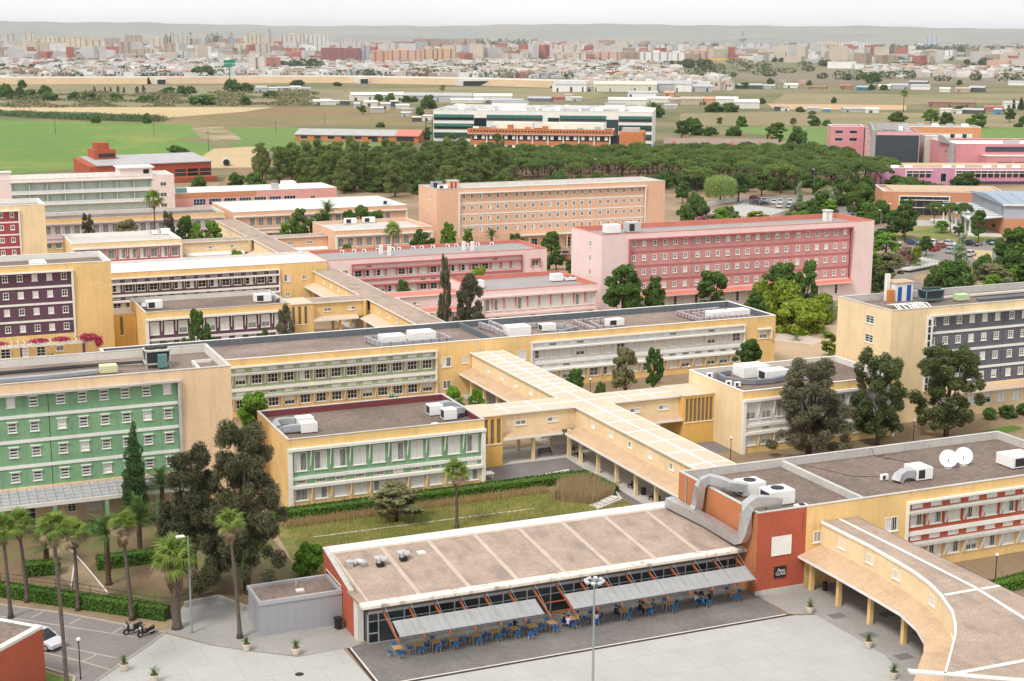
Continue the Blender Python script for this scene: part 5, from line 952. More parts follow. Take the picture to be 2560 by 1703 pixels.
    me = quadmesh('crown', V, M); PROTO[k] = (tr, me, h, w); return PROTO[k]
TN = {'br': ('leafy_tree', 'tree'), 'bb': ('leafy_tree', 'tree'), 'ol': ('olive_tree', 'tree'), 'yl': ('shrub', 'shrub'), 'bu': ('shrub', 'shrub'), 'op': ('oleander', 'shrub'), 'fl': ('flowering_shrub', 'shrub'), 'gn': ('shrub', 'shrub'), 'dk': ('casuarina_tree', 'tree'), 'gy': ('casuarina_tree', 'tree'), 'sp': ('evergreen_tree', 'tree'), 'um': ('stone_pine', 'pine tree'), 'pi': ('pine_tree', 'pine tree'), 'wl': ('willow_tree', 'tree'), 'pp': ('poplar_tree', 'tree'), 'cy': ('cypress_tree', 'tree'), 'cn': ('shrub', 'shrub')}
tg = random.Random(11)
def tree(kind, x, y, h, w, label, group=None, seed=None):
    nm, cat = TN[kind]
    if kind in ('br', 'yl') and h < w * .95: kind = 'bl' if kind == 'br' else 'ly'
    s = tg.randrange({'br': 4, 'bl': 3, 'um': 3, 'pi': 4, 'bu': 3}.get(kind, 2)) if seed is None else seed; trk, cr_, ph, pw = proto(kind, s)
    o = thing(nm, label, cat, (x, y, 0), group=group, local=True); o.scale = (w / pw, w / pw, h / ph); o.rotation_euler = (0, 0, tg.uniform(0, 6.28))
    link('trunk', trk, o); link('crown', cr_, o); return o
# near and middle trees, each with its own label
T1 = [
 ('dk', 30.0, 133.6, 17.8, 11.0, 'huge dark casuarina, its crown over the yellow end wall of the green block'), ('dk', 25.4, 135.0, 15.2, 9.6, 'broad dark casuarina beside the huge one, behind the stout fan palm'),
 ('gy', 107.0, 152.2, 13.4, 11.6, 'tall grey-brown casuarina in front of the grey-white wing'), ('sp', 118.0, 152.6, 13.0, 8.4, 'drooping dark evergreen with bare trunk beside the grey-brown casuarina'), ('sp', 129.2, 152.6, 12.6, 10.4, 'broad dark evergreen in front of the slate block facade'),
 ('cy', 23.5, 157.2, 11.1, 3.0, 'slim pointed cypress in front of the green block'), ('cn', 36.6, 135.0, 3.6, 3.6, 'round dark shrub between the annex and the cafe brick wall'), ('ol', 50.0, 147.6, 4.6, 6.8, 'loose yellow-flowering bush in the long grass before the green wing'),
 ('gy', 86.2, 228, 17.6, 3.2, 'thin leaning spire of casuarina behind the central range'), ('gy', 90.3, 227, 14.4, 7.4, 'bushy grey casuarina in front of the pink wing'), ('gy', 46, 362, 11.6, 4.4, 'greyish tree behind the maroon wing roof'), ('gy', 65.1, 362, 11.3, 4.6, 'grey-brown tree beside the fan palm behind the maroon wing'), ('gy', 58.2, 226, 11.2, 4.2, 'grey tree by the walkway end of the plum wing'),
 ('yl', 108.3, 268, 8.6, 5.0, 'yellow-green shrub rising behind the pink wing roof'), ('yl', 154.3, 229.7, 8.2, 10.4, 'big yellow-green shrub at the corner of the rose pink block'), ('yl', 152.7, 222, 6.0, 11.5, 'wide yellow-green shrub in front of the sandy yard'), ('yl', 161, 227, 5.8, 6.5, 'small rounded yellow-green shrub beside the sandy yard'), ('yl', 155.8, 238.5, 6.6, 7.5, 'yellow-green shrub under the rose pink facade'), ('yl', 145.5, 202.3, 4.4, 3.4, 'yellow-green shrub against the slate block side wall'), ('yl', 237.8, 369, 2.9, 8.2, 'low bright shrub row behind the rose pink roof'), ('yl', 221.1, 275.5, 5.7, 3.3, 'narrow yellow-green shrub beside the pink oleander'),
 ('br', 149.3, 322, 7.0, 5.6, 'dense round tree on the street below the salmon block'), ('br', 124.1, 236.5, 12.6, 8.8, 'large leafy tree at the corner of the rose pink block'), ('br', 131.7, 238, 9.5, 5.0, 'slender leafy tree beside the large corner tree of the rose block'), ('br', 115.4, 320, 9.4, 6.4, 'dark leafy tree in front of the salmon wing'),
 ('br', 110.8, 362, 9.6, 5.6, 'leafy tree behind the salmon wing, beside the white condensers'), ('br', 114.3, 362, 10.7, 6.4, 'taller leafy tree behind the salmon wing'), ('br', 118.2, 362, 9.3, 5.7, 'leafy tree behind the salmon wing next to its end wall'), ('br', 69.1, 362, 10.1, 5.4, 'dark green round tree behind the maroon wing'), ('br', 45.1, 229, 11, 3.9, 'upright leafy tree in front of the plum wing'), ('br', 97.8, 362, 10.6, 6.6, 'leafy tree before the long salmon range'), ('br', 103.5, 362, 9.8, 7.4, 'broad leafy tree before the long salmon range, by the date palm'),
 ('br', 104.1, 188, 7.9, 3.2, 'slim leafy tree beside the pale tree in front of the white windows'), ('ol', 99.4, 188, 8.5, 4.3, 'pale leafy tree in front of the white-windowed half of the central range'), ('br', 89.6, 185, 6.4, 3.4, 'small leafy tree behind the crossing roof'), ('br', 143.5, 236.5, 10.2, 8.2, 'leafy tree in the middle of the rose pink facade'), ('br', 157.9, 236.5, 10.9, 8.4, 'spreading leafy tree before the rose pink facade by the yellow shrubs'), ('br', 161.1, 232, 12, 5.4, 'tall dark leafy tree over the yellow-green shrubs'), ('br', 120.2, 187.5, 8.1, 6.0, 'bushy tree at the blank end of the central range'), ('br', 144.9, 224, 8.0, 5.3, 'leafy tree behind the parapet end of the central range'),
 ('bb', 125.1, 328, 9.6, 4.6, 'light green tree at the salmon block corner'), ('bb', 130.9, 330, 7.6, 4.0, 'light green tree under the salmon windows'), ('bb', 71.5, 360, 8.4, 4.0, 'bright green tree behind the maroon wing walkway'), ('bb', 75.3, 360, 8.7, 5.4, 'bright green bushy tree beside the stained walkway'), ('bb', 93.5, 360, 7.5, 3.9, 'bright green shrub before the long salmon range'), ('bb', 72.6, 322, 6.4, 4.5, 'bright shrub in the yellow walkway courtyard'), ('bb', 70.3, 183, 5.9, 3.4, 'bright green shrub beside the tiled canopy'), ('bb', 72.6, 180, 6.1, 2.8, 'bright green shrub in front of the tiled canopy posts'), ('bb', 42.4, 180.5, 8.4, 6.2, 'bright green tree between the green block and the central range'),
 ('ol', 54.8, 362, 9.9, 7.8, 'olive-toned spreading tree behind the maroon wing'), ('fl', 63, 186.5, 4.9, 3.4, 'white-flowering shrub over the maroon parapet'), ('gn', 165.7, 229.9, 3.5, 2.8, 'silvery shrub beside the slate block'),
 ('bu', 143.2, 330, 5.8, 4.8, 'round shrub under the salmon block loggia'), ('bu', 96.2, 316, 7.6, 4.2, 'dense shrub before the salmon wing'), ('bu', 95, 275, 5.5, 3.6, 'shrub before the long pink range windows'), ('bu', 40.1, 230, 5.4, 2.2, 'shrub at the pillar of the plum wing'), ('bu', 43.4, 231, 5.6, 3.2, 'shrub below the upright tree of the plum wing'), ('bu', 47.9, 230, 5.6, 2.2, 'small shrub beside the upright tree of the plum wing'), ('bu', 55.6, 228, 6.8, 2.4, 'light shrub before the lattice vents of the plum wing'), ('bu', 22.5, 228, 5.6, 3.2, 'clipped round tree in front of the plum block pergola'), ('bu', 92.8, 183, 4.6, 2.4, 'little round shrub behind the crossing'), ('bu', 143.8, 300, 3.5, 2.2, 'small shrub at the end of the pink range'), ('br', 142.4, 304.4, 4.9, 4.8, 'round street tree at the end of the pink range'), ('bu', 140.3, 305.2, 3.3, 2.2, 'low bush beside the street tree of the pink range')]
for k, x, y, h, w, lab in T1: tree(k, x, y, h, w, lab)
# park and street trees towards the sports hall
T2 = [('br', [(260.4,415.9,9.1,7.2),(276.4,426.9,8,7.4),(285.3,393.5,7.5,8),(292.3,390.7,6.1,6.1),(240,416.8,6.7,5.2),(272.4,365.2,4,4),(236.5,290.9,4.7,3.6),(207.9,246.8,6.3,9.3),(203.1,247.8,3.6,2.8),(235.1,259.3,10.3,7.3),(249.6,316,10.3,7.3),(269,317.8,3.4,3.2),(266.9,307.5,8,4.2),(285.7,319.4,6.3,6.1),(229.1,248.5,4.2,4.1),(267.2,363.3,7.4,4.4),(343.2,440.3,3.6,8),(363.7,428.2,4.8,9.5),(351,436.1,2.1,3.2),(200,262,5,6),(212,285,5.5,6),(222,305,5,6),(232,325,6,6.5),(243,350,6,6),(226,258,5,5)]),
 ('um', [(264.6,450,8,11.8),(287.4,432,9.7,12.1),(291.3,428.9,8.4,8.5),(317.7,443.2,6.8,12.6),(271.9,324.9,7.9,4.8),(280.7,342.6,6,4.6),(277.3,326.2,7.5,4.9)]), ('wl', [(251.3,412.4,9.1,10.4)]), ('pp', [(268,392.2,7.5,2.7),(272,381.1,6.5,3.6),(231.6,272.4,7.5,4.4)]),
 ('bu', [(261.1,377,4,8),(213.8,369.2,5.7,5),(227.4,367.5,2.8,5.5),(263.3,349.5,5.9,4.6),(269.1,351,5.5,5.5),(191.8,251.4,2.2,1.8),(144.2,157.7,1.8,2.4),(147.6,158.1,1.7,2.4),(141.2,158.0,1.5,2.0),(205,275,3.5,6),(196,255,3.5,5)]), ('ol', [(202.7,261.3,6.4,7.4),(217.3,245,5.4,8.1)]), ('op', [(219.9,278.3,4.6,5.1),(238.2,408.4,3.5,2.8),(232.3,265,2,3),(221.5,369.1,2.6,6.3)]), ('bb', [(227.3,294.6,5.5,7.5),(269.7,325.8,3.2,4.4)])]
TL = {'br': 'leafy park tree near the car park and sports hall', 'um': 'small umbrella-crowned pine on the park lawn edge', 'wl': 'pale weeping willow beside the walled slab', 'pp': 'slim silvery poplar by the side road', 'bu': 'low green park shrub by the road and block ends', 'ol': 'dull olive shrub mass beside the rose pink gable', 'op': 'pink-flowering oleander by the side road', 'bb': 'feathery light green tree beside the side road'}
for k, ls in T2:
    for (x, y, h, w) in ls: tree(k, x, y, h * 1.12, w * 1.18, TL[k], 'park planting: ' + TN[k][0].replace('_', ' '))
pq = random.Random(3)
for (x0, y0, x1, y1, n) in ((192, 262, 226, 330, 16), (226, 330, 262, 372, 9), (206, 340, 236, 400, 10), (208, 240, 236, 256, 8), (228, 250, 250, 268, 7), (244, 318, 258, 326, 3), (262, 352, 282, 364, 5), (272, 384, 286, 402, 6), (180, 300, 205, 380, 9), (300, 372, 335, 425, 12), (252, 262, 285, 292, 9)):
    for i in range(n):
        f, k = pq.random(), pq.choice(('br', 'br', 'br', 'bu', 'bb', 'ol')); x = x0 + (x1 - x0) * f; y = y0 + (y1 - y0) * min(1, max(0, f + pq.uniform(-.25, .25))); h = pq.uniform(3.2, 7.5) if k != 'bu' else pq.uniform(1.5, 3); tree(k, x, y, h, h * pq.uniform(.8, 1.25) + (1.5 if k == 'bu' else 0), TL[k], 'park planting: ' + TN[k][0].replace('_', ' '))
# pine wood
gp = random.Random(21); pts = []
def inpoly(x, y, P):
    c = False
    for i in range(len(P)):
        (x1, y1), (x2, y2) = P[i], P[i - 1]
        if (y1 > y) != (y2 > y) and x < (x2 - x1) * (y - y1) / (y2 - y1) + x1: c = not c
    return c
for poly, sp, kind, hr, wr in (([(205, 520), (232, 498), (290, 462), (330, 435), (352, 452), (366, 500), (380, 540), (320, 562), (255, 575), (222, 560)], 8.8, 'um', (7.5, 10.0), (8.5, 11)), ([(128, 560), (140, 500), (165, 478), (210, 492), (225, 505), (222, 560), (250, 578), (200, 585), (160, 575)], 8.4, 'pi', (9, 14.5), (6.5, 9))):
    for i in range(60):
        for j in range(40):
            x, y = 110 + i * sp + gp.uniform(-2.2, 2.2), 425 + j * sp + gp.uniform(-2.2, 2.2)
            if inpoly(x, y, poly): pts.append((kind, x, y, gp.uniform(*hr), gp.uniform(*wr)))
for k, x, y, h, w in pts: tree(k, x, y, h, w, 'rounded stone pine in the dense wood behind the campus' if k == 'um' else 'tall shaggy pine in the dark end of the wood', 'stone pines of the wood' if k == 'um' else 'shaggy pines of the wood')
for (x, y, h, w) in ((172, 452, 12, 9), (186, 470, 11, 9), (160, 470, 12.5, 9), (200, 462, 10.5, 8.5), (148, 488, 12, 9)): tree('pi', x, y, h, w, 'tall shaggy pine in the dark end of the wood', 'shaggy pines of the wood', 1)
for i in range(46): x = 150 + i * 3.9 + gp.uniform(-4, 4); tree('br', x, 497 - (x - 150) * .33 + gp.uniform(-14, 10), gp.uniform(3.5, 6.5), gp.uniform(5, 8), 'light leafy tree along the front of the pine wood', 'leafy trees before the wood')
for (x, y, h, w) in ((236, 470, 6, 8), (252, 462, 5, 7), (226, 482, 6, 8), (300, 425, 5.5, 8), (310, 415, 5, 7), (275, 445, 4.5, 7)): tree('br', x, y, h, w, 'light leafy tree along the front of the pine wood', 'leafy trees before the wood')
# hedges
def hedge(pts, w, h, lab, n=900, m=None):
    t = thing('hedge', lab, 'hedge', (*pts[0], 0)); b = MB(); V = []; g = np.random.default_rng(len(lab)); 
    for p, q in zip(pts, pts[1:]):
        d = Vector((q[0] - p[0], q[1] - p[1])); L = d.length; d.normalize(); nn = Vector((-d.y, d.x)); e = w / 2 - .08
        b.prism([(p[0] - nn.x * e, p[1] - nn.y * e), (q[0] - nn.x * e, q[1] - nn.y * e), (q[0] + nn.x * e, q[1] + nn.y * e), (p[0] + nn.x * e, p[1] + nn.y * e)], 0, h - .08)
        k = int(n * L / 5); u = g.uniform(-.1, L + .1, k); side = g.random(k); s = np.where(side < .36, -w / 2, np.where(side < .6, w / 2, g.uniform(-w / 2, w / 2, k))); zz = np.where(side < .6, g.uniform(.02, h, k), h) + g.normal(0, .05, k); s = s + g.normal(0, .04, k)
        P = np.stack([p[0] + d.x * u + nn.x * s, p[1] + d.y * u + nn.y * s, zz], 1); D = np.stack([nn.x * np.sign(s), nn.y * np.sign(s), np.where(side < .6, .3, 2.)], 1); V.append(leaves(P, D, .2, .13, g))
    b.obj('dark_core', mat('hedge_core', (.03, .05, .012), var=.3, scale=3), t); V = np.concatenate(V) - np.array([pts[0][0], pts[0][1], 0]); link('foliage', quadmesh('foliage', V, m or L_hedge), t)  # solid dark box added inside the hedge, behind the leaf quads
hedge([(-8, 155.5), (8.1, 141.4), (13.4, 136.5), (18.5, 131.9), (21.6, 129.1)], 1.3, 1.25, 'long clipped hedge between the palm verge and the garden', 1400)
hedge([(37.3, 153.3), (56, 153.6), (72.8, 153.9), (76.6, 153.6)], 2.0, 1.0, 'clipped green hedge in front of the green wing', 1300); hedge([(76.4, 153.2), (76.9, 147.6)], 1.1, .9, 'short clipped hedge beside the courtyard arcade', 1000)
hedge([(10.9, 145.9), (14.1, 145.5)], 1.6, 1.3, 'square clipped hedge under the small date palm', 1500); hedge([(17.6, 145.2), (23.3, 145.2)], 1.6, 1.25, 'dark clipped hedge behind the stout date palm', 1300)
hedge([(88.5, 104.3), (100, 105.6), (112, 106.6)], 1.4, 1.1, 'clipped hedge below the brick red windows', 1200); hedge([(17.4, 156), (20.5, 156.6)], 2.0, 1.2, 'rounded dark shrub hedge under the pergola', 1200)
# bougainvillea on the pergola
t = thing('bougainvillea', 'crimson bougainvillea trailing over the white pergola', 'climber', (29.4, 244.0, 0)); g = np.random.default_rng(4); MB().tube([(29.4, 243.7, 0), (29.5, 243.6, 2), (29.6, 243.8, 3.8)], [.14, .1, .06], 6).obj('stem', bark, t)
P, D = blob([(30.2, 244, 4.2, 1.6, 1.2, .7), (31.8, 243.9, 3.4, .8, .7, 1.0), (26, 244.6, 4.1, 1.6, 1.2, .35), (22.5, 244.8, 4.05, 1.8, 1.2, .3), (16.5, 244.8, 4.0, 1.4, 1.0, .25)], 1800, g, .3); link('foliage', quadmesh('foliage', leaves(P - np.array([29.4, 244, 0]), D, .3, .2, g), L_bou), t)
# dry grass tufts and long grass
g = np.random.default_rng(8)
def grass(name, lab, poly, n, hh, m, kindlab='grass'):
    xs = [p[0] for p in poly]; ys = [p[1] for p in poly]; P = g.uniform((min(xs), min(ys)), (max(xs), max(ys)), (n * 2, 2)); P = np.array([p for p in P if inpoly(p[0], p[1], poly)])[:n]; k = len(P)
    a = g.uniform(0, 6.283, k); H = hh * g.uniform(.5, 1.3, k); wv = .035; lean = g.normal(.12, .2, (k, 2)) * H[:, None]
    A = np.stack([P[:, 0] - np.cos(a) * wv, P[:, 1] - np.sin(a) * wv, np.zeros(k) + .01], 1); B = np.stack([P[:, 0] + np.cos(a) * wv, P[:, 1] + np.sin(a) * wv, np.zeros(k) + .01], 1); T = np.stack([P[:, 0] + lean[:, 0], P[:, 1] + lean[:, 1], H], 1)
    V = np.stack([A, B, T, T + .004], 1).reshape(-1, 3); o = link(name, quadmesh(name, V, m)); tag(o, lab, kindlab); o['kind'] = 'stuff'
grass('dry_grass', 'tall straw-coloured grass clump by the courtyard hedge', [(69, 148), (72, 152), (75.8, 152.4), (76.2, 146.5), (72.5, 144.5)], 9000, 1.3, L_dry); grass('dry_grass', 'band of dry brown grass along the hedge foot', [(38, 149.8), (70, 150.6), (70, 152.4), (38, 151.8)], 9000, .55, leafmat('brown_grass_blades', (.300, .210, .090), (.540, .390, .180), .2))
grass('long_grass', 'uneven green meadow grass between cafe and green wing', [(37, 129), (75.5, 129), (75.5, 150.5), (38, 150)], 26000, .32, leafmat('meadow_blades', (.150, .195, .030), (.405, .390, .090), .25))
# ---------------------------------------------------------------- palms
def fan_frond(seed):
    g = np.random.default_rng(seed); V = []
    def quad(a, b, c, d): V.extend([a, b, c, d])
    pl = .85; quad((-.025, 0, 0), (.025, 0, 0), (.02, pl, .05), (-.02, pl, .05))
    for i in range(19):
        a = R(-105 + 210 * i / 18); L = .95 * (1 - .18 * abs(a) / R(105)) * g.uniform(.9, 1.1); d = np.array([math.sin(a), math.cos(a), 0]); p0 = np.array([0, pl, .05]); n = np.array([d[1], -d[0], 0]) * .055
        m = p0 + d * L * .55 + np.array([0, 0, .03]); e = p0 + d * L + np.array([g.normal(0, .03), g.normal(0, .03), -.28 - g.random() * .2]); quad(p0 - n * .3, p0 + n * .3, m + n, m - n); quad(m - n, m + n, e + n * .1, e - n * .1)
    return np.array(V, float)
FF = [quadmesh('frond', fan_frond(i), L_palm) for i in range(2)]; FD = quadmesh('frond', fan_frond(9), L_dead)
def date_frond(seed, L=2.7):
    g = np.random.default_rng(seed); V = []; pts = [np.array([0, L * s, .55 * math.sin(s * 2.6) - .75 * s * s * s]) for s in np.linspace(0, 1, 9)]
    for a, b in zip(pts, pts[1:]): V += [a + (-.025, 0, 0), a + (.025, 0, 0), b + (.02, 0, 0), b + (-.02, 0, 0)]
    for i in range(34):
        s = .12 + .86 * i / 33; k = min(7, int(s * 8)); p = pts[k] + (pts[k + 1] - pts[k]) * (s * 8 - k); l = .55 * math.sin(min(1, s * 1.15) * 2.7 + .25) + .12
        for sd in (-1, 1): d = np.array([sd * .82, .5, -.12 + g.normal(0, .12)]) * l; n = np.array([0, .022, 0]); V += [p - n, p + n, p + d + n * .2, p + d - n * .2]
    return np.array(V, float)
DF = [quadmesh('frond', date_frond(i), L_date) for i in range(2)]
def thatch(h, r0, seed, n=900):
    g = np.random.default_rng(seed); a = g.uniform(0, 6.283, n); z = g.uniform(-h, 0, n); rr = r0 * (.5 + .6 * np.sqrt((z + h) / h)) * g.uniform(.7, 1.05, n); P = np.stack([rr * np.cos(a), rr * np.sin(a), z], 1); return quadmesh('thatch', leaves(P, np.stack([np.cos(a), np.sin(a), 0 * a], 1), .7, .07, g, 3.0), L_dead)
def palm_trunk(h, r0, r1, m, lean, seed):
    b = MB(); n = 14; g = random.Random(seed); b.tube([(lean[0] * (i / n) ** 1.5, lean[1] * (i / n) ** 1.5, h * i / n - .05) for i in range(n + 1)], [r0 + (r1 - r0) * min(1, (i / n) ** .6) + (.14 * max(0, 1 - i * .8)) + g.uniform(-.012, .012) for i in range(n + 1)], 9); return b.mesh('trunk', m, smooth=True)
def fan_palm(x, y, h, lab, r0=.2, r1=.14, nf=30, th=1.0, tr=.45, lean=(0, 0), seed=1, wind=.5, sc=.9, dead=6):
    t = thing('fan_palm', lab, 'palm tree', (x, y, 0), local=True); g = random.Random(seed); link('trunk', palm_trunk(h, r0, r1, barkp, lean, seed), t); c = Vector((lean[0], lean[1], h)); link('thatch', thatch(th, tr, seed), t, c - Vector((0, 0, .1)))
    for i in range(nf):
        az = i * 2.4 + g.uniform(-.3, .3); el = R(80 - 125 * (i / nf) ** .9 + g.uniform(-10, 10)); o = link('frond', FF[i % 2] if i < nf - dead else FD, t, c + Vector((0, 0, .15 * (1 - i / nf))))
        d = Vector((math.cos(az) * math.cos(el), math.sin(az) * math.cos(el), math.sin(el))) + Vector((.35, -.1, .05)) * wind; d.normalize(); s = sc * g.uniform(.85, 1.15); q = d.to_track_quat('Y', 'Z'); o.rotation_euler = (q @ Matrix.Rotation(g.uniform(-.5, .5), 3, 'Y').to_quaternion()).to_euler(); o.scale = (s, s, s)
    return t
def date_palm(x, y, h, lab, nf=34, sc=1.0, seed=1, r0=.28):
    t = thing('date_palm', lab, 'palm tree', (x, y, 0), local=True); g = random.Random(seed); link('trunk', palm_trunk(h, r0, r0 * .95, barkd, (0, 0), seed), t)
    for i in range(nf):
        az = i * 2.4 + g.uniform(-.2, .2); el = R(78 - 95 * (i / nf) + g.uniform(-8, 8)); d = Vector((math.cos(az) * math.cos(el), math.sin(az) * math.cos(el), math.sin(el))); o = link('frond', DF[i % 2], t, (0, 0, h)); s = sc * g.uniform(.85, 1.1); o.rotation_euler = d.to_track_quat('Y', 'Z').to_euler(); o.scale = (s, s, s)
    return t
fan_palm(8.5, 135.0, 8.3, 'slim fan palm behind the brick building corner', seed=1, lean=(-.2, .2)); fan_palm(10.3, 138.5, 7.6, 'fan palm on the verge with a flared trunk base', seed=2, r0=.24, lean=(-.4, 0)); fan_palm(11.2, 116.0, 14.0, 'tallest fan palm, its thin trunk rising in front of the silver car', seed=3, r0=.19, lean=(-.3, .2)); fan_palm(14.4, 134.5, 7.3, 'fan palm with dry skirt on the verge between two taller palms', seed=4, nf=26, dead=10); fan_palm(18.6, 130.2, 9.0, 'fan palm with brown hanging thatch at the hedge end behind the motorcycles', seed=5, th=1.7, tr=.5, dead=10, lean=(-.5, 0))
fan_palm(22.0, 126.6, 6.4, 'stout fan palm with big shaggy skirt beside the street light', seed=6, r0=.42, r1=.34, nf=38, th=2.9, tr=.85, sc=1.35, wind=.15, dead=9); fan_palm(26.7, 122.3, 10.6, 'tall slender fan palm beside the grey annex', seed=7, lean=(-.6, .1), th=1.6, tr=.42, dead=8); fan_palm(55.3, 143.0, 6.2, 'single fan palm in the meadow before the green wing', seed=8, r0=.2, wind=.1, th=1.4, tr=.42, dead=7)
fan_palm(107.2, 316.5, 9.3, 'fan palm in front of the salmon wing', seed=9, sc=1.3, wind=.05, nf=24); fan_palm(60.8, 356, 14.2, 'tall fan palm against the blush balcony block', seed=10, sc=1.5, wind=.05, nf=26, th=1.8); fan_palm(710.7, 909.9, 13.0, 'lone palm standing in the fields beside the sheds', seed=11, sc=2.0, wind=0, nf=24, r0=.35, r1=.25); fan_palm(454.1, 1205, 10.5, 'lone palm behind the white glass building', seed=12, sc=2.0, wind=0, nf=22, r0=.35, r1=.25)
date_palm(13.1, 148.2, 1.7, 'small date palm beside the square hedge', seed=1, sc=1.1); date_palm(18.0, 140.2, 4.8, 'stout date palm with thick trunk by the garden path', seed=2, sc=1.05); date_palm(29.9, 132.6, 4.2, 'date palm under the huge casuarina by the paths', seed=3); date_palm(26.4, 157.6, 3.9, 'date palm with orange fruit stalks beside the cypress', seed=4); date_palm(22.4, 148.6, 3.2, 'date palm behind the dark clipped hedge', seed=5, sc=1.15); date_palm(106, 364.5, 8.2, 'bushy date palm behind the salmon wing', seed=6, sc=1.4); date_palm(137.6, 331.5, 4.6, 'small date palm under the salmon block windows', seed=7)
for i, (x, y, h) in enumerate(((149.9, 220.9, 1.0), (147.8, 215.4, 1.1), (156.6, 220.4, .8), (153.9, 215.7, 1.1))): date_palm(x, y, .15, 'spiky young palm tuft in the sandy yard', nf=16, sc=.42 * h + .1, seed=20 + i, r0=.12)['group'] = 'palm tufts in the sandy yard'
# ---------------------------------------------------------------- planters
pp_ = mat('planter_concrete', (.62, .55, .45), var=.08, scale=2)
def planter(x, y, lab, seed, dry=False):
    t = thing('planter', lab, 'planter', (x, y, .03), local=True); t.scale = (.82, .82, .82); b = MB(); b.tube([(0, 0, 0), (0, 0, .1), (0, 0, .45), (0, 0, .68), (0, 0, .78)], [.3, .32, .42, .46, .5], 16); b.obj('pot', pp_, t, smooth=True); MB().tube([(0, 0, .78), (0, 0, .785)], .42, 12).obj('soil', MATS['garden_soil'], t); g = random.Random(seed)
    for i in range(16):
        az = i * 2.4; el = R(g.uniform(25, 82)); d = Vector((math.cos(az) * math.cos(el), math.sin(az) * math.cos(el), math.sin(el))); o = link('leaf', DF[i % 2], t, (0, 0, .74)); o.rotation_euler = d.to_track_quat('Y', 'Z').to_euler(); s = g.uniform(.26, .42); o.scale = (s, s, s)
for i, (x, y, l) in enumerate(((16.2, 119.2, 'round concrete planter at the corner where road meets plaza'), (18.1, 116.0, 'round concrete planter with yellowing plant near the road-corner planter'), (26.6, 119.3, 'round concrete planter beside the slender palm near the annex'), (30.3, 116.8, 'round concrete planter between annex and terrace corner'), (76.6, 107.6, 'round planter next to the red brick corner by the arcade'), (76.7, 98.9, 'round planter on the arcade kerb midway along the posts'), (74.7, 92.8, 'round planter where the arcade kerb bends'))): planter(x, y, l, i)
# ---------------------------------------------------------------- lamps, masts, poles
lampm = mat('lamp_post_grey', (.30, .34, .35), rough=.5, metal=.3, var=.05); globe = mat('lamp_globe', (.75, .73, .66), rough=.3, var=.02)
def streetlight(x, y, h, lab, arm=(-.5, -.1), group=None):
    t = thing('street_light', lab, 'street light', (x, y, 0), local=True, group=group); MB().tube([(0, 0, 0), (0, 0, h * .5), (0, 0, h)], [.11, .08, .05], 8).obj('post', lampm, t); MB().tube([(0, 0, h - .05), (arm[0], arm[1], h + .05)], .03, 6).obj('arm', lampm, t); cbox(MB(), arm[0] * 1.2 - .38, arm[1] * 1.2 - .16, h - .02, arm[0] * 1.2 + .38, arm[1] * 1.2 + .16, h + .16, .1).obj('lamp_head', globe, t); MB().tube([(0, 0, 0), (0, 0, .06)], .2, 10).obj('base_plate', lampm, t)
def globelamp(x, y, h, lab, group=None):
    t = thing('globe_lamp', lab, 'lamp', (x, y, 0), local=True, group=group); MB().tube([(0, 0, 0), (0, 0, .3), (0, 0, h - .45)], [.08, .05, .045], 8).obj('post', blk, t); MB().tube([(0, 0, h - .45), (0, 0, h - .35)], [.06, .15], 10).obj('collar', blk, t); b = MB(); b.tube([(0, 0, h - .36 + .18 * (1 - math.cos(a))) for a in np.linspace(.15, 3.0, 8)], [.19 * math.sin(a) for a in np.linspace(.15, 3.0, 8)], 12); b.obj('globe', globe, t, smooth=True)
streetlight(23.0, 125.0, 9.1, 'tall grey street light with white head beside the stout palm', (-.55, 0)); globelamp(12.6, 118.9, 3.7, 'black globe lamp on the road corner by the plaza'); globelamp(96.3, 153.6, 3.3, 'thin globe lamp post by the tiled walkway yard'); globelamp(123.3, 152.0, 3.2, 'thin globe lamp between the two dark evergreens'); globelamp(97.2, 106.4, 3.4, 'brown globe lamp before the brick red windows'); globelamp(94.6, 190, 3.2, 'thin globe lamp behind the crossing before white windows'); globelamp(112.4, 192, 3.2, 'thin globe lamp before the white-windowed range beside the grey-white wing')
for i, (x, y, h) in enumerate(((301, 432, 8.0), (286.4, 394, 4.8), (261, 341.4, 5), (252.5, 326, 8.7), (226.1, 287.1, 4.4), (246.8, 278.8, 4.4), (267.3, 313.7, 6.5), (250, 499.5, 8), (287.2, 500, 8), (344.7, 444.4, 5.5), (431.3, 627.7, 8.7))): streetlight(x, y, h, 'grey street light with flat white head in the park and car park', (-.5, 0), 'street lights of the park and wood edge')
for i, (x, y) in enumerate(((168.4, 230), (162, 226))): globelamp(x, y, 3.4, 'thin black lamp post before the rose pink gable', 'lamp posts at the rose pink gable')
t = thing('floodlight_mast', 'tall grey mast with ring of floodlights in front of the cafe', 'mast', (48.6, 96.4, 0), local=True); MB().tube([(0, 0, 0), (0, 0, 5), (0, 0, 11.0)], [.12, .09, .06], 10).obj('pole', lampm, t); b = MB(); b.tube([(0.56 * math.cos(a), 0.56 * math.sin(a), 11.15) for a in np.linspace(0, 6.283, 25)], .05, 6)
b.tube([(-.56, 0, 11.13), (.56, 0, 11.13)], .04, 6).tube([(0, -.56, 11.13), (0, .56, 11.13)], .04, 6).tube([(0, 0, 11), (0, 0, 11.25)], .12, 8); b.obj('ring', lampm, t)
fl = cbox(MB(), -.15, -.1, -.11, .15, .1, .11, .04).mesh('floodlight', mat('floodlight_white', (.55, .56, .57), rough=.4))
for i in range(8): a = i * .785 + .2; o = link('floodlight', fl, t, (.68 * math.cos(a), .68 * math.sin(a), 11.2)); o.rotation_euler = (.5, 0, a + 1.57)
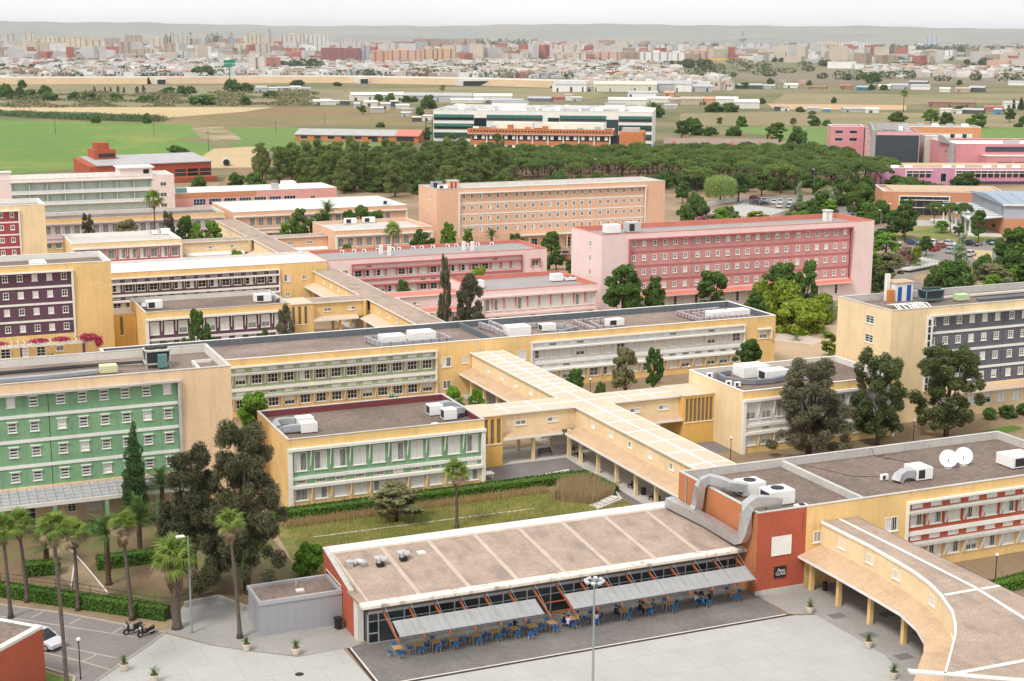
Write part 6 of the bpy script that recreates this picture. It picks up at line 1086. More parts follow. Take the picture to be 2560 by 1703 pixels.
def pole(x, y, h, lab, cross=True, w=.12, group=None):
    t = thing('utility_pole', lab, 'pole', (x, y, 0), local=True, group=group); MB().tube([(0, 0, 0), (0, 0, h)], [w, w * .7], 7).obj('post', bark, t)
    if cross: MB().box(-.7, -.05, h - .6, .7, .05, h - .45).obj('crossarm', bark, t)
for (x, y, h) in ((93.6, 850, 11.5), (138.5, 801, 7), (208, 815, 6.5), (257.6, 888, 6.3), (96, 1010, 9), (144, 690, 10)): pole(x, y, h, 'thin wooden utility pole in the green and brown fields', group='utility poles in the fields', w=.16)
t = thing('pylon', 'tall grey lattice pylon beyond the sheds', 'pylon', (1004.8, 1377.7, 0), local=True); b = MB()
for sx in (-1, 1):
    for sy in (-1, 1): b.tube([(sx * 1.5, sy * 1.5, 0), (sx * .5, sy * .5, 27)], .16, 5)
for i in range(9): z = i * 3; q = 1.5 - z / 27; b.tube([(-q, -q, z), (q, q, z + 3)], .09, 4).tube([(q, -q, z), (-q, q, z + 3)], .09, 4)
b.obj('lattice', mat('pylon_grey', (.3, .31, .32)), t); MB().box(-3, -.2, 24, 3, .2, 24.4).obj('crossarm', MATS['pylon_grey'], t)
# railing along the garden
t = thing('railing', 'black metal railing behind the long hedge', 'railing', (21.1, 132.6, 0)); rp = [(-6, 157.6), (8.4, 144.6), (13.1, 140.9), (17.4, 136.4), (21.1, 132.5), (22.6, 131.6), (24.6, 132.4), (26.6, 132.6)]
for a, b_ in zip(rp, rp[1:]):
    L = math.dist(a, b_); n = max(1, int(L / 2))
    for z in (1.0, .55): MB().tube([(*a, z), (*b_, z)], .025, 6).obj('rail', blk, t)
    for i in range(n): x, y = a[0] + (b_[0] - a[0]) * i / n, a[1] + (b_[1] - a[1]) * i / n; MB().tube([(x, y, 0), (x, y, 1.02)], .025, 6).obj('post', blk, t)
# benches
def bench(x, y, rz, lab, group=None):
    t = thing('bench', lab, 'bench', (x, y, .1), rz, group=group, local=True)
    for i in range(3): MB().box(-.9, -.25 + i * .16, .42, .9, -.13 + i * .16, .46).obj('seat_slat', blk, t)
    for i in range(3): MB().box(-.9, .22 + i * .03, .52 + i * .13, .9, .25 + i * .03, .62 + i * .13).obj('back_slat', blk, t)
    for sx in (-.8, .8): MB().ext([(-.28, 0), (-.2, 0), (-.15, .42), (.2, .42), (.28, 0), (.34, 0), (.33, .9), (.26, .9), (.2, .48), (-.28, .48)], 'x', sx - .03, sx + .03).obj('leg', blk, t)
bench(75.9, 165.0, 0, 'black bench under the cream walkway by the green wing'); bench(79.2, 162.0, R(-90), 'black bench under the arcade beside the inner corner post'); bench(79.3, 147.6, R(-90), 'black bench in the arcade facing the tall dry grass'); bench(79.4, 142.6, R(-90), 'black bench in the arcade near the cafe roof end')
one(MB().box(79.3, 145.2, .1, 79.75, 145.65, .95), 'litter_bin', blk, 'square black litter bin between two arcade benches', 'bin'); one(MB().tube([(81.2, 111.8, .05), (81.2, 111.8, .9)], [.2, .24], 10), 'litter_bin', blk, 'round black bin in the shade of the curved arcade', 'bin')
planter(79.5, 164.2, 'round planter with upright plant under the walkway inner corner', 40); one(MB().box(64.3, 157.9, .7, 66.0, 159.2, .78).box(64.5, 158.1, .02, 64.6, 158.2, .7).box(65.7, 158.9, .02, 65.8, 159.0, .7).box(64.5, 158.9, .02, 64.6, 159, .7).box(65.7, 158.1, .02, 65.8, 158.2, .7), 'white_table', wht, 'white folding table beside the green wing pillar', 'table')
# ---------------------------------------------------------------- cafe tables, chairs, people
tbt = cbox(MB(), -.42, -.42, .72, .42, .42, .76, .01).mesh('table_top', wood); tbl = MB().box(-.38, -.38, 0, -.34, -.34, .72).mesh('leg', alum)
def table(x, y, rz, lab, group=None):
    t = thing('cafe_table', lab, 'table', (x, y, .05), rz, group=group, local=True); link('table_top', tbt, t)
    for i in range(4): link('leg', tbl, t, None, i * math.pi / 2)
cs = MB(); cs.box(-.21, -.2, .43, .21, .2, .46); cb = MB().ext([(.19, .55), (.25, .82), (.22, .83), (.16, .56)], 'x', -.21, .21); cl = MB().tube([(-.2, -.19, 0), (-.19, -.18, .44)], .013, 6); cl2 = MB().tube([(-.2, .22, 0), (-.18, .17, .45), (-.18, .2, .75)], .013, 6)
CS, CB, CL1, CL2 = cs.mesh('seat', bluep), cb.mesh('backrest', bluep), cl.mesh('leg', alum), cl2.mesh('leg', alum)
def chair(x, y, rz, lab, group):
    t = thing('blue_chair', lab, 'chair', (x, y, .05), rz, group=group, local=True); link('seat', CS, t); link('backrest', CB, t)
    for m in (CL1, CL2): link('leg', m, t); link('leg', m, t, None, 0, (-1, 1, 1))
TB = [38.3, 40.2, 41.75, 43.3, 45.5, 47.4, 49.2, 50.9, 52.8, 54.8, 57.0, 60.0, 62.5, 64.8, 68.4, 71.7]; cr_ = random.Random(9)
occ = {9: 5, 10: 2, 11: 1, 12: 3, 14: 5}
def person_mesh(pose, top, leg, hair, seed):
    """one continuous body grown with a Skin modifier, materials by zone, hair as a second mesh"""
    sit = pose == 'sit'; hz = .50 if sit else .92; J = {}; E = []
    def j(n, p, r, par=None): J[n] = (p, r); E.append((par, n)) if par else None
    lean = .06 if sit else 0
    j('pel', (0, 0, hz), .13); j('wai', (0, lean * .3, hz + .18), .115, 'pel'); j('che', (0, lean, hz + .38), .135, 'wai'); j('nec', (0, lean + .01, hz + .56), .055, 'che'); j('hd0', (0, lean + .02, hz + .65), .075, 'nec'); j('hd1', (0, lean + .03, hz + .78), .085, 'hd0'); j('hd2', (0, lean + .02, hz + .86), .05, 'hd1')
    for s, q in ((-1, 'l'), (1, 'r')):
        j('sh' + q, (s * .18, lean, hz + .49), .062, 'che'); 
        if sit: j('el' + q, (s * .24, lean + .1, hz + .24), .043, 'sh' + q); j('wr' + q, (s * .13, lean + .32, hz + .28), .03, 'el' + q); j('ha' + q, (s * .1, lean + .39, hz + .285), .032, 'wr' + q)
        else: j('el' + q, (s * .25, .01, hz + .2), .043, 'sh' + q); j('wr' + q, (s * .25, .08, hz - .04), .03, 'el' + q); j('ha' + q, (s * .25, .1, hz - .12), .032, 'wr' + q)
        j('hi' + q, (s * .09, 0, hz - .03), .095, 'pel')
        if sit: j('kn' + q, (s * .12, .42, hz + .0), .065, 'hi' + q); j('an' + q, (s * .12, .40, .09), .042, 'kn' + q); j('to' + q, (s * .13, .56, .04), .035, 'an' + q)
        else: j('kn' + q, (s * .1, .02, .49), .06, 'hi' + q); j('an' + q, (s * .1, 0, .09), .042, 'kn' + q); j('to' + q, (s * .11, .15, .04), .035, 'an' + q)
    ks = list(J); me = bpy.data.meshes.new('body'); me.from_pydata([J[k][0] for k in ks], [(ks.index(a), ks.index(b)) for a, b in E], []); ob = bpy.data.objects.new('body', me); COL.objects.link(ob); ob.modifiers.new('s', 'SKIN')
    for i, k in enumerate(ks): sv = me.skin_vertices[0].data[i]; sv.radius = (J[k][1], J[k][1]); sv.use_root = k == 'pel'
    sb = ob.modifiers.new('b', 'SUBSURF'); sb.levels = 1; dg = bpy.context.evaluated_depsgraph_get(); m2 = bpy.data.meshes.new_from_object(ob.evaluated_get(dg)); bpy.data.objects.remove(ob)
    # fingers: five unequal bent tubes from each palm, and a nose
    b = MB(); 
    for s, q in ((-1, 'l'), (1, 'r')):
        h = Vector(J['ha' + q][0]); d = (h - Vector(J['wr' + q][0])).normalized(); up = Vector((0, 0, 1)) if sit else Vector((0, 1, 0)); sd = d.cross(up).normalized()
        for i, L in enumerate((.07, .08, .085, .075)): o = h + sd * (.03 - .02 * i); b.tube([o, o + d * L * .6, o + d * L - up * .025], [.009, .009, .007], 5)
        o = h - d * .02 - sd * s * .02; b.tube([o, o - sd * s * .04 + d * .02, o - sd * s * .045 + d * .05], [.011, .01, .008], 5)
    b.tube([(0, lean + .1, hz + .77), (0, lean + .125, hz + .735)], [.008, .014], 5)
    n0 = len(m2.vertices); V = [tuple(v.co) for v in m2.vertices] + b.v; F_ = [tuple(p.vertices) for p in m2.polygons] + [tuple(i + n0 for i in f) for f in b.f]; me = bpy.data.meshes.new('body'); me.from_pydata(V, [], F_)
    sk, sh = mat('skin', (.50, .29, .20), rough=.6, var=.05), mat('shoe', (.06, .05, .05))
    for m in (sk, top, leg, sh): me.materials.append(m)
    for p in me.polygons:
        c = p.center; z = c.z
        if z > hz + .545: i = 0
        elif z < .075: i = 3
        elif z > hz + .09 or (not sit and z > hz): i = 0 if (abs(c.x) > .2 and z < hz + .26 and (sit or True) and math.dist((c.x, c.y, z), J['wrr' if c.x > 0 else 'wrl'][0]) < .2) or (sit and c.y > lean + .22 and z > hz + .15) else 1
        elif not sit and abs(c.x) > .2: i = 0
        else: i = 2
        p.material_index = i; p.use_smooth = True
    bpy.data.meshes.remove(m2); hb = MB(); hb.tube([(0, lean - .03, hz + .60 if seed % 2 else hz + .70), (0, lean - .035, hz + .76), (0, lean - .005, hz + .85), (0, lean + .01, hz + .905)], [.07, .105, .098, .03], 10)
    return me, hb.mesh('hair', hair, smooth=True)
hd_, hb_ = mat('dark_hair', (.025, .018, .014)), mat('light_brown_hair', (.22, .12, .06)); jean, blkc = mat('denim', (.05, .07, .13)), mat('black_cloth', (.018, .018, .02))
CL_ = {'lilac': mat('lilac_shirt', (.55, .42, .70)), 'yellow': mat('yellow_shirt', (.72, .60, .10)), 'white': mat('white_shirt', (.75, .74, .72)), 'black': blkc, 'grey': mat('grey_jacket', (.14, .14, .15)), 'orange': mat('orange_print_shirt', (.45, .22, .06)), 'blue': mat('blue_shirt', (.03, .16, .45)), 'pink': mat('pink_shirt', (.55, .2, .25)), 'mauve': mat('mauve_shirt', (.28, .22, .32))}
PM_ = {}
def person(x, y, rz, pose, top, hair, lab, leg=None, z=.05):
    k = (pose, top, hair.name)
    if k not in PM_: PM_[k] = person_mesh(pose, CL_[top], leg or jean, hair, len(PM_))
    t = thing('person', lab, 'person', (x, y, z), rz, local=True); a, b = PM_[k]; link('body', a, t); link('hair', b, t)
tabl = ['wooden cafe table at the pavilion corner door end of the terrace', 'second wooden cafe table from the pavilion corner', 'third wooden cafe table from the pavilion corner', 'fourth wooden cafe table from the pavilion corner', 'fifth wooden cafe table, after a wider gap, from the pavilion corner', 'sixth wooden cafe table from the pavilion corner', 'cafe table half under the first awning beside a stray chair', 'cafe table next to the stray chair, towards the mast', 'cafe table left of the busy table by the mast'.replace('left of', 'beside'), 'busy cafe table with five seated people beside the mast', 'cafe table with two people behind the mast', 'cafe table with one dark-dressed person sitting by it', 'cafe table with three people, one in grey jacket', 'empty cafe table between the two groups', 'crowded cafe table with people near the brick wall', 'last cafe table, standing against the red brick wall']
for i, x in enumerate(TB):
    y = 113.25 + cr_.uniform(-.12, .12); rz = R(cr_.uniform(-6, 6)); table(x, y, rz, tabl[i]); n = occ.get(i, 0)
    spots = [(-.72, .0, R(90)), (.72, .05, R(-90)), (.0, -.78, R(180)), (.05, .78, 0)]
    for j, (dx, dy, a) in enumerate(spots):
        if n or j == 2 or cr_.random() < .72: chair(x + dx + cr_.uniform(-.06, .06), y + dy + cr_.uniform(-.06, .06), a + R(cr_.uniform(-14, 14)), 'blue plastic chair drawn up to a wooden cafe table', 'blue cafe chairs')
chair(50.2, 111.9, R(160), 'blue plastic chair left alone between two tables', None)
PP = [(9, -.55, -.5, -40, 'lilac', hd_, 'person in lilac top seated with back to the plaza'), (9, .72, .05, 90, 'yellow', hd_, 'person in yellow top seated at the busy table'), (9, -.72, .1, -90, 'black', hd_, 'person in black seated at the busy table'), (9, .1, .72, 180, 'mauve', hb_, 'person in mauve top with light hair at the busy table'), (9, -.5, .7, 200, 'orange', hb_, 'person in orange print top at the busy table'),
 (10, .0, -.72, 0, 'white', hd_, 'person in white top at the table behind the mast'), (10, .7, .1, 90, 'pink', hd_, 'person in pink patterned top at the table behind the mast'), (11, -.7, .0, -70, 'black', hd_, 'person in black leaning over a cafe table alone'), (12, -.72, .05, -90, 'black', hd_, 'person in black jacket at the table with the grey jacket'), (12, .1, .75, 180, 'grey', hd_, 'person in dark suit facing the plaza at a cafe table'), (12, .74, 0, 90, 'grey', hd_, 'person in grey jacket seated sideways at a cafe table'),
 (14, -.75, .0, -90, 'white', hd_, 'person in white shirt at the crowded table'), (14, -.3, -.75, -10, 'blue', hd_, 'person in blue shirt with back to the plaza'), (14, .3, .75, 180, 'black', hd_, 'person in black at the far side of the crowded table'), (14, .72, -.2, 80, 'black', hb_, 'person in black with light hair at the crowded table')]
for i, dx, dy, rz, top, hair, lab in PP: person(TB[i] + dx, 113.25 + dy, R(rz), 'sit', top, hair, lab, leg=blkc if top in ('black', 'grey') else None)
person(69.9, 114.1, R(120), 'stand', 'white', hd_, 'person in white shirt standing by the crowded table'); person(49.6, 114.1, R(-60), 'sit', 'black', hd_, 'person in black seated under the first awning')
person(109, 195, R(180), 'stand', 'grey', hd_, 'tiny person walking before the white-windowed range', z=.0)
# ---------------------------------------------------------------- cars and scooters
tyre = mat('tyre', (.02, .02, .02), rough=.9); rim = mat('wheel_rim', (.5, .5, .52), rough=.4, metal=.6); lampw = mat('headlight', (.75, .75, .75), rough=.2); lampr = mat('tail_light', (.35, .02, .02), rough=.3); wsg = glassmat('car_glass', (.03, .04, .045), .06)
def car_meshes(kind):
    hb = kind == 'hatch'; L, H = (4.2, 1.5) if hb else (4.5, 1.44); W2 = .86
    # lower body profile (y forward = -L/2 front), z
    lo = [(-L/2, .35), (-L/2 + .02, .62), (-L/2 + .35, .78), (-L/2 + 1.15, .92), (L/2 - (.25 if hb else .75), .95), (L/2 - .05, .92 if hb else .9), (L/2, .6), (L/2 - .03, .33)]
    b = MB(); st = [(-1, .93, 0), (-.96, 1.0, 0), (.96, 1.0, 0), (1, .93, 0)]; n = len(lo); idx = []
    for s, k, _ in ((-1, .9, 0), (-.93, 1, 0), (0, 1.0, 0), (.93, 1, 0), (1, .9, 0)):
        idx.append(len(b.v)); bow = 1 - .03 * s * s; b.v += [(s * W2, y * bow, .34 + (z - .34) * (k if z > .5 else 1)) for y, z in lo]
    for a, e in zip(idx, idx[1:]):
        for i in range(n): b.f.append((a + i, a + (i + 1) % n, e + (i + 1) % n, e + i)); b.m.append(0)
    b.f.append(tuple(idx[0] + i for i in reversed(range(n)))); b.f.append(tuple(idx[-1] + i for i in range(n))); b.m += [0, 0]
    f0, f1, r1, r0 = -L/2 + 1.05, -L/2 + 1.95, L/2 - (.75 if hb else 1.35), L/2 - (.15 if hb else .7)
    roof = MB(); w1, w2 = W2 * .93, W2 * .74; z0, z1 = .9, H
    roof.face([(-w2, f1, z1), (w2, f1, z1), (w2, r1, z1 - .02), (-w2, r1, z1 - .02)]); P8 = [(-w1, f0, z0), (w1, f0, z0), (w1, r0, z0), (-w1, r0, z0), (-w2, f1, z1), (w2, f1, z1), (w2, r1, z1 - .02), (-w2, r1, z1 - .02)]
    gl = MB(); gl.face([P8[0], P8[1], P8[5], P8[4]]).face([P8[2], P8[3], P8[7], P8[6]]).face([P8[3], P8[0], P8[4], P8[7]]).face([P8[1], P8[2], P8[6], P8[5]])
    for a, e in ((0, 4), (1, 5), (2, 6), (3, 7)): b.tube([P8[a], P8[e]], .045, 5)
    for sx in (-1, 1):
        b.tube([(sx * (w1 + w2) / 2 * 1.005, (f0 + f1) / 2 + (r1 - f1) * .52, z0), (sx * w2 * 1.01, (f1 + r1) / 2, z1 - .03)], .04, 5); b.tube([(sx * w2, f1, z1), (sx * w2, r1, z1 - .02)], .04, 5)
    b.v += roof.v[:]; k = len(b.v); b.f.append((k - 4, k - 3, k - 2, k - 1)); b.m.append(0)
    wh = MB().tube([(-.1, 0, 0), (.1, 0, 0)], .31, 16); ri = MB().tube([(-.108, 0, 0), (.108, 0, 0)], .19, 12); hl = cbox(MB(), -.2, -.06, -.08, .2, .12, .08, .03); mr = cbox(MB(), -.09, -.05, 0, .09, .07, .14, .02)
    return dict(body=b.mesh('body', acw), glass=gl.mesh('glass', wsg), wheel=wh.mesh('wheel', tyre), rim=ri.mesh('rim', rim), hl=hl.mesh('headlight', lampw), tl=hl.mesh('tail_light', lampr), mir=mr.mesh('mirror', acw), L=L)
CM = {}
def car(x, y, rz, colname, col, lab, kind='hatch', group=None, z=.02):
    if kind not in CM: CM[kind] = car_meshes(kind)
    c = CM[kind]; m = mat('car_paint_' + colname, col, rough=.28, var=.02, spec=.6); t = thing('parked_car', lab, 'car', (x, y, z), rz, group=group, local=True); o = link('body', c['body'], t); setmat(o, 0, m); link('glass', c['glass'], t); L = c['L']
    for sx in (-1, 1):
        for yy in (-L/2 + .82, L/2 - .78): w = link('wheel', c['wheel'], t, (sx * .78, yy, .31)); link('rim', c['rim'], w)
        link('headlight', c['hl'], t, (sx * .58, -L/2 + .09, .66)); link('tail_light', c['tl'], t, (sx * .6, L/2 - .16, .76)); o = link('mirror', c['mir'], t, (sx * .95, -L/2 + 1.45, .95)); setmat(o, 0, m)
car(10.45, 127.3, R(38), 'silver', (.55, .57, .60), 'silver hatchback half hidden by the red brick building corner')
CARS = [(261.2, 406.6, 60, 'charcoal', (.04, .045, .05), 'charcoal estate car at the end of the walled slab', 'sedan'), (262.0, 403.4, 62, 'black', (.02, .02, .024), 'black car beside the charcoal estate', 'sedan'), (267.5, 406.0, 150, 'white', (.72, .72, .72), 'white car in the row behind the black one', 'hatch'), (270.4, 406.6, 150, 'white', (.72, .72, .72), 'white car in the middle of the parked row', 'hatch'), (273.4, 405.4, 150, 'white', (.72, .72, .72), 'white car at the poplar end of the parked row', 'hatch'), (263.2, 396.4, 150, 'white', (.72, .72, .72), 'white car in the front parked row', 'hatch'), (265.8, 395.0, 150, 'pale_blue', (.35, .42, .48), 'pale blue car in the front parked row', 'hatch'), (268.6, 393.6, 150, 'white', (.72, .72, .72), 'white car at the end of the front parked row', 'hatch'), (268.0, 417.7, 60, 'wine', (.18, .03, .07), 'wine red car under the dark trees', 'hatch'), (267.2, 411.4, 150, 'silver', (.55, .57, .60), 'silver car beside the wine red car', 'hatch'),
 (276.4, 375.9, 130, 'blue', (.05, .12, .3), 'blue car on the side road by the poplars', 'hatch'), (274.0, 371.4, 130, 'pale_blue', (.35, .42, .48), 'light blue car behind the blue one on the side road', 'hatch'), (246.8, 309.2, 20, 'navy', (.03, .05, .12), 'navy car at the lawn edge', 'hatch'), (244.8, 297.9, 120, 'red', (.42, .03, .03), 'red car in the car park by the round tree', 'hatch'), (249.6, 301.4, 110, 'red', (.42, .03, .03), 'second red car between the silver cars', 'hatch'), (246.2, 293.4, 120, 'silverblue', (.40, .45, .52), 'silver-blue car in front of the red cars', 'hatch'), (254.4, 304.2, 20, 'silver', (.55, .57, .60), 'silver estate car along the lawn', 'sedan'), (259.7, 301.9, 20, 'black', (.02, .02, .024), 'black car along the lawn beside the scooter', 'hatch'), (246.8, 286.9, 120, 'silver', (.55, .57, .60), 'silver car half behind the feathery tree', 'hatch'), (243.7, 278.0, 130, 'lime', (.55, .55, .08), 'lime yellow hatchback by the dry verge', 'hatch'), (246.6, 275.6, 130, 'blue', (.05, .12, .3), 'blue car beside the lime yellow hatchback', 'hatch'), (266.2, 300.6, 20, 'darkgreen', (.03, .08, .06), 'dark green car at the end of the lawn row', 'hatch'), (251.4, 306.2, 20, 'white', (.72, .72, .72), 'white car behind the red cars', 'hatch'), (154.2, 324.2, 150, 'grey', (.2, .2, .21), 'grey car on the street below the salmon block', 'sedan'), (151.4, 318.6, 150, 'red', (.42, .03, .03), 'red car behind the street tree of the pink range', 'hatch'), (253.8, 330.4, 60, 'mauve', (.3, .26, .4), 'mauve car at the road bend', 'hatch')]
for x, y, a, cn, c, lab, kd in CARS: car(x, y, R(a), cn, c, lab, kd)
def scooter(x, y, rz, lab, seat, group=None):
    t = thing('scooter', lab, 'motorcycle', (x, y, .02), rz, local=True, group=group)
    for yy in (-.68, .62): w = MB().tube([(-.06, yy, .28), (.06, yy, .28)], .28, 14).obj('wheel', tyre, t); MB().tube([(-.065, yy, .28), (.065, yy, .28)], .15, 10).obj('rim', rim, w)
    MB().ext([(-.55, .3), (-.6, .62), (-.5, .92), (-.42, .92), (-.4, .42), (.05, .34), (.1, .62), (.75, .72), (.82, .55), (.5, .3)], 'x', -.17, .17).obj('body', blk, t); MB().ext([(.02, .66), (.05, .78), (.5, .86), (.86, .88), (.84, .74)], 'x', -.15, .15).obj('seat', seat, t)
    MB().tube([(-.35, -.5, 1.06), (0, -.52, 1.0), (.35, -.5, 1.06)], .03, 6).obj('handlebar', blk, t); MB().tube([(0, -.52, 1.0), (0, -.68, .3)], .04, 6).obj('fork', alum, t); MB().ext([(-.62, .8), (-.56, 1.25), (-.54, 1.25), (-.58, .8)], 'x', -.2, .2).obj('windscreen', wsg, t); MB().box(-.1, -.66, .8, .1, -.6, .95).obj('headlight', lampw, t); MB().box(-.08, .82, .66, .08, .87, .74).obj('tail_light', lampr, t); MB().tube([(.18, .1, .3), (.2, .8, .36)], .06, 8).obj('exhaust', alum, t)
    for s in (-1, 1): MB().box(s * .38 - .06, -.52, 1.18, s * .38 + .06, -.48, 1.28).obj('mirror', blk, t)
scooter(18.2, 127.0, R(-75), 'black scooter with black seat parked on the road bend', blk); scooter(19.2, 126.1, R(-62), 'black motorcycle with tan seat parked beside the scooter', mat('tan_seat', (.35, .24, .15))); scooter(261.8, 301.2, R(20), 'small white-fronted scooter beside the black car on the lawn', blk)
# ---------------------------------------------------------------- buildings behind the campus
def lbox(t, name, x0, y0, z0, x1, y1, z1, m): return MB().box(x0, y0, z0, x1, y1, z1).obj(name, m, t)
def flat(t, W_, D, H, mw, mr, mc=None, dk=.5, name='wall', x=0., y=0.):
    """local box with sunk roof deck and coping"""
    b = MB(); b.face([(x, y, 0), (x + W_, y, 0), (x + W_, y, H), (x, y, H)]).face([(x + W_, y, 0), (x + W_, y + D, 0), (x + W_, y + D, H), (x + W_, y, H)]).face([(x + W_, y + D, 0), (x, y + D, 0), (x, y + D, H), (x + W_, y + D, H)]).face([(x, y + D, 0), (x, y, 0), (x, y, H), (x, y + D, H)]); b.obj(name, mw, t)
    MB().face([(x, y, H - dk), (x + W_, y, H - dk), (x + W_, y + D, H - dk), (x, y + D, H - dk)]).obj('roof', mr, t); c = .4
    MB().box(x - .1, y - .1, H, x + W_ + .1, y + c, H + .2).box(x - .1, y + D - c, H, x + W_ + .1, y + D + .1, H + .2).box(x - .1, y + c, H, x + c, y + D - c, H + .2).box(x + W_ - c, y + c, H, x + W_ + .1, y + D - c, H + .2).obj('coping', mc or concl, t)
def winrow(t, xs, z, w, h, y=0., kinds='g', mg=None, **k):
    for x in xs: o = link('window', wmesh(w, h, **k), t, (x, y - .02, z)); link('pane', pmesh(w, h, rnd.choice(kinds), mg), o, (0, -.11, 0))
def winrow_l(t, ys, z, w, h, x=0., **k):
    for y in ys: o = link('window', wmesh(w, h, **k), t, (x - .02, y, z), -math.pi / 2); link('pane', pmesh(w, h, 'g'), o, (0, -.11, 0))
def gable(t, W_, D, e, rg, mw, mr, over=.5):
    MB().ext([(0, 0), (D, 0), (D, e), (D / 2, rg), (0, e)], 'x', 0, W_).obj('wall', mw, t); s = (rg - e) / (D / 2)
    MB().ext([(-over, e - over * s + .05), (D / 2, rg + .05), (D / 2, rg + .3), (-over, e - over * s + .3)], 'x', -over, W_ + over).obj('roof', mr, t); MB().ext([(D + over, e - over * s + .05), (D / 2, rg + .05), (D / 2, rg + .3), (D + over, e - over * s + .3)], 'x', -over, W_ + over).obj('roof', mr, t)
# glass research building
t = thing('glass_building', 'white office building with bands of green glass behind the pine wood', 'building', (259, 700, 0), R(-30.8), local=True); Wt, Dt = 109., 46.
flat(t, Wt, Dt, 17.2, wht, white_r, wht, .8); dkg = glassmat('dark_band_glass', (.03, .045, .05), .08)
for i, (a, b) in enumerate(((.4, 20.4), (27, 54.8), (63.5, 86.3), (92.5, 108.7))):
    for f in range(4):
        z = 15.2 - f * 4.45
        if f and i in (1, 2): continue
        lbox(t, 'spandrel_glass', a, -.35, z - 1.4, b, -.05, z, glassg); lbox(t, 'window_band', a, -.3, z - 2.75, b, -.06, z - 1.45, dkg)
        for k in range(int((b - a) / 6.6) + 1): x = min(a + k * 6.66, b - .15); lbox(t, 'mullion', x, -.42, z - 2.8, x + .12, -.36, z, darkg)
lbox(t, 'recess_glass', 20.6, -.2, 0, 26.8, -.04, 13.6, dkg); lbox(t, 'recess_glass', 86.5, -.2, 0, 92.3, -.04, 13.4, dkg); lbox(t, 'window_band', 57.5, -.2, 12.2, 63.2, -.04, 14.0, dkg)
for z in (1.0, 5.45, 9.9, 14.3): lbox(t, 'side_glass', -.3, .5, z - .9, -.05, 14, z + .9, glassg)
for (x, w, d, y, h) in ((26, 18, 8, 24, 3.4), (84, 10, 8, 24, 3.0)): lbox(t, 'plant_room', x, y, 16.4, x + w, y + d, 17 + h, wht); lbox(t, 'plant_room_roof', x - .4, y - .4, 17 + h, x + w + .4, y + d + .4, 17.4 + h, ductg)
q = random.Random(2)
for i in range(70):
    x, y = q.uniform(3, 105), q.uniform(3, 40); w = q.uniform(1.5, 6); lbox(t, 'roof_unit', x, y, 16.4, x + w, y + q.uniform(1, 2.2), 17.2 + q.uniform(.5, 1.7), q.choice((acw, acw, white_r, alum, wash_r)))
for i in range(5): lbox(t, 'pipe_rack', 4, 6 + i * 8, 18.2, 104, 6.4 + i * 8, 18.5, white_r)
st = thing('fire_stair', 'black metal fire stair at the corner of the glass building', 'staircase', (254, 696, 0), R(-30.8), local=True)
for i in range(8): lbox(st, 'landing', 0, -4, 1.3 + i * 1.6, 3.4, -1.5, 1.45 + i * 1.6, blk)
for x in (0, 3.3):
    for y in (-4, -1.6): lbox(st, 'post', x, y, 0, x + .15, y + .15, 14, blk)
# brick laboratory
t = thing('brick_building', 'orange brick building with arched frieze in front of the glass building', 'building', (258, 648, 0), R(-32), local=True); flat(t, 66, 22, 10.4, bricko, conc, concl, .6); lbox(t, 'cornice', -1.2, -1.3, 8.5, 67.2, 0, 8.8, conc); lbox(t, 'frieze', -1.0, -1.1, 8.8, 67, -.05, 11.2, bricko)
am_ = MB().box(0, 0, 0, .75, .12, .8).mesh('frieze_opening', darkg)
for i in range(44): link('frieze_opening', am_, t, (.6 + i * 1.5, -1.15, 9.6))
for z in (6.0, 1.6):
    for i in range(9): x = 1.2 + i * 7.2; lbox(t, 'window_band', x, -.25, z - .1, x + 6.4, -.05, z + 1.9, glass); lbox(t, 'brick_pier', x + 6.45, -.5, z - 4.0 if z > 4 else 0, x + 7.1, -.05, z + 2.4, concl); 
    for i in range(18): x = 2 + i * 3.6; lbox(t, 'blind', x, -.3, z + .3, x + 1.4, -.26, z + 1.9, blind)
for a, b in ((10, 28.5), (33.5, 62)): lbox(t, 'roof_screen', a, 6, 9.9, b, 14, 13.6, mat('cream_sheet', (.76, .72, .60), var=.05))
for i in range(8): lbox(t, 'roof_unit', 1 + i * 8.2, 2, 9.9, 3.5 + i * 8.2, 4.5, 11.8 + (i % 3) * .5, q.choice((bricko, alum, acw)))
lbox(t, 'stair_tower', 70, -1.5, 0, 81, 16, 10.3, bricko); lbox(t, 'glazed_link', 66.2, .5, 0, 69.9, 10, 8.6, glass); lbox(t, 'plant', 71, 2, 10.3, 79, 8, 12, alum)
# long farm ranges
t = thing('farm_range', 'long low brick range with grey roof and red-roofed end', 'building', (202.4, 752.8, 0), R(-33.5), local=True); gable(t, 53, 16, 3.2, 5.6, bricko, sheetg)
for i in range(7): lbox(t, 'window', 3 + i * 7.2, -.12, 1.2, 6.4 + i * 7.2, -.02, 2.7, glass); lbox(t, 'window_frame', 2.8 + i * 7.2, -.08, 1.05, 6.6 + i * 7.2, -.03, 1.2, frame)
lbox(t, 'doorway', 41, -.12, 0, 44, -.02, 2.8, darkg); MB().ext([(-.6, 3.1), (8, 5.75), (16.6, 3.1), (16.6, 3.4), (8, 6.1), (-.6, 3.4)], 'x', 53.1, 66).obj('red_roof', redp, t); MB().ext([(0, 0), (16, 0), (16, 3.2), (8, 5.6), (0, 3.2)], 'x', 53.05, 65.5).obj('end_wall', bricko, t); lbox(t, 'dark_opening', 54, -.12, .6, 63, -.02, 2.9, darkg); lbox(t, 'verge', -.7, -.7, 3.05, -.4, 16.7, 3.5, redp)
t = thing('farm_range', 'long brown-roofed shed with brick piers beyond the pines', 'building', (349, 625, 0), R(-33), local=True); gable(t, 53, 14, 3.2, 5.4, bricko, mat('brown_sheet', (.27, .20, .17), var=.12, spots=.2))
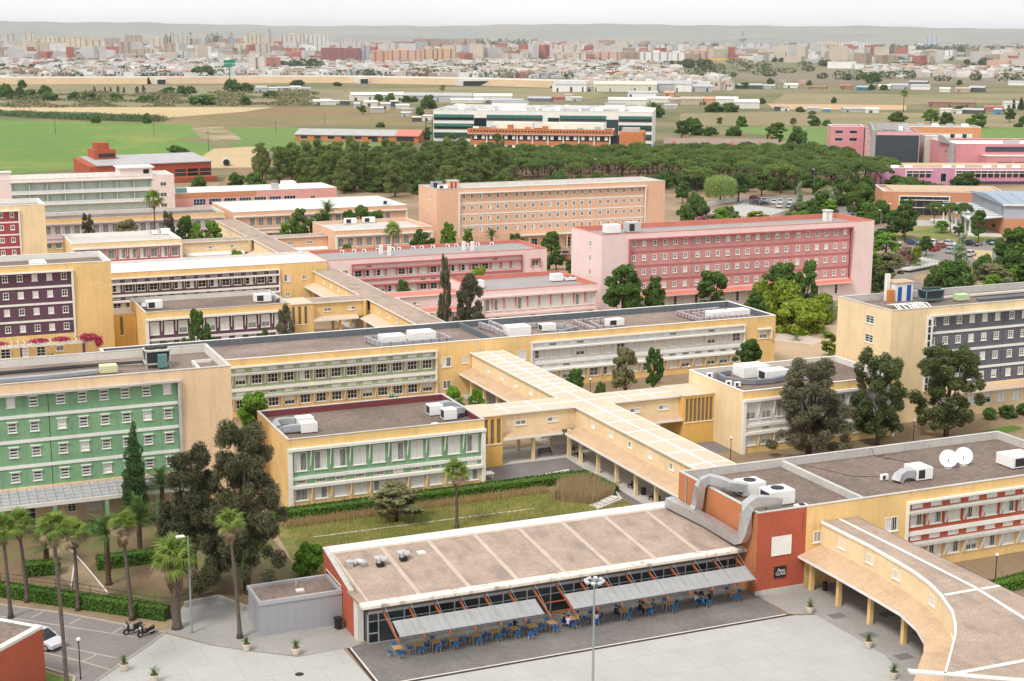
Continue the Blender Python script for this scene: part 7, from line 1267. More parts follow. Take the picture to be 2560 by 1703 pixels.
for i in range(4): lbox(t, 'brick_pier', 4 + i * 13.5, -1.0, 0, 5.2 + i * 13.5, .2, 4.6, bricko); lbox(t, 'chimney', 10 + i * 13, 7, 5, 10.8 + i * 13, 7.8, 7.2, bricko)
# brick works left
t = thing('brick_building', 'dark red brick building with long grey roof at the field edge', 'building', (71.2, 545.7, 0), R(9), local=True); MB().ext([(0, 0), (20, 0), (20, 8.6), (0, 6.8)], 'x', 0, 45.5).obj('wall', brickp if 0 else brickr, t); MB().ext([(-.5, 6.85), (20.4, 8.7), (20.4, 9.0), (-.5, 7.15)], 'x', 2.5, 46).obj('roof', sheetg, t)
for i in range(3): lbox(t, 'window', 31.5 + i * 4.8, -.12, 2.1, 35.5 + i * 4.8, -.03, 4.6, glass); lbox(t, 'window_frame', 31.3 + i * 4.8, -.2, 3.2, 35.7 + i * 4.8, -.12, 3.4, brickp)
lbox(t, 'porch', 30, -4, 0, 46, -.02, 1.8, brickr); lbox(t, 'tower', 5.5, 12, 0, 13.5, 20.2, 11.8, brickr); lbox(t, 'tower_top', 7, 13.5, 11.8, 11.5, 19, 14.2, brickr); lbox(t, 'tower_opening', 7, 11.9, 9.0, 13, 11.99, 10.4, darkg)
# balcony block
t = thing('balcony_block', 'blush pink block with celadon green balconies in rows', 'building', (30, 424, 0)); shell(t, 30, 78.4, 424, 438, 14, pinkw, [(34.3, 72.1, 4.6, 13.05)] + [hole(75.3, z, 1.8, 1.1) for z in (10.9, 7.9, 4.9)], [], .5, wash_r, wht, wht, .35, depth=1.4)
MB().face([(34.3, 425.4, 4.6), (72.1, 425.4, 4.6), (72.1, 425.4, 13.05), (34.3, 425.4, 13.05)]).obj('facade_panel', celad, t)
for z in (9.75, 6.7): slab(t, 'balcony_floor', 34.3, 72.1, 423.9, 425.4, z, z + .3, wht); slab(t, 'balustrade', 34.3, 72.1, 423.95, 424.1, z + .3, z + 1.05, whg)
slab(t, 'frame', 34.0, 72.4, 423.7, 424.0, 13.05, 13.4, wht)
for i in range(9): x = 34.3 + i * 4.7; slab(t, 'divider', x - .1, x + .1, 424.05, 425.4, 7.0, 13.05, celad)
for i in range(8):
    for z in (10.2, 7.15): window(t, 36.6 + i * 4.7, 425.38, z, 2.3, 2.0, 'g', nx=3, nz=2, sill=False)
    window(t, 36.6 + i * 4.7, 425.38, 4.9, 1.6, 1.2, 'g', nx=2, nz=2)
for z in (10.9, 7.9, 4.9): window(t, 75.3, 424, z, 1.8, 1.1, 'g', nx=2, nz=2)
MB().box(63.7, 426, 13.5, 72.8, 434, 16.0).obj('penthouse', pinkw, t); slab(t, 'penthouse_roof', 63.2, 73.3, 425.5, 434.5, 16.0, 16.3, wht); slab(t, 'penthouse_window', 70.2, 71.8, 425.95, 426, 14.4, 15.6, glass); MB().box(31, 426, 13.5, 34.5, 429, 15.8).obj('stair_hut', pinkw, t); slab(t, 'hut_roof', 30.7, 34.8, 425.7, 429.3, 15.8, 16.0, wht)
for i in range(12): slab(t, 'roof_cowl', 37 + i * 2.1, 37.4 + i * 2.1, 430, 430.4, 13.5, 14.3, acw)
t = thing('pink_hall', 'dusty pink hall with wide windows and white roof', 'building', (81, 437, 0)); shell(t, 81, 130, 437, 454, 7.3, pinkr, [hole(88.0 + i * 4.55, 3.5, 3.7, 1.95) for i in range(7)] + [hole(122.5, 4.1, 1.6, 1.1)], [], .4, white_r, wht, wht, .35)
for i in range(7): window(t, 88.0 + i * 4.55, 437, 3.5, 3.7, 1.95, 'g', nx=4, nz=2, mg=glassmat('bluish_glass', (.03, .05, .12)))
window(t, 122.5, 437, 4.1, 1.6, 1.1, 'g'); slab(t, 'brick_cladding', 81.02, 105, 436.96, 437, 5.7, 7.2, brickp); slab(t, 'ledge', 86, 119, 436.5, 436.98, 3.1, 3.4, pinkr); MB().box(115, 443, 6.9, 119, 447, 9.0).obj('plant_box', acw, t); MB().box(111.5, 443, 6.9, 113.5, 445, 8.6).obj('plant_box', alum, t); MB().box(82, 440, 6.9, 85, 443, 8.4).obj('plant_box', tealm, t)
# pink faculty group on the rotated grid
pkf = mat('faculty_pink', (.66, .27, .30), var=.08, streak=.1); pkl = mat('faculty_pale_pink', (.74, .42, .42), var=.06); mag = mat('faculty_magenta_pink', (.60, .27, .40), var=.06); dsl = mat('dark_slate_cladding', (.05, .06, .075), rough=.5, var=.1); fcon = mat('fair_faced_concrete', (.36, .36, .35), var=.1, streak=.2)
t = thing('faculty_building', 'pink faculty block with dark slate end wall and concrete fin', 'building', (398.6, 528.6, 0), R(-29), local=True); flat(t, 19, 37, 13.5, pkl, white_r, pkf, .6); lbox(t, 'slate_wall', .6, -.3, .3, 18.6, -.02, 12, dsl); lbox(t, 'concrete_pillar', -1.6, -1.0, 0, .2, 1.0, 14.2, fcon); MB().ext([(0, 13.6), (15, 13.6), (15, 16.6), (9, 16.4), (3, 15.2), (0, 14.0)], 'x', -1.0, -.2).obj('concrete_fin', fcon, t); lbox(t, 'fin_return', -.2, 14.2, 13.5, 12, 15, 16.4, fcon)
for z in (3.2, 6.8, 10.4): winrow_l(t, (8, 13, 18, 22), z, 1.5, 1.7, nx=2, nz=1)
lbox(t, 'glazed_slot', -.1, 31, 0, -.02, 35, 13, dsl)
for i in range(10): lbox(t, 'roof_unit', 3 + (i % 5) * 3, 17 + (i // 5) * 7, 13, 5.4 + (i % 5) * 3, 20 + (i // 5) * 7, 14.8, q.choice((acw, alum, blk)))
t = thing('faculty_building', 'tall pink wing with paired windows behind the slate-walled block', 'building', (406, 571, 0), R(-29), local=True); flat(t, 15, 16, 13.2, pkf, white_r, wht, .5)
for z in (6.6, 10.0): winrow(t, (3.5, 10), z, 3.6, 1.6, nx=3, nz=1); winrow_l(t, (4, 11), z, 2.4, 1.6, nx=2, nz=1)
t = thing('orange_range', 'orange plastered range with white window strip at the back of the faculty', 'building', (447, 584, 0), R(-29.5), local=True); flat(t, 44, 18, 11.6, mat('orange_plaster', (.68, .30, .16), var=.06), white_r, wht, .5); lbox(t, 'window_strip', 12, -.2, 6.6, 40, -.02, 8.6, wht)
for i in range(5): lbox(t, 'window', 13 + i * 5.6, -.26, 6.7, 15 + i * 5.6, -.21, 8.5, glass)
for i in range(5): lbox(t, 'roof_unit', 8 + i * 7, 5, 11.1, 11 + i * 7, 8, 13, q.choice((acw, alum)))
t = thing('concrete_hall', 'plain pale concrete block with grey striped link between pink wings', 'building', (420, 522, 0), R(-29), local=True); flat(t, 9, 14, 11.5, mat('raw_concrete', (.52, .51, .47), streak=.25), concl, None, .3); lbox(t, 'link', 9.1, 2, 0, 15, 12, 8.6, whg)
for z in (1.2, 5.0): lbox(t, 'dark_strip', 9.2, 1.7, z, 15, 1.98, z + 1.5, ductg)
t = thing('faculty_building', 'lower pink hall with concrete fin and dark window strip', 'building', (411.5, 493, 0), R(-21), local=True); flat(t, 60, 34, 10, pkf, white_r, pkl, .6); lbox(t, 'concrete_pillar', -1.4, -1, 0, .3, 1.2, 10.6, fcon); MB().ext([(0, 10), (17, 10), (17, 13), (10, 12.6), (0, 10.4)], 'x', -1, -.2).obj('concrete_fin', fcon, t); lbox(t, 'window_strip', 13.5, -.25, 7.0, 58, -.02, 9.0, dsl); lbox(t, 'lower_hall', 11.5, -8, 0, 60, -.3, 5.6, pkf); lbox(t, 'hall_roof', 11.3, -8.2, 5.6, 60.2, -.3, 5.8, concl); winrow_l(t, (8, 9.6), 5.6, 1.3, 1.9, nx=1, nz=1)
for i in range(6): lbox(t, 'window', 16 + i * 7, -8.2, 1.0, 22 + i * 7, -8.02, 3.4, glass)
for i in range(6): lbox(t, 'roof_unit', 24 + i * 5, 6 + (i % 2) * 5, 9.4, 27 + i * 5, 9 + (i % 2) * 5, 11, q.choice((acw, alum, blk)))
t = thing('faculty_range', 'long low magenta-pink range with white framed windows', 'building', (340.4, 446.8, 0), R(-21), local=True); flat(t, 72, 18, 6, mag, white_r, wht, .4); lbox(t, 'upper_roof', 4, 5, 5.6, 72, 17, 6.6, tilep)
for a, n in ((9.5, 4), (28, 17)):
    w = n * 2.35; lbox(t, 'white_frame', a - .4, -.5, 5.0, a + w + .4, -.02, 5.35, wht); lbox(t, 'white_frame', a - .4, -.5, 1.2, a - .1, -.02, 5.0, wht); lbox(t, 'white_rail', a - .1, -.45, 4.05, a + w, -.02, 4.25, wht)
    for i in range(n): lbox(t, 'window', a + i * 2.35 + .3, -.2, 2.7, a + i * 2.35 + 2.0, -.03, 4.0, glass); lbox(t, 'upper_window', a + i * 2.35 + .3, -.2, 4.3, a + i * 2.35 + 2.0, -.03, 4.9, glass); lbox(t, 'divider', a + i * 2.35 - .08, -.4, 1.2, a + i * 2.35 + .1, -.03, 4.05, pkl)
    lbox(t, 'ground_band', a, -.2, .2, a + w, -.03, 1.2, dsl)
winrow(t, (23.4,), 1.0, 2.2, 3.2, nx=1, nz=3)
for i, x in enumerate((4.5, 9.5, 24, 29, 39, 44.5, 50, 56)): lbox(t, 'roof_unit', x, 2, 5.6, x + 2.8, 3.4, 6.9, acw); lbox(t, 'unit_grille', x + 2.8, 2.2, 5.8, x + 2.84, 3.2, 6.7, darkg)
t = thing('sports_hall', 'orange brick sports hall with tiled roof and big framed window', 'building', (281.8, 368.1, 0), R(-30), local=True); flat(t, 36, 20, 7, brickp, tilep, concl, .4); lbox(t, 'roof_tile_bed', 3, 3, 6.6, 35, 19, 7.15, tilep); lbox(t, 'window_frame', 5, -.4, 5.6, 19.5, -.02, 5.9, wht); lbox(t, 'window_frame', 5, -.4, 4.5, 19.5, -.02, 4.7, wht); lbox(t, 'window_frame', 5, -.4, 2.2, 19.5, -.02, 2.4, wht); lbox(t, 'window_frame', 4.7, -.4, 0, 5, -.02, 5.9, wht); lbox(t, 'window_frame', 19.5, -.4, 0, 19.8, -.02, 5.9, wht)
for i in range(6): lbox(t, 'window', 5.1 + i * 2.4, -.2, 2.4, 7.3 + i * 2.4, -.03, 4.5, glass); lbox(t, 'upper_window', 5.1 + i * 2.4, -.2, 4.7, 7.3 + i * 2.4, -.03, 5.6, glass); lbox(t, 'lower_window', 5.1 + i * 2.4, -.2, .1, 7.3 + i * 2.4, -.03, 2.2, glass)
bg_ = mat('blue_grey_sheet', (.30, .36, .43), rough=.5, metal=.2, var=.06); t = thing('sports_hall', 'large hall with blue-grey sheet roof and white entrance canopy', 'building', (279.5, 312.5, 0), R(-27), local=True); lbox(t, 'wall', 0, 0, 0, 46, 37, 5, brickp); lbox(t, 'upper_wall', 0.05, 0.05, 5, 46, 37, 8.6, mat('lavender_grey_sheet', (.42, .43, .50), rough=.6, var=.04)); lbox(t, 'side_glazing', -.12, 2, 5, .0, 36, 8.3, mat('grey_glazing', (.2, .23, .26), rough=.3))
MB().ext([(-.6, 8.55), (37.6, 8.55), (37.6, 8.8), (18, 10.0), (-.6, 8.85)], 'x', -.6, 46.5).obj('roof', bg_, t); MB().ext([(-.65, 8.5), (-.6, 8.5), (-.6, 9.0), (-.65, 9.0)], 'x', -.7, 46.5).obj('roof_edge', wht, t)
for i in range(12): MB().ext([(-.6, 8.87), (18, 10.03), (18, 10.1), (-.6, 8.95)], 'x', 2 + i * 3.8, 2.15 + i * 3.8).obj('roof_seam', bg_, t)
MB().ext([(-9, 4.4), (0, 5.2), (0, 5.5), (-9, 4.7)], 'y', 1, 36).obj('entrance_canopy', whg, t)
for i in range(7): lbox(t, 'canopy_truss', -9, 2 + i * 5.4, 5.5, -.2, 2.2 + i * 5.4, 5.75, alum); lbox(t, 'canopy_post', -8.4, 3 + i * 5.4, 0, -8.0, 3.4 + i * 5.4, 4.6, wht)
lbox(t, 'steps', -12, 0, 0, -.1, 36, .5, concl)
# walled slab, footbridge, green bin
kerb([(231.7, 391.5), (238.4, 403.9), (256.5, 415), (262.2, 417)], .3, 1.3, 'garden_wall', whg, 'low white wall behind the pale slab', 'wall'); kerb([(231.7, 391.5), (244.4, 372.3), (261.8, 385.9)], .3, 1.1, 'garden_wall', concl, 'low pale wall in front of the slab', 'wall'); struct('pale_slab', [(242.3, 398), (258.2, 410), (261, 386.3), (247, 376), (236, 390)], .04, plz)
t = thing('footbridge', 'small footbridge with grey railings over the dry channel', 'bridge', (217, 273, 0)); MB().prism([(215.5, 270.5), (228.6, 275.5), (227.8, 278.0), (214.6, 273.2)], .5, .8).obj('deck', conc, t)
for (a, b) in (((215.5, 270.5), (228.6, 275.5)), ((214.6, 273.2), (227.8, 278.0))): MB().tube([(*a, 1.8), (*b, 1.8)], .05, 5).tube([(*a, 1.3), (*b, 1.3)], .03, 5).obj('rail', steel, t); [MB().tube([(a[0] + (b[0] - a[0]) * i / 9, a[1] + (b[1] - a[1]) * i / 9, .8), (a[0] + (b[0] - a[0]) * i / 9, a[1] + (b[1] - a[1]) * i / 9, 1.8)], .04, 5).obj('post', steel, t) for i in range(10)]
one(MB().box(289.2, 413.2, 0, 291.6, 414.6, 2.0), 'recycling_bin', mat('bin_green', (.05, .3, .18)), 'green recycling container at the car park edge', 'bin'); kerb([(231, 279.5), (231, 286.5)], .4, .7, 'garden_wall', wht, 'white parapet wall beside the side road', 'wall')
# culvert bank
t = thing('culvert', 'dry earth bank with round culvert mouth at the field edge', 'culvert', (133, 607, 0)); MB().prism([(126, 600), (143, 596), (160, 640), (160, 672), (140, 660), (128, 630)], 0, [.5, .5, 4, 3.4, 3.8, 2.5]).obj('bank', fsa if 0 else MATS['field_stubble'], t); MB().tube([(133, 603, 2.2), (133.6, 606, 2.2)], 1.7, 14).obj('pipe', concl, t); MB().tube([(132.8, 602.6, 2.2), (133, 603, 2.2)], 1.3, 14).obj('mouth', blk, t)
# ---------------------------------------------------------------- plain, sheds, elevated road, town, hills, haze
def vaz(x, y): return -math.atan2(x, y)
SH = [(402,1222,45.6,6.8,'w'),(440,1178,56.4,7.3,'g'),(483,1164,34.4,6.7,'w'),(350,1149,8.2,3.5,'d'),(340,1086,4.4,4.4,'g'),(362,1118,10.3,4.5,'w'),(357,1068,7.1,4.9,'g'),(379,1112,5.7,4.5,'d'),(350,1000,8.3,3.6,'g'),(373,1075,10,3.3,'w'),(334,1017,8.9,4.1,'g'),(322,900,5.6,3.2,'d'),(331,906,6.1,3.7,'w'),(336,963,6,3,'g'),(458,1157,26.7,3,'w'),(482,1134,31.3,3.6,'k'),(521,1151,19.7,4.3,'k'),(549,1174,12.6,3.7,'r'),(558,1171,6.3,5.6,'w'),(558,1155,8.7,3.7,'g'),(654,1367,32.4,10.2,'W'),(677,1369,7.4,5.6,'g'),(707,1350,63.7,10.2,'c'),(654,1215,26.8,5.7,'W'),(747,1338,17.8,11,'g'),(760,1334,10,11,'W'),(674,1201,9.3,5.9,'o'),(566,1077,30.8,5.8,'w'),(611,1106,19.6,4.8,'w'),(612,1076,11.6,5.3,'t'),(568,1009,10.1,3.3,'g'),(334,1155,15.1,4,'w'),(351,1208,8.5,2.4,'b'),(345,1151,9,3.5,'w'),(357,1452,10.8,5.9,'g'),(370,1456,8.7,4.3,'w'),(385,1473,13.2,4.3,'g'),(402,1490,10.4,4.4,'w'),(406,1467,10.3,3.6,'g'),(767,1332,11.9,10.3,'W'),(783,1327,21.6,7.3,'g'),(616,1060,17.8,6.4,'t'),(629,1056,10.1,6.5,'o'),(651,1063,18.1,5.9,'w'),(624,989,19.2,6.7,'w'),(627,951,5.5,3.5,'d'),(630,945,6,3.4,'w'),(646,932,9.8,3.2,'g'),(649,919,5.4,2.7,'b'),(669,913,16.2,3.2,'g'),(674,899,9.6,3.7,'w'),(795,958,36.1,5.2,'n'),(719,872,8,3.7,'w'),(726,869,8,3.1,'w'),(738,866,14.9,3.7,'d'),(818,915,11.9,5.9,'W'),(776,887,14.2,4.3,'r'),(748,851,5.3,4.2,'b'),(1048,1314,19.7,5.4,'W'),(971,1314,11.6,4.6,'B'),(1004,1342,6.3,5,'d'),(1018,1338,12.7,5,'w'),(1167,1469,21.1,4.3,'k'),(1054,1232,15.8,6.2,'d'),(1040,1237,15.1,4.8,'t'),(1022,1243,10.5,4.7,'w'),(939,1398,14.5,5.2,'w'),(898,1385,17.4,4.7,'g'),(1046,1535,7.1,4.4,'p'),(1022,1542,7.1,4.7,'g'),(1265,1410,18.7,5.2,'W'),(880,1390,25.3,5.5,'d'),(946,1360,19,3.4,'n'),(977,1351,12.7,5,'r'),(1034,1333,19.1,5.8,'g')]
SM = {'w': mat('shed_white', (.66, .64, .60), var=.1), 'W': mat('shed_bright_white', (.78, .77, .75), var=.06), 'g': mat('shed_grey', (.42, .42, .43), var=.12), 'd': mat('shed_dark', (.09, .09, .1)), 'k': mat('shed_charcoal', (.16, .17, .19)), 'r': mat('shed_red', (.36, .16, .13)), 'c': mat('shed_cream', (.62, .59, .48)), 'o': mat('shed_orange', (.55, .30, .19)), 't': mat('shed_tan', (.45, .37, .30)), 'b': mat('shed_blue', (.08, .25, .45)), 'B': mat('tank_blue', (.04, .17, .28)), 'n': mat('shed_brown', (.30, .19, .13)), 'p': mat('shed_pink', (.6, .35, .35))}
SN = {'w': 'dull white shed with low gable roof in the fields', 'W': 'bright white gabled warehouse beyond the fields', 'g': 'grey sheet-metal shed among the field shacks', 'd': 'dark open-fronted shack in the fields', 'k': 'charcoal roofed shed behind the glass building', 'r': 'rusty red shack beside the fields', 'c': 'long cream warehouse with a dark door', 'o': 'orange block-walled outbuilding among the sheds', 't': 'tan block shed among the field shacks', 'b': 'blue tarpaulin shelter in the fields', 'B': 'blue tank container in the yard by the pylon', 'n': 'long brown earth-toned barn beyond the palm', 'p': 'pink billboard hut by the far road'}
for i, (x, y, w, h, c) in enumerate(SH):
    t = thing('shed', SN[c], 'shed', (x, y, 0), vaz(x, y) + R(rnd.uniform(-12, 12)), 'sheds in the fields: ' + SN[c].split(' with')[0], local=True); d = max(4, min(w * .7, 16)); m = SM[c]
    if w > 9: MB().ext([(0, 0), (d, 0), (d, h * .72), (d / 2, h), (0, h * .72)], 'x', -w / 2, w / 2).obj('wall', m, t); MB().ext([(-.4, h * .70), (d / 2, h + .02), (d + .4, h * .70), (d + .4, h * .74), (d / 2, h + .25), (-.4, h * .74)], 'x', -w / 2 - .3, w / 2 + .3).obj('roof', SM['g'] if c in 'gdkBW' else m, t)
    else: MB().ext([(0, 0), (d, 0), (d, h), (0, h * .85)], 'x', -w / 2, w / 2).obj('wall', m, t); MB().ext([(-.4, h * .85), (d + .3, h), (d + .3, h + .15), (-.4, h * .85 + .15)], 'x', -w / 2 - .3, w / 2 + .3).obj('roof', SM[rnd.choice('gwt')], t)
    for k in range(int(w / 13) + 1):
        if rnd.random() < .6: xo = -w / 2 + 1.2 + k * 13 + rnd.uniform(0, 2); lbox(t, 'opening', xo, -.08, 0, min(xo + rnd.uniform(1, 2.6), w / 2 - .3), -.01, h * rnd.uniform(.35, .55), SM['d'])
# scattered trees
FT = {'br': [(105.6,525.7,4,6.7),(158.5,940.9,6.5,7.3),(124.7,659.4,5.8,13.5),(115.3,658.6,2.2,4.5),(162.9,1327,7,12.5),(109.5,1351.1,13.6,15),(120,1347.7,11.1,15),(129.3,1344.6,8.7,15),(150,1425.7,9.9,14.7),(151.7,1662.9,8.4,10.8),(261.6,1428.4,7.2,15.2),(273.2,1424.7,7.8,12.4),(281.6,1422,7.8,13.8),(331.8,1468.1,12.8,20.2),(345.3,1463.9,9.2,17.3),(420.4,2029,15.1,25.7),(317.6,1000.6,6.8,7.1),(394.6,1251,4.3,7),(400.6,1216.4,6.1,9.3),(407.1,1204.7,7,9.3),(413.8,1180.9,5.6,11),(421.5,1184.4,4.8,7.3),(390.9,1068.9,10.2,14.4),(449.7,1181.2,4,7.4),(372.3,1082.9,4.8,7.2),(351.7,978,6.2,7.1),(281.3,852.2,2.9,7),(259,708.5,8.6,5.5),(493.8,897.1,10.5,12),(403.2,703.6,9.9,10.3),(421.1,723.5,9.8,14.7),(427.8,714.3,5,9.7),(571.4,950.9,7.2,14),(581.7,947.3,6.7,16.1),(439.7,709.9,5,11.3),(486.2,801.6,5.2,5),(491.1,783.2,6.5,8.5),(415.6,630.2,12.6,12.4),(425.3,626.6,9.8,10.9),(539.3,775.9,6,8.6),(546.3,773.4,3.9,6.3),(618.9,798.6,6.6,13.4),(625.7,756.8,7.9,11.1),(624.8,728.6,9.2,12.6),(681.4,763.5,9.6,9),(677.9,746.9,5.5,7.5),(1143.7,1525.4,14.5,21.6),(1247.7,1683.9,8.2,11.9),(1001.2,1536.1,7.6,9.7),(750.4,1053.4,5.4,5.9),(684.1,1060.5,5.3,5.8),(853,1408.8,7.8,19.1),(879.5,1400.7,7.2,23.9),(1000.1,1314.3,5.8,11.7),(987,1318.3,6.6,8.6),(1250.3,1722,4.4,7.1),(1251.8,1705.9,4.3,7),(1020.1,1482.8,5.9,6.9),(2410.8,3370.2,23.1,23.6),(632.3,929.8,4,8.6),(1209,1444.4,6.4,7.9),(652.1,722.1,2.7,7.2)], 'bb': [(615.9,760.3,10.2,12)], 'bu': [(119.3,526,5,6.3),(124.3,518.4,5.7,8.3),(130.2,956.2,5.1,8.2),(141,1308.5,7.3,15.9),(172.9,1297.9,7.3,18.4),(192.4,1291.5,6.7,14.8),(274.4,1169.4,7.6,10.4),(333.6,1319.1,6.5,17),(243.1,1185.5,8.6,23.1),(211.5,1254.2,5.9,21.7),(448.6,1653,6.5,21.5),(483.5,1615,4.8,13),(399.3,1078.9,3.9,9),(776.1,924.6,3.1,10.2)], 'ol': [(523.7,776.5,5.5,5.9),(568.9,821.9,7.4,7.2)], 'dk': [(197.3,1448.9,7.4,4.1),(209,1465.1,6.2,3.5),(214.2,1463.5,6.2,3.5),(220.7,1461.4,7.6,4.2),(225.9,1459.8,6.2,3.5),(237.6,1456,6.9,6.3),(243.5,1454.2,8.2,5.6)], 'cy': [(819.7,914.8,7.9,3.4),(813,899.2,9.6,5)]}
FL_ = {'br': 'rounded leafy tree standing in the far fields', 'bb': 'bright leafy tree at the field edge behind the faculty', 'bu': 'low spreading bush in the far scrub', 'ol': 'pale olive tree in the right-hand dry field'.replace('right-hand ', ''), 'dk': 'small dark conifer in the row by the far road', 'cy': 'dark cypress beside the white field house'}
for k, ls in FT.items():
    for (x, y, h, w) in ls: tree(k, x, y, h, w, FL_[k], 'trees in the fields: ' + TN[k][0].replace('_', ' '))
g = np.random.default_rng(31)
def foliage_stuff(name, lab, P, l, w, m, cat):
    D = g.normal(0, 1, P.shape); D[:, 2] = abs(D[:, 2]) + .4; o = link(name, quadmesh(name, leaves(P, D, l, w, g), m)); tag(o, lab, cat); o['kind'] = 'stuff'
n = 26000; u = g.random(n); A = np.array([(-40, 1120), (80.9, 1083), (122.4, 1015), (150, 985), (168, 968)]); k = np.minimum((u * 4).astype(int), 3); f = u * 4 - k; C = A[k] + (A[k + 1] - A[k]) * f[:, None]; P = np.stack([C[:, 0] + g.normal(0, 5, n), C[:, 1] + g.normal(0, 9, n), g.uniform(0, 3.6, n) * (.7 + .3 * np.sin(u * 60))], 1); foliage_stuff('reed_bed', 'dense belt of green reeds along the field edge', P, 1.6, .5, leafmat('reed_blades', (.05, .10, .03), (.13, .20, .07), .2), 'reeds')
WD = [(1571,3779,194.4,22.2),(663,2436,75.3,18.4),(1235,2430,68.7,10.9),(3932,6623,99.9,38.7),(4462,6648,179.2,39.9),(3823,4768,351.2,40.3),(5480,6262,273.9,30.1),(2241,2627,64.1,16),(1685,1958,50.3,7.5),(1758,1962,27.2,10.7),(1446,2481,54,16.3),(3620,6607,283.4,32.3),(1468,2631,71.9,10),(628,2040,24.7,6.5),(689,2006,18.5,3.8),(726,1996,33,5.9),(769,2002,14.6,5.5),(224,2507,55.7,10.3),(420,2029,21.7,14.6),(477,2080,40.8,8.4),(592,4446,64.9,14.4),(404,4464,31,16.2),(1764,2227,175.8,6),(2040,3101,42.6,9.4),(2249,3314,42,13.1),(1798,2560,20.8,13.1),(1243,6493,106.3,75.5),(1424,6501,113.9,74),(2801,6568,290.5,56.5)]
Ps = []
for (x, y, w, h) in WD:
    az = vaz(x, y); nb = max(4, int(w / 7)); cx = g.uniform(-w / 2, w / 2, nb); cy = g.uniform(0, min(60, w * .5) + 10, nb); hh = h * g.uniform(.6, 1.0, nb)
    for a, b, e in zip(cx, cy, hh):
        m_ = 260; d = g.normal(0, 1, (m_, 3)); d /= np.linalg.norm(d, axis=1)[:, None]; rr = min(e * .55, 9); p = d * np.array([rr, rr, e * .5]) + np.array([a, b, e * .52]); Ps.append(np.stack([x + p[:, 0] * math.cos(az) - p[:, 1] * math.sin(az), y + p[:, 0] * math.sin(az) + p[:, 1] * math.cos(az), np.maximum(p[:, 2], .2)], 1))
for i in range(420):
    d = 2050 + 4200 * g.random() ** 1.4; a = R(g.uniform(1.5, 45)); WDx = 260; q = g.normal(0, 1, (90, 3)); q /= np.linalg.norm(q, axis=1)[:, None]; rr, e = g.uniform(4, 9), g.uniform(6, 12); c_ = g.uniform(1, 3.2); Ps.append(np.stack([d * math.sin(a) + q[:, 0] * rr * c_, d * math.cos(a) + q[:, 1] * rr, np.maximum(.3, e * .5 + q[:, 2] * e * .5)], 1))
foliage_stuff('far_woodland', 'dark tree belts and parks among the distant town', np.concatenate(Ps), 3.6, 2.6, leafmat('far_leaves', (.04, .07, .025), (.12, .16, .06), .1), 'woodland')
n = 22000; a = g.uniform(R(2), R(16), n); d_ = g.uniform(1180, 1480, n); cl = np.sin(a * 150) + np.sin(d_ * .05 + a * 40); P = np.stack([d_ * np.sin(a), d_ * np.cos(a), g.uniform(0, 1, n) * np.clip(cl + .6, .3, 2.2) * 2.0], 1); P = P[cl > -.3]; foliage_stuff('scrub', 'patchy grey-green scrub on the rough ground', P, 2.0, 1.3, leafmat('scrub_leaves', (.10, .11, .045), (.22, .21, .10), .1), 'scrub')
# elevated road
t = thing('elevated_road', 'pale elevated road on a dry embankment in front of the town', 'viaduct', (533, 1740, 0), local=False); rp = [(-260, 1890), (140, 1795), (300, 1760), (440, 1765), (533, 1742), (600, 1668), (660, 1590), (705, 1500), (760, 1430)]; em = MB(); dk = MB(); gr = MB()
for p, q_ in zip(rp, rp[1:]):
    d = Vector((q_[0] - p[0], q_[1] - p[1])).normalized(); nn = Vector((-d.y, d.x)); W2 = 7; B2 = 20
    for s in (1, -1): em.face([(p[0] + nn.x * B2 * s, p[1] + nn.y * B2 * s, 0), (q_[0] + nn.x * B2 * s, q_[1] + nn.y * B2 * s, 0), (q_[0] + nn.x * W2 * s, q_[1] + nn.y * W2 * s, 7), (p[0] + nn.x * W2 * s, p[1] + nn.y * W2 * s, 7)])
    dk.face([(p[0] - nn.x * W2, p[1] - nn.y * W2, 7), (q_[0] - nn.x * W2, q_[1] - nn.y * W2, 7), (q_[0] + nn.x * W2, q_[1] + nn.y * W2, 7), (p[0] + nn.x * W2, p[1] + nn.y * W2, 7)])
    for s in (1, -1): gr.prism([(p[0] + nn.x * W2 * s, p[1] + nn.y * W2 * s), (q_[0] + nn.x * W2 * s, q_[1] + nn.y * W2 * s), (q_[0] + nn.x * (W2 - .5) * s, q_[1] + nn.y * (W2 - .5) * s), (p[0] + nn.x * (W2 - .5) * s, p[1] + nn.y * (W2 - .5) * s)], 7, 8.3)
em.obj('embankment', fbr if 0 else mat('dry_bank', (.43, .31, .19), var=.12, scale=.03), t); dk.obj('carriageway', asph, t); gr.obj('guard_wall', wht, t)
for (x, y, w) in ((541, 1700, 12), (640, 1585, 40), (311, 1738, 12)): o = MB().box(x - w / 2, y - 4, 0, x + w / 2, y + 20, 6).obj('underpass_wall', concl, t); MB().box(x - w / 2 + 1.5, y - 4.3, 0, x + w / 2 - 1.5, y - 4.02, 5.2).obj('underpass_opening', darkg, t)
t = thing('billboard', 'big green billboard with white lettering on a tall blue-grey pole', 'billboard', (388, 1726, 0), vaz(388, 1726), local=True); MB().tube([(0, 0, 0), (0, 0, 22)], .55, 8).obj('pole', mat('billboard_pole', (.10, .17, .22)), t); lbox(t, 'board', -6.6, -.5, 20.4, 6.6, .5, 27.2, mat('billboard_green', (.01, .25, .15))); o = text(t, 'El Corte Inglés', (0, -.56, 22.6), 2.3, wht, ex=.03); 
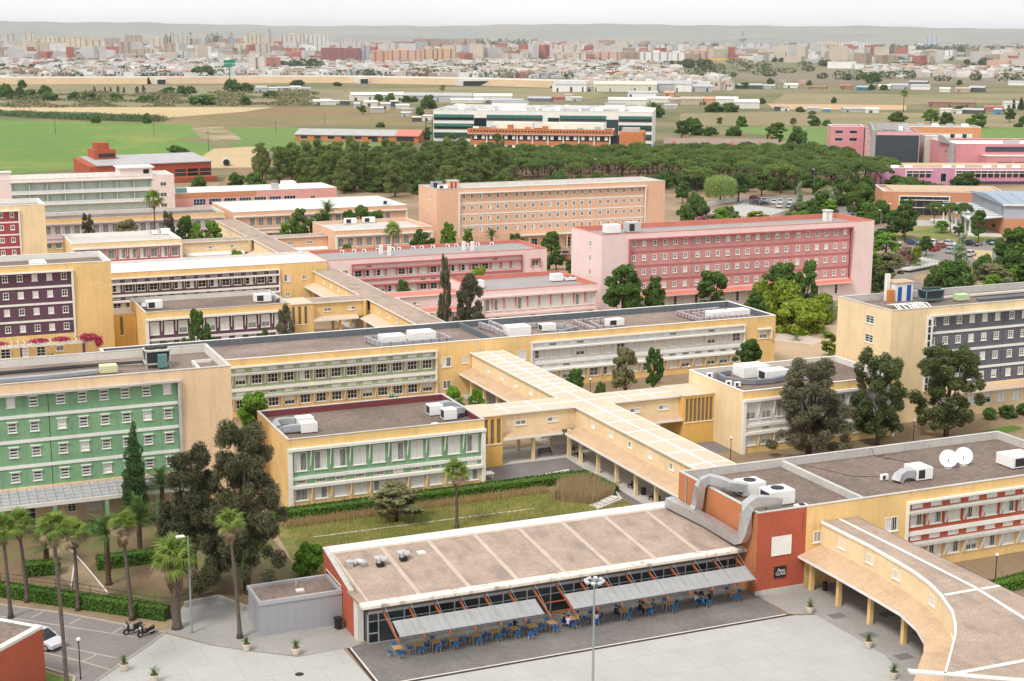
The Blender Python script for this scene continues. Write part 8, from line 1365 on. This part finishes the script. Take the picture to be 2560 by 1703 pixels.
# town
def facade_mat(name, col, win=(.10, .10, .11), cw=3.4, rh=3.1, ms=1.15):
    if name in MATS: return MATS[name]
    m = bpy.data.materials.new(name); MATS[name] = m; t, b, o = _nodes(m); gq = t.nodes.new('ShaderNodeTexCoord'); sp = t.nodes.new('ShaderNodeSeparateXYZ'); t.links.new(gq.outputs['Object'], sp.inputs[0]); cbn = t.nodes.new('ShaderNodeCombineXYZ'); t.links.new(_mathn(t, 'ADD', sp.outputs[0], sp.outputs[1]), cbn.inputs[0]); t.links.new(sp.outputs[2], cbn.inputs[1])
    bt = t.nodes.new('ShaderNodeTexBrick'); bt.offset = 0; t.links.new(cbn.outputs[0], bt.inputs['Vector']); bt.inputs['Scale'].default_value = 1; bt.inputs['Brick Width'].default_value = cw; bt.inputs['Row Height'].default_value = rh; bt.inputs['Mortar Size'].default_value = ms; bt.inputs['Mortar Smooth'].default_value = 0; bt.inputs['Color1'].default_value = (*win, 1); bt.inputs['Color2'].default_value = (*[x * 2 for x in win], 1); bt.inputs['Mortar'].default_value = (*col, 1)
    t.links.new(bt.outputs[0], b.inputs['Base Color']); b.inputs['Roughness'].default_value = .85; return m
CP = {'c': (.60, .54, .47), 'y': (.70, .60, .42), 't': (.46, .36, .29), 'n': (.36, .26, .20), 'b': (.36, .40, .46), 'o': (.58, .31, .19), 'r': (.45, .17, .12), 'w': (.72, .71, .69), 'm': (.28, .10, .10), 's': (.60, .36, .27), 'p': (.66, .43, .28), 'W': (.78, .77, .74), 'B': (.45, .52, .60), 'g': (.52, .48, .46), 'G': (.40, .46, .44), 'O': (.70, .32, .05)}
CT = [(518,5997,38.7,66.2,'c'),(583,5998,41.7,67.6,'c'),(590,5998,27.8,42.1,'y'),(487,4717,28.5,47.3,'y'),(662,6000,50.3,53.2,'y'),(735,6001,95.6,51.9,'y'),(622,4552,55.8,45,'y'),(894,6003,59.7,48.6,'t'),(681,4332,34.2,40.4,'t'),(699,4197,45.3,22.4,'t'),(763,4324,39.8,20.3,'t'),(776,4188,34.2,36.3,'t'),(1065,6006,47.7,49.1,'y'),(818,4184,49.3,22.6,'t'),(1211,6008,46.5,49.6,'t'),(886,4311,33.8,27.9,'c'),(919,4308,31.4,37,'t'),(1328,6010,35.1,50,'n'),(1364,6010,34.1,51.9,'b'),(1394,6011,22.4,50.3,'o'),(980,4165,33.9,33.7,'c'),(979,3976,50.1,36.9,'c'),(1018,3971,26.7,32,'n'),(1021,3852,21,27.8,'r'),(1041,3849,19.1,27,'o'),(1058,3847,11.9,27.8,'r'),(1014,3583,38.7,28.8,'w'),(902,3039,46.1,33,'m'),(530,2355,57.6,14.5,'w'),(556,2285,25.5,23.9,'c'),(606,2380,24.3,22,'r'),(518,5997,88.6,33.7,'c'),(976,6004,68.6,62.8,'t'),(1159,6007,69.5,66.4,'c'),(1456,6012,65,67.8,'y'),(1523,6013,29.7,68.1,'y'),(1611,6014,95.5,68.5,'c'),(1720,6016,90.2,66.1,'w'),(971,3142,44.4,31.7,'m'),(1003,3136,20,35.6,'b'),(943,2855,32.9,28,'o'),(1049,3011,66.7,28.8,'s'),(1170,3188,38.2,30,'p'),(1210,3181,38.9,30.1,'p'),(2092,6021,85,40.6,'n'),(2171,6023,60.7,49.9,'n'),(2258,6024,97.1,51.4,'n'),(2342,6025,53.8,53.5,'t'),(2400,6026,49,53.7,'t'),(1826,4070,35.9,43.2,'c'),(1543,3351,40.1,41.4,'c'),(1645,3487,26.2,38.1,'c'),(1556,3254,11.9,18.5,'r'),(1518,3126,29,22.5,'c'),(1544,3121,18.9,19.2,'r'),(1586,3114,59.5,24.2,'s'),(1598,3027,40.1,24,'n'),(1596,2906,67.6,25.1,'w'),(1708,3006,28.3,22.9,'w'),(2995,6035,44.3,39.7,'c'),(3063,6036,70.7,47.6,'n'),(2912,6034,90.8,36.4,'c'),(1485,3435,43.6,14.3,'t'),(2488,6027,75.8,26.1,'y'),(2603,6029,120.9,29.4,'w'),(1861,6018,72.8,45.9,'c'),(1995,6020,85.7,37.3,'s'),(1105,2356,12.6,12.4,'w'),(1269,2721,13.1,7.7,'O'),(3211,6038,99.1,20.8,'c'),(3257,5834,152.6,18.9,'c'),(900,1661,4.6,9.4,'W'),(858,1756,13.3,6.5,'W'),(845,1690,3.7,5.4,'W'),(1803,3142,21,25.7,'c'),(1840,3136,48.3,26.4,'s'),(4888,6064,61.8,72.7,'B'),(3345,4140,126.7,20,'W'),(3009,4173,143.7,22.9,'g'),(3367,5367,260.9,19,'G'),(2514,3993,162.7,10.6,'W'),(3527,4039,191.5,14.6,'W'),(3028,4522,114.1,16.8,'w'),(2382,3577,73.8,8.1,'w'),(4206,6054,77,39.2,'c'),(4274,6055,91.3,46.3,'y'),(4420,6057,148.8,43.2,'w'),(1690,2354,52.2,12.2,'W'),(1682,2286,16.1,9.2,'W'),(1949,2225,41,16.1,'s'),(2038,2275,30.1,17.9,'c'),(1763,2268,43.2,9.3,'o'),(2771,3618,132.9,9.3,'b'),(1969,3114,56.5,13.9,'w'),(1820,3139,38.5,10.3,'c')]
CN = {'c': 'beige apartment slab in the distant town', 'y': 'cream apartment tower in the distant town', 't': 'tan brick apartment block in the distant town', 'n': 'brown apartment block in the distant town', 'b': 'blue-grey fronted block in the distant town', 'o': 'orange rendered block in the distant town', 'r': 'brick red apartment block in the distant town', 'w': 'white apartment slab in the distant town', 'm': 'long maroon apartment slab beside the salmon ones', 's': 'salmon brick apartment slab in the distant town', 'p': 'peach apartment block next to the salmon slab', 'W': 'bright white warehouse or hall at the town edge', 'B': 'isolated blue-white glass tower on the skyline', 'g': 'wide pinkish grey warehouse at the town edge', 'G': 'very long greenish warehouse roof at the town edge', 'O': 'small bright orange building among the white houses'}
for i, (x, y, w, h, c) in enumerate(CT):
    fm = facade_mat('facade_' + c, CP[c]) if h > 11 and c not in 'WgGO' else mat('wall_' + c, CP[c], var=.05, scale=.02); d = min(max(12, w * .5), 30); t = thing('apartment_block' if c not in 'WgGO' else 'warehouse', CN[c], 'building', (x, y, 0), vaz(x, y) + R(rnd.uniform(-14, 14)), 'distant town: ' + CN[c].split(' in the')[0], local=True)
    MB().box(-w / 2, 0, 0, w / 2, d, h).obj('wall', fm, t); MB().box(-w / 2 - .4, -.4, h, w / 2 + .4, d + .4, h + .7).obj('roof', mat('town_roof', (.62, .56, .52), var=.1, scale=.02) if rnd.random() < .75 else redp, t)
    if h > 18:
        MB().box(-w * .12, d * .3, h + .7, w * .1, d * .7, h + 3.6).obj('lift_hut', mat('wall_' + c, CP[c], var=.05, scale=.02), t)
        for k in range(max(1, int(w / 16))): xx = -w / 2 + (k + .5) * 16 * w / (16 * max(1, int(w / 16))); MB().box(xx - 1.3, -1.1, 3, xx + 1.3, -.02, h - 1).obj('balcony_stack', mat('balcony_shade', (.24, .20, .18)), t)
t = thing('gantry_crane', 'yellow gantry crane in the goods yard', 'crane', (1533, 2537, 0), vaz(1533, 2537), local=True); ylw = mat('crane_yellow', (.70, .42, .03))
for x in (-16, 12):
    for y in (-4, 4): MB().box(x, y, 0, x + 1.4, y + 1.2, 14).obj('leg', ylw, t)
MB().box(-18, -1, 14, 18, 1, 16.5).obj('beam', ylw, t); MB().box(-2, -2, 11.5, 3, 2, 14).obj('trolley', ylw, t)
one(MB().tube([(1512, 5990, 0), (1512, 5990, 82)], [5, 5], 10).tube([(1512, 5990, 82), (1512, 5990, 88)], [7, 7], 10), 'water_tower', MATS['shed_grey'], 'slim grey tower rising above the town blocks', 'tower')
t = thing('water_tower', 'dark water tower with broad head among the far trees', 'tower', (3060, 4900, 0), local=True); MB().tube([(0, 0, 0), (0, 0, 40), (0, 0, 52)], [5, 4, 6], 10).obj('shaft', concl, t); MB().tube([(0, 0, 50), (0, 0, 58), (0, 0, 62)], [14, 16, 7], 12).tube([(0, 0, 62), (0, 0, 84)], [7, 5], 10).obj('head', ductg, t)
HM = [mat('house_white', (.66, .65, .63), var=.08, scale=.03), mat('house_cream', (.52, .45, .37), var=.08, scale=.03), mat('house_tan', (.34, .26, .20), var=.1, scale=.03), mat('house_red', (.36, .13, .10), var=.1, scale=.03), mat('house_grey', (.50, .49, .49), var=.1, scale=.03), mat('house_roof_tile', (.46, .27, .20), var=.1, scale=.03)]
hr = random.Random(77); HW = [0] * 7 + [1] * 4 + [2] * 2 + [3] + [4] * 3
hs = []
for i in range(5600):
    d = 2060 + 1500 * hr.random() ** 1.35; a = R(2.2) + R(27.5) * hr.random(); k = hr.random()
    if a > R(17) and d < 2060 + (a - R(17)) * 900 and False: continue
    hs.append((d, a))
for i in range(900): hs.append((hr.uniform(2250, 2950), R(hr.uniform(36.5, 45))))
for i in range(420): hs.append((hr.uniform(1560, 1980), R(hr.uniform(25.8, 31.5))))
hs.sort(); cells = set(); keep = []
for d, a in hs:
    c = (int(d / 15), int(a * d / 15))
    if c not in cells: cells.add(c); keep.append((d, a))
UH = {}
def unit_house(mi, kind):
    if (mi, kind) not in UH:
        b = MB().box(-.5, -.5, 0, .5, .5, .86 if kind else 1, 0)
        if kind: b.ext([(-.55, .85), (.55, .85), (0, 1.1)], 'x', -.52, .52, 1)
        else: b.box(-.52, -.52, 1, .52, -.46, 1.1, 0).box(-.2, -.1, 1, .2, .4, 1.3, 0)
        b.box(-.35, -.53, .12, -.2, -.505, .5, 2).box(.1, -.53, .55, .3, -.505, .8, 2).box(-.3, -.53, .55, -.1, -.505, .8, 2); UH[(mi, kind)] = b.mesh('town_house', [HM[mi], HM[5], SM['d']])
    return UH[(mi, kind)]
HL = {0: 'small white cube house in the crowded quarter behind the elevated road', 1: 'small cream house in the crowded quarter behind the elevated road', 2: 'small tan house in the crowded quarter behind the elevated road', 3: 'small dark red house in the crowded quarter behind the elevated road', 4: 'small grey house in the crowded quarter behind the elevated road'}
st = [MB() for _ in range(1)][0]; ni = 0
for d, a in keep:
    x, y = d * math.sin(a), d * math.cos(a); w, dp, h = hr.uniform(8, 17), hr.uniform(8, 14), hr.choice((3.6, 4, 6.3, 6.6, 7, 9.5)); mi = hr.choice(HW); kd = hr.random() < .2; rz = -a + R(hr.choice((-30, 5, 20)) + hr.uniform(-8, 8))
    if ni < 290 and hr.random() < .55: o = link('town_house', unit_house(mi, kd), None, (x, y, 0), rz, (w, dp, h)); tag(o, HL[mi], 'house', 'town houses: ' + HL[mi].split(' in the')[0]); ni += 1
    else:
        c, s = math.cos(rz), math.sin(rz); q4 = [(x + u * w * c - v * dp * s, y + u * w * s + v * dp * c) for u, v in ((-.5, -.5), (.5, -.5), (.5, .5), (-.5, .5))]; st.prism(q4, 0, h, mi, 5 if kd else (mi if hr.random() < .5 else 0))
for i in range(3000):
    d = 3500 + 7500 * hr.random() ** 1.3; a = R(hr.uniform(1.5, 45)); 
    if a > R(30) and hr.random() < .5: continue
    x, y = d * math.sin(a), d * math.cos(a); w, dp, h = hr.uniform(14, 46), hr.uniform(12, 26), hr.uniform(6, 24) if hr.random() < .8 else hr.uniform(24, 42); rz = -a + R(hr.uniform(-40, 40)); c, s = math.cos(rz), math.sin(rz); st.prism([(x + u * w * c - v * dp * s, y + u * w * s + v * dp * c) for u, v in ((-.5, -.5), (.5, -.5), (.5, .5), (-.5, .5))], 0, h, hr.choice((0, 1, 1, 2, 3, 4, 4)), hr.choice((0, 1, 5)))
o = link('distant_town', st.mesh('distant_town', HM)); tag(o, 'countless small roofs and blocks of the distant town', 'town'); o['kind'] = 'stuff'
struct('town_ground', [(d * math.sin(R(a)), d * math.cos(R(a))) for d, a in ((2040, 1), (2040, 28), (3600, 30), (12000, 46), (12000, 1))], .05, mat('town_ground', (.22, .19, .16), var=.2, scale=.02, col2=(.10, .11, .06), c2scale=.01))
# hills
b = MB(); prof = [(-900, 262), (0, 268), (400, 262), (700, 228), (1100, 238), (1450, 278), (1700, 262), (2000, 246), (2100, 256), (2560, 205), (3400, 190)]; cols = []
for i in range(241):
    px = -900 + i * 4300 / 240; az = R(23.352) + math.atan((px - 1280) / 3696); hh = np.interp(px, [p[0] for p in prof], [p[1] for p in prof]) + 5 * math.sin(i * .9) + 4 * math.sin(i * .37 + 1); col = []
    for j, (dd, fz) in enumerate(((14500, 0), (16500, .10 + .04 * math.sin(i * .5)), (18500, .34 + .06 * math.sin(i * .33)), (20500, .72 + .05 * math.sin(i * .21)), (22000, 1), (25000, .5))): col.append((dd * math.sin(az), dd * math.cos(az), hh * fz - (2 if j == 0 else 0)))
    cols.append(col)
for c0, c1 in zip(cols, cols[1:]):
    for j in range(5): b.face([c0[j], c1[j], c1[j + 1], c0[j + 1]])
o = link('hills', b.mesh('hills', mat('hill_scrub', (.17, .18, .15), var=.2, scale=.0008, col2=(.25, .21, .14), c2scale=.0005))); o['kind'] = 'structure'
# haze: even pale air over the whole plain
hz = bpy.data.materials.new('haze'); hz.use_nodes = True; tn = hz.node_tree; tn.nodes.clear(); mo = tn.nodes.new('ShaderNodeOutputMaterial'); pv = tn.nodes.new('ShaderNodeVolumePrincipled'); pv.inputs['Color'].default_value = (.95, .98, 1.0, 1); pv.inputs['Density'].default_value = 3.8e-5; pv.inputs['Anisotropy'].default_value = .2; tn.links.new(pv.outputs[0], mo.inputs['Volume'])
o = link('haze', MB().box(-12000, -3000, -1.2, 30000, 30000, 330).mesh('haze', hz)); o['kind'] = 'stuff'; tag(o, 'thin pale haze over the plain and the distant hills', 'haze')
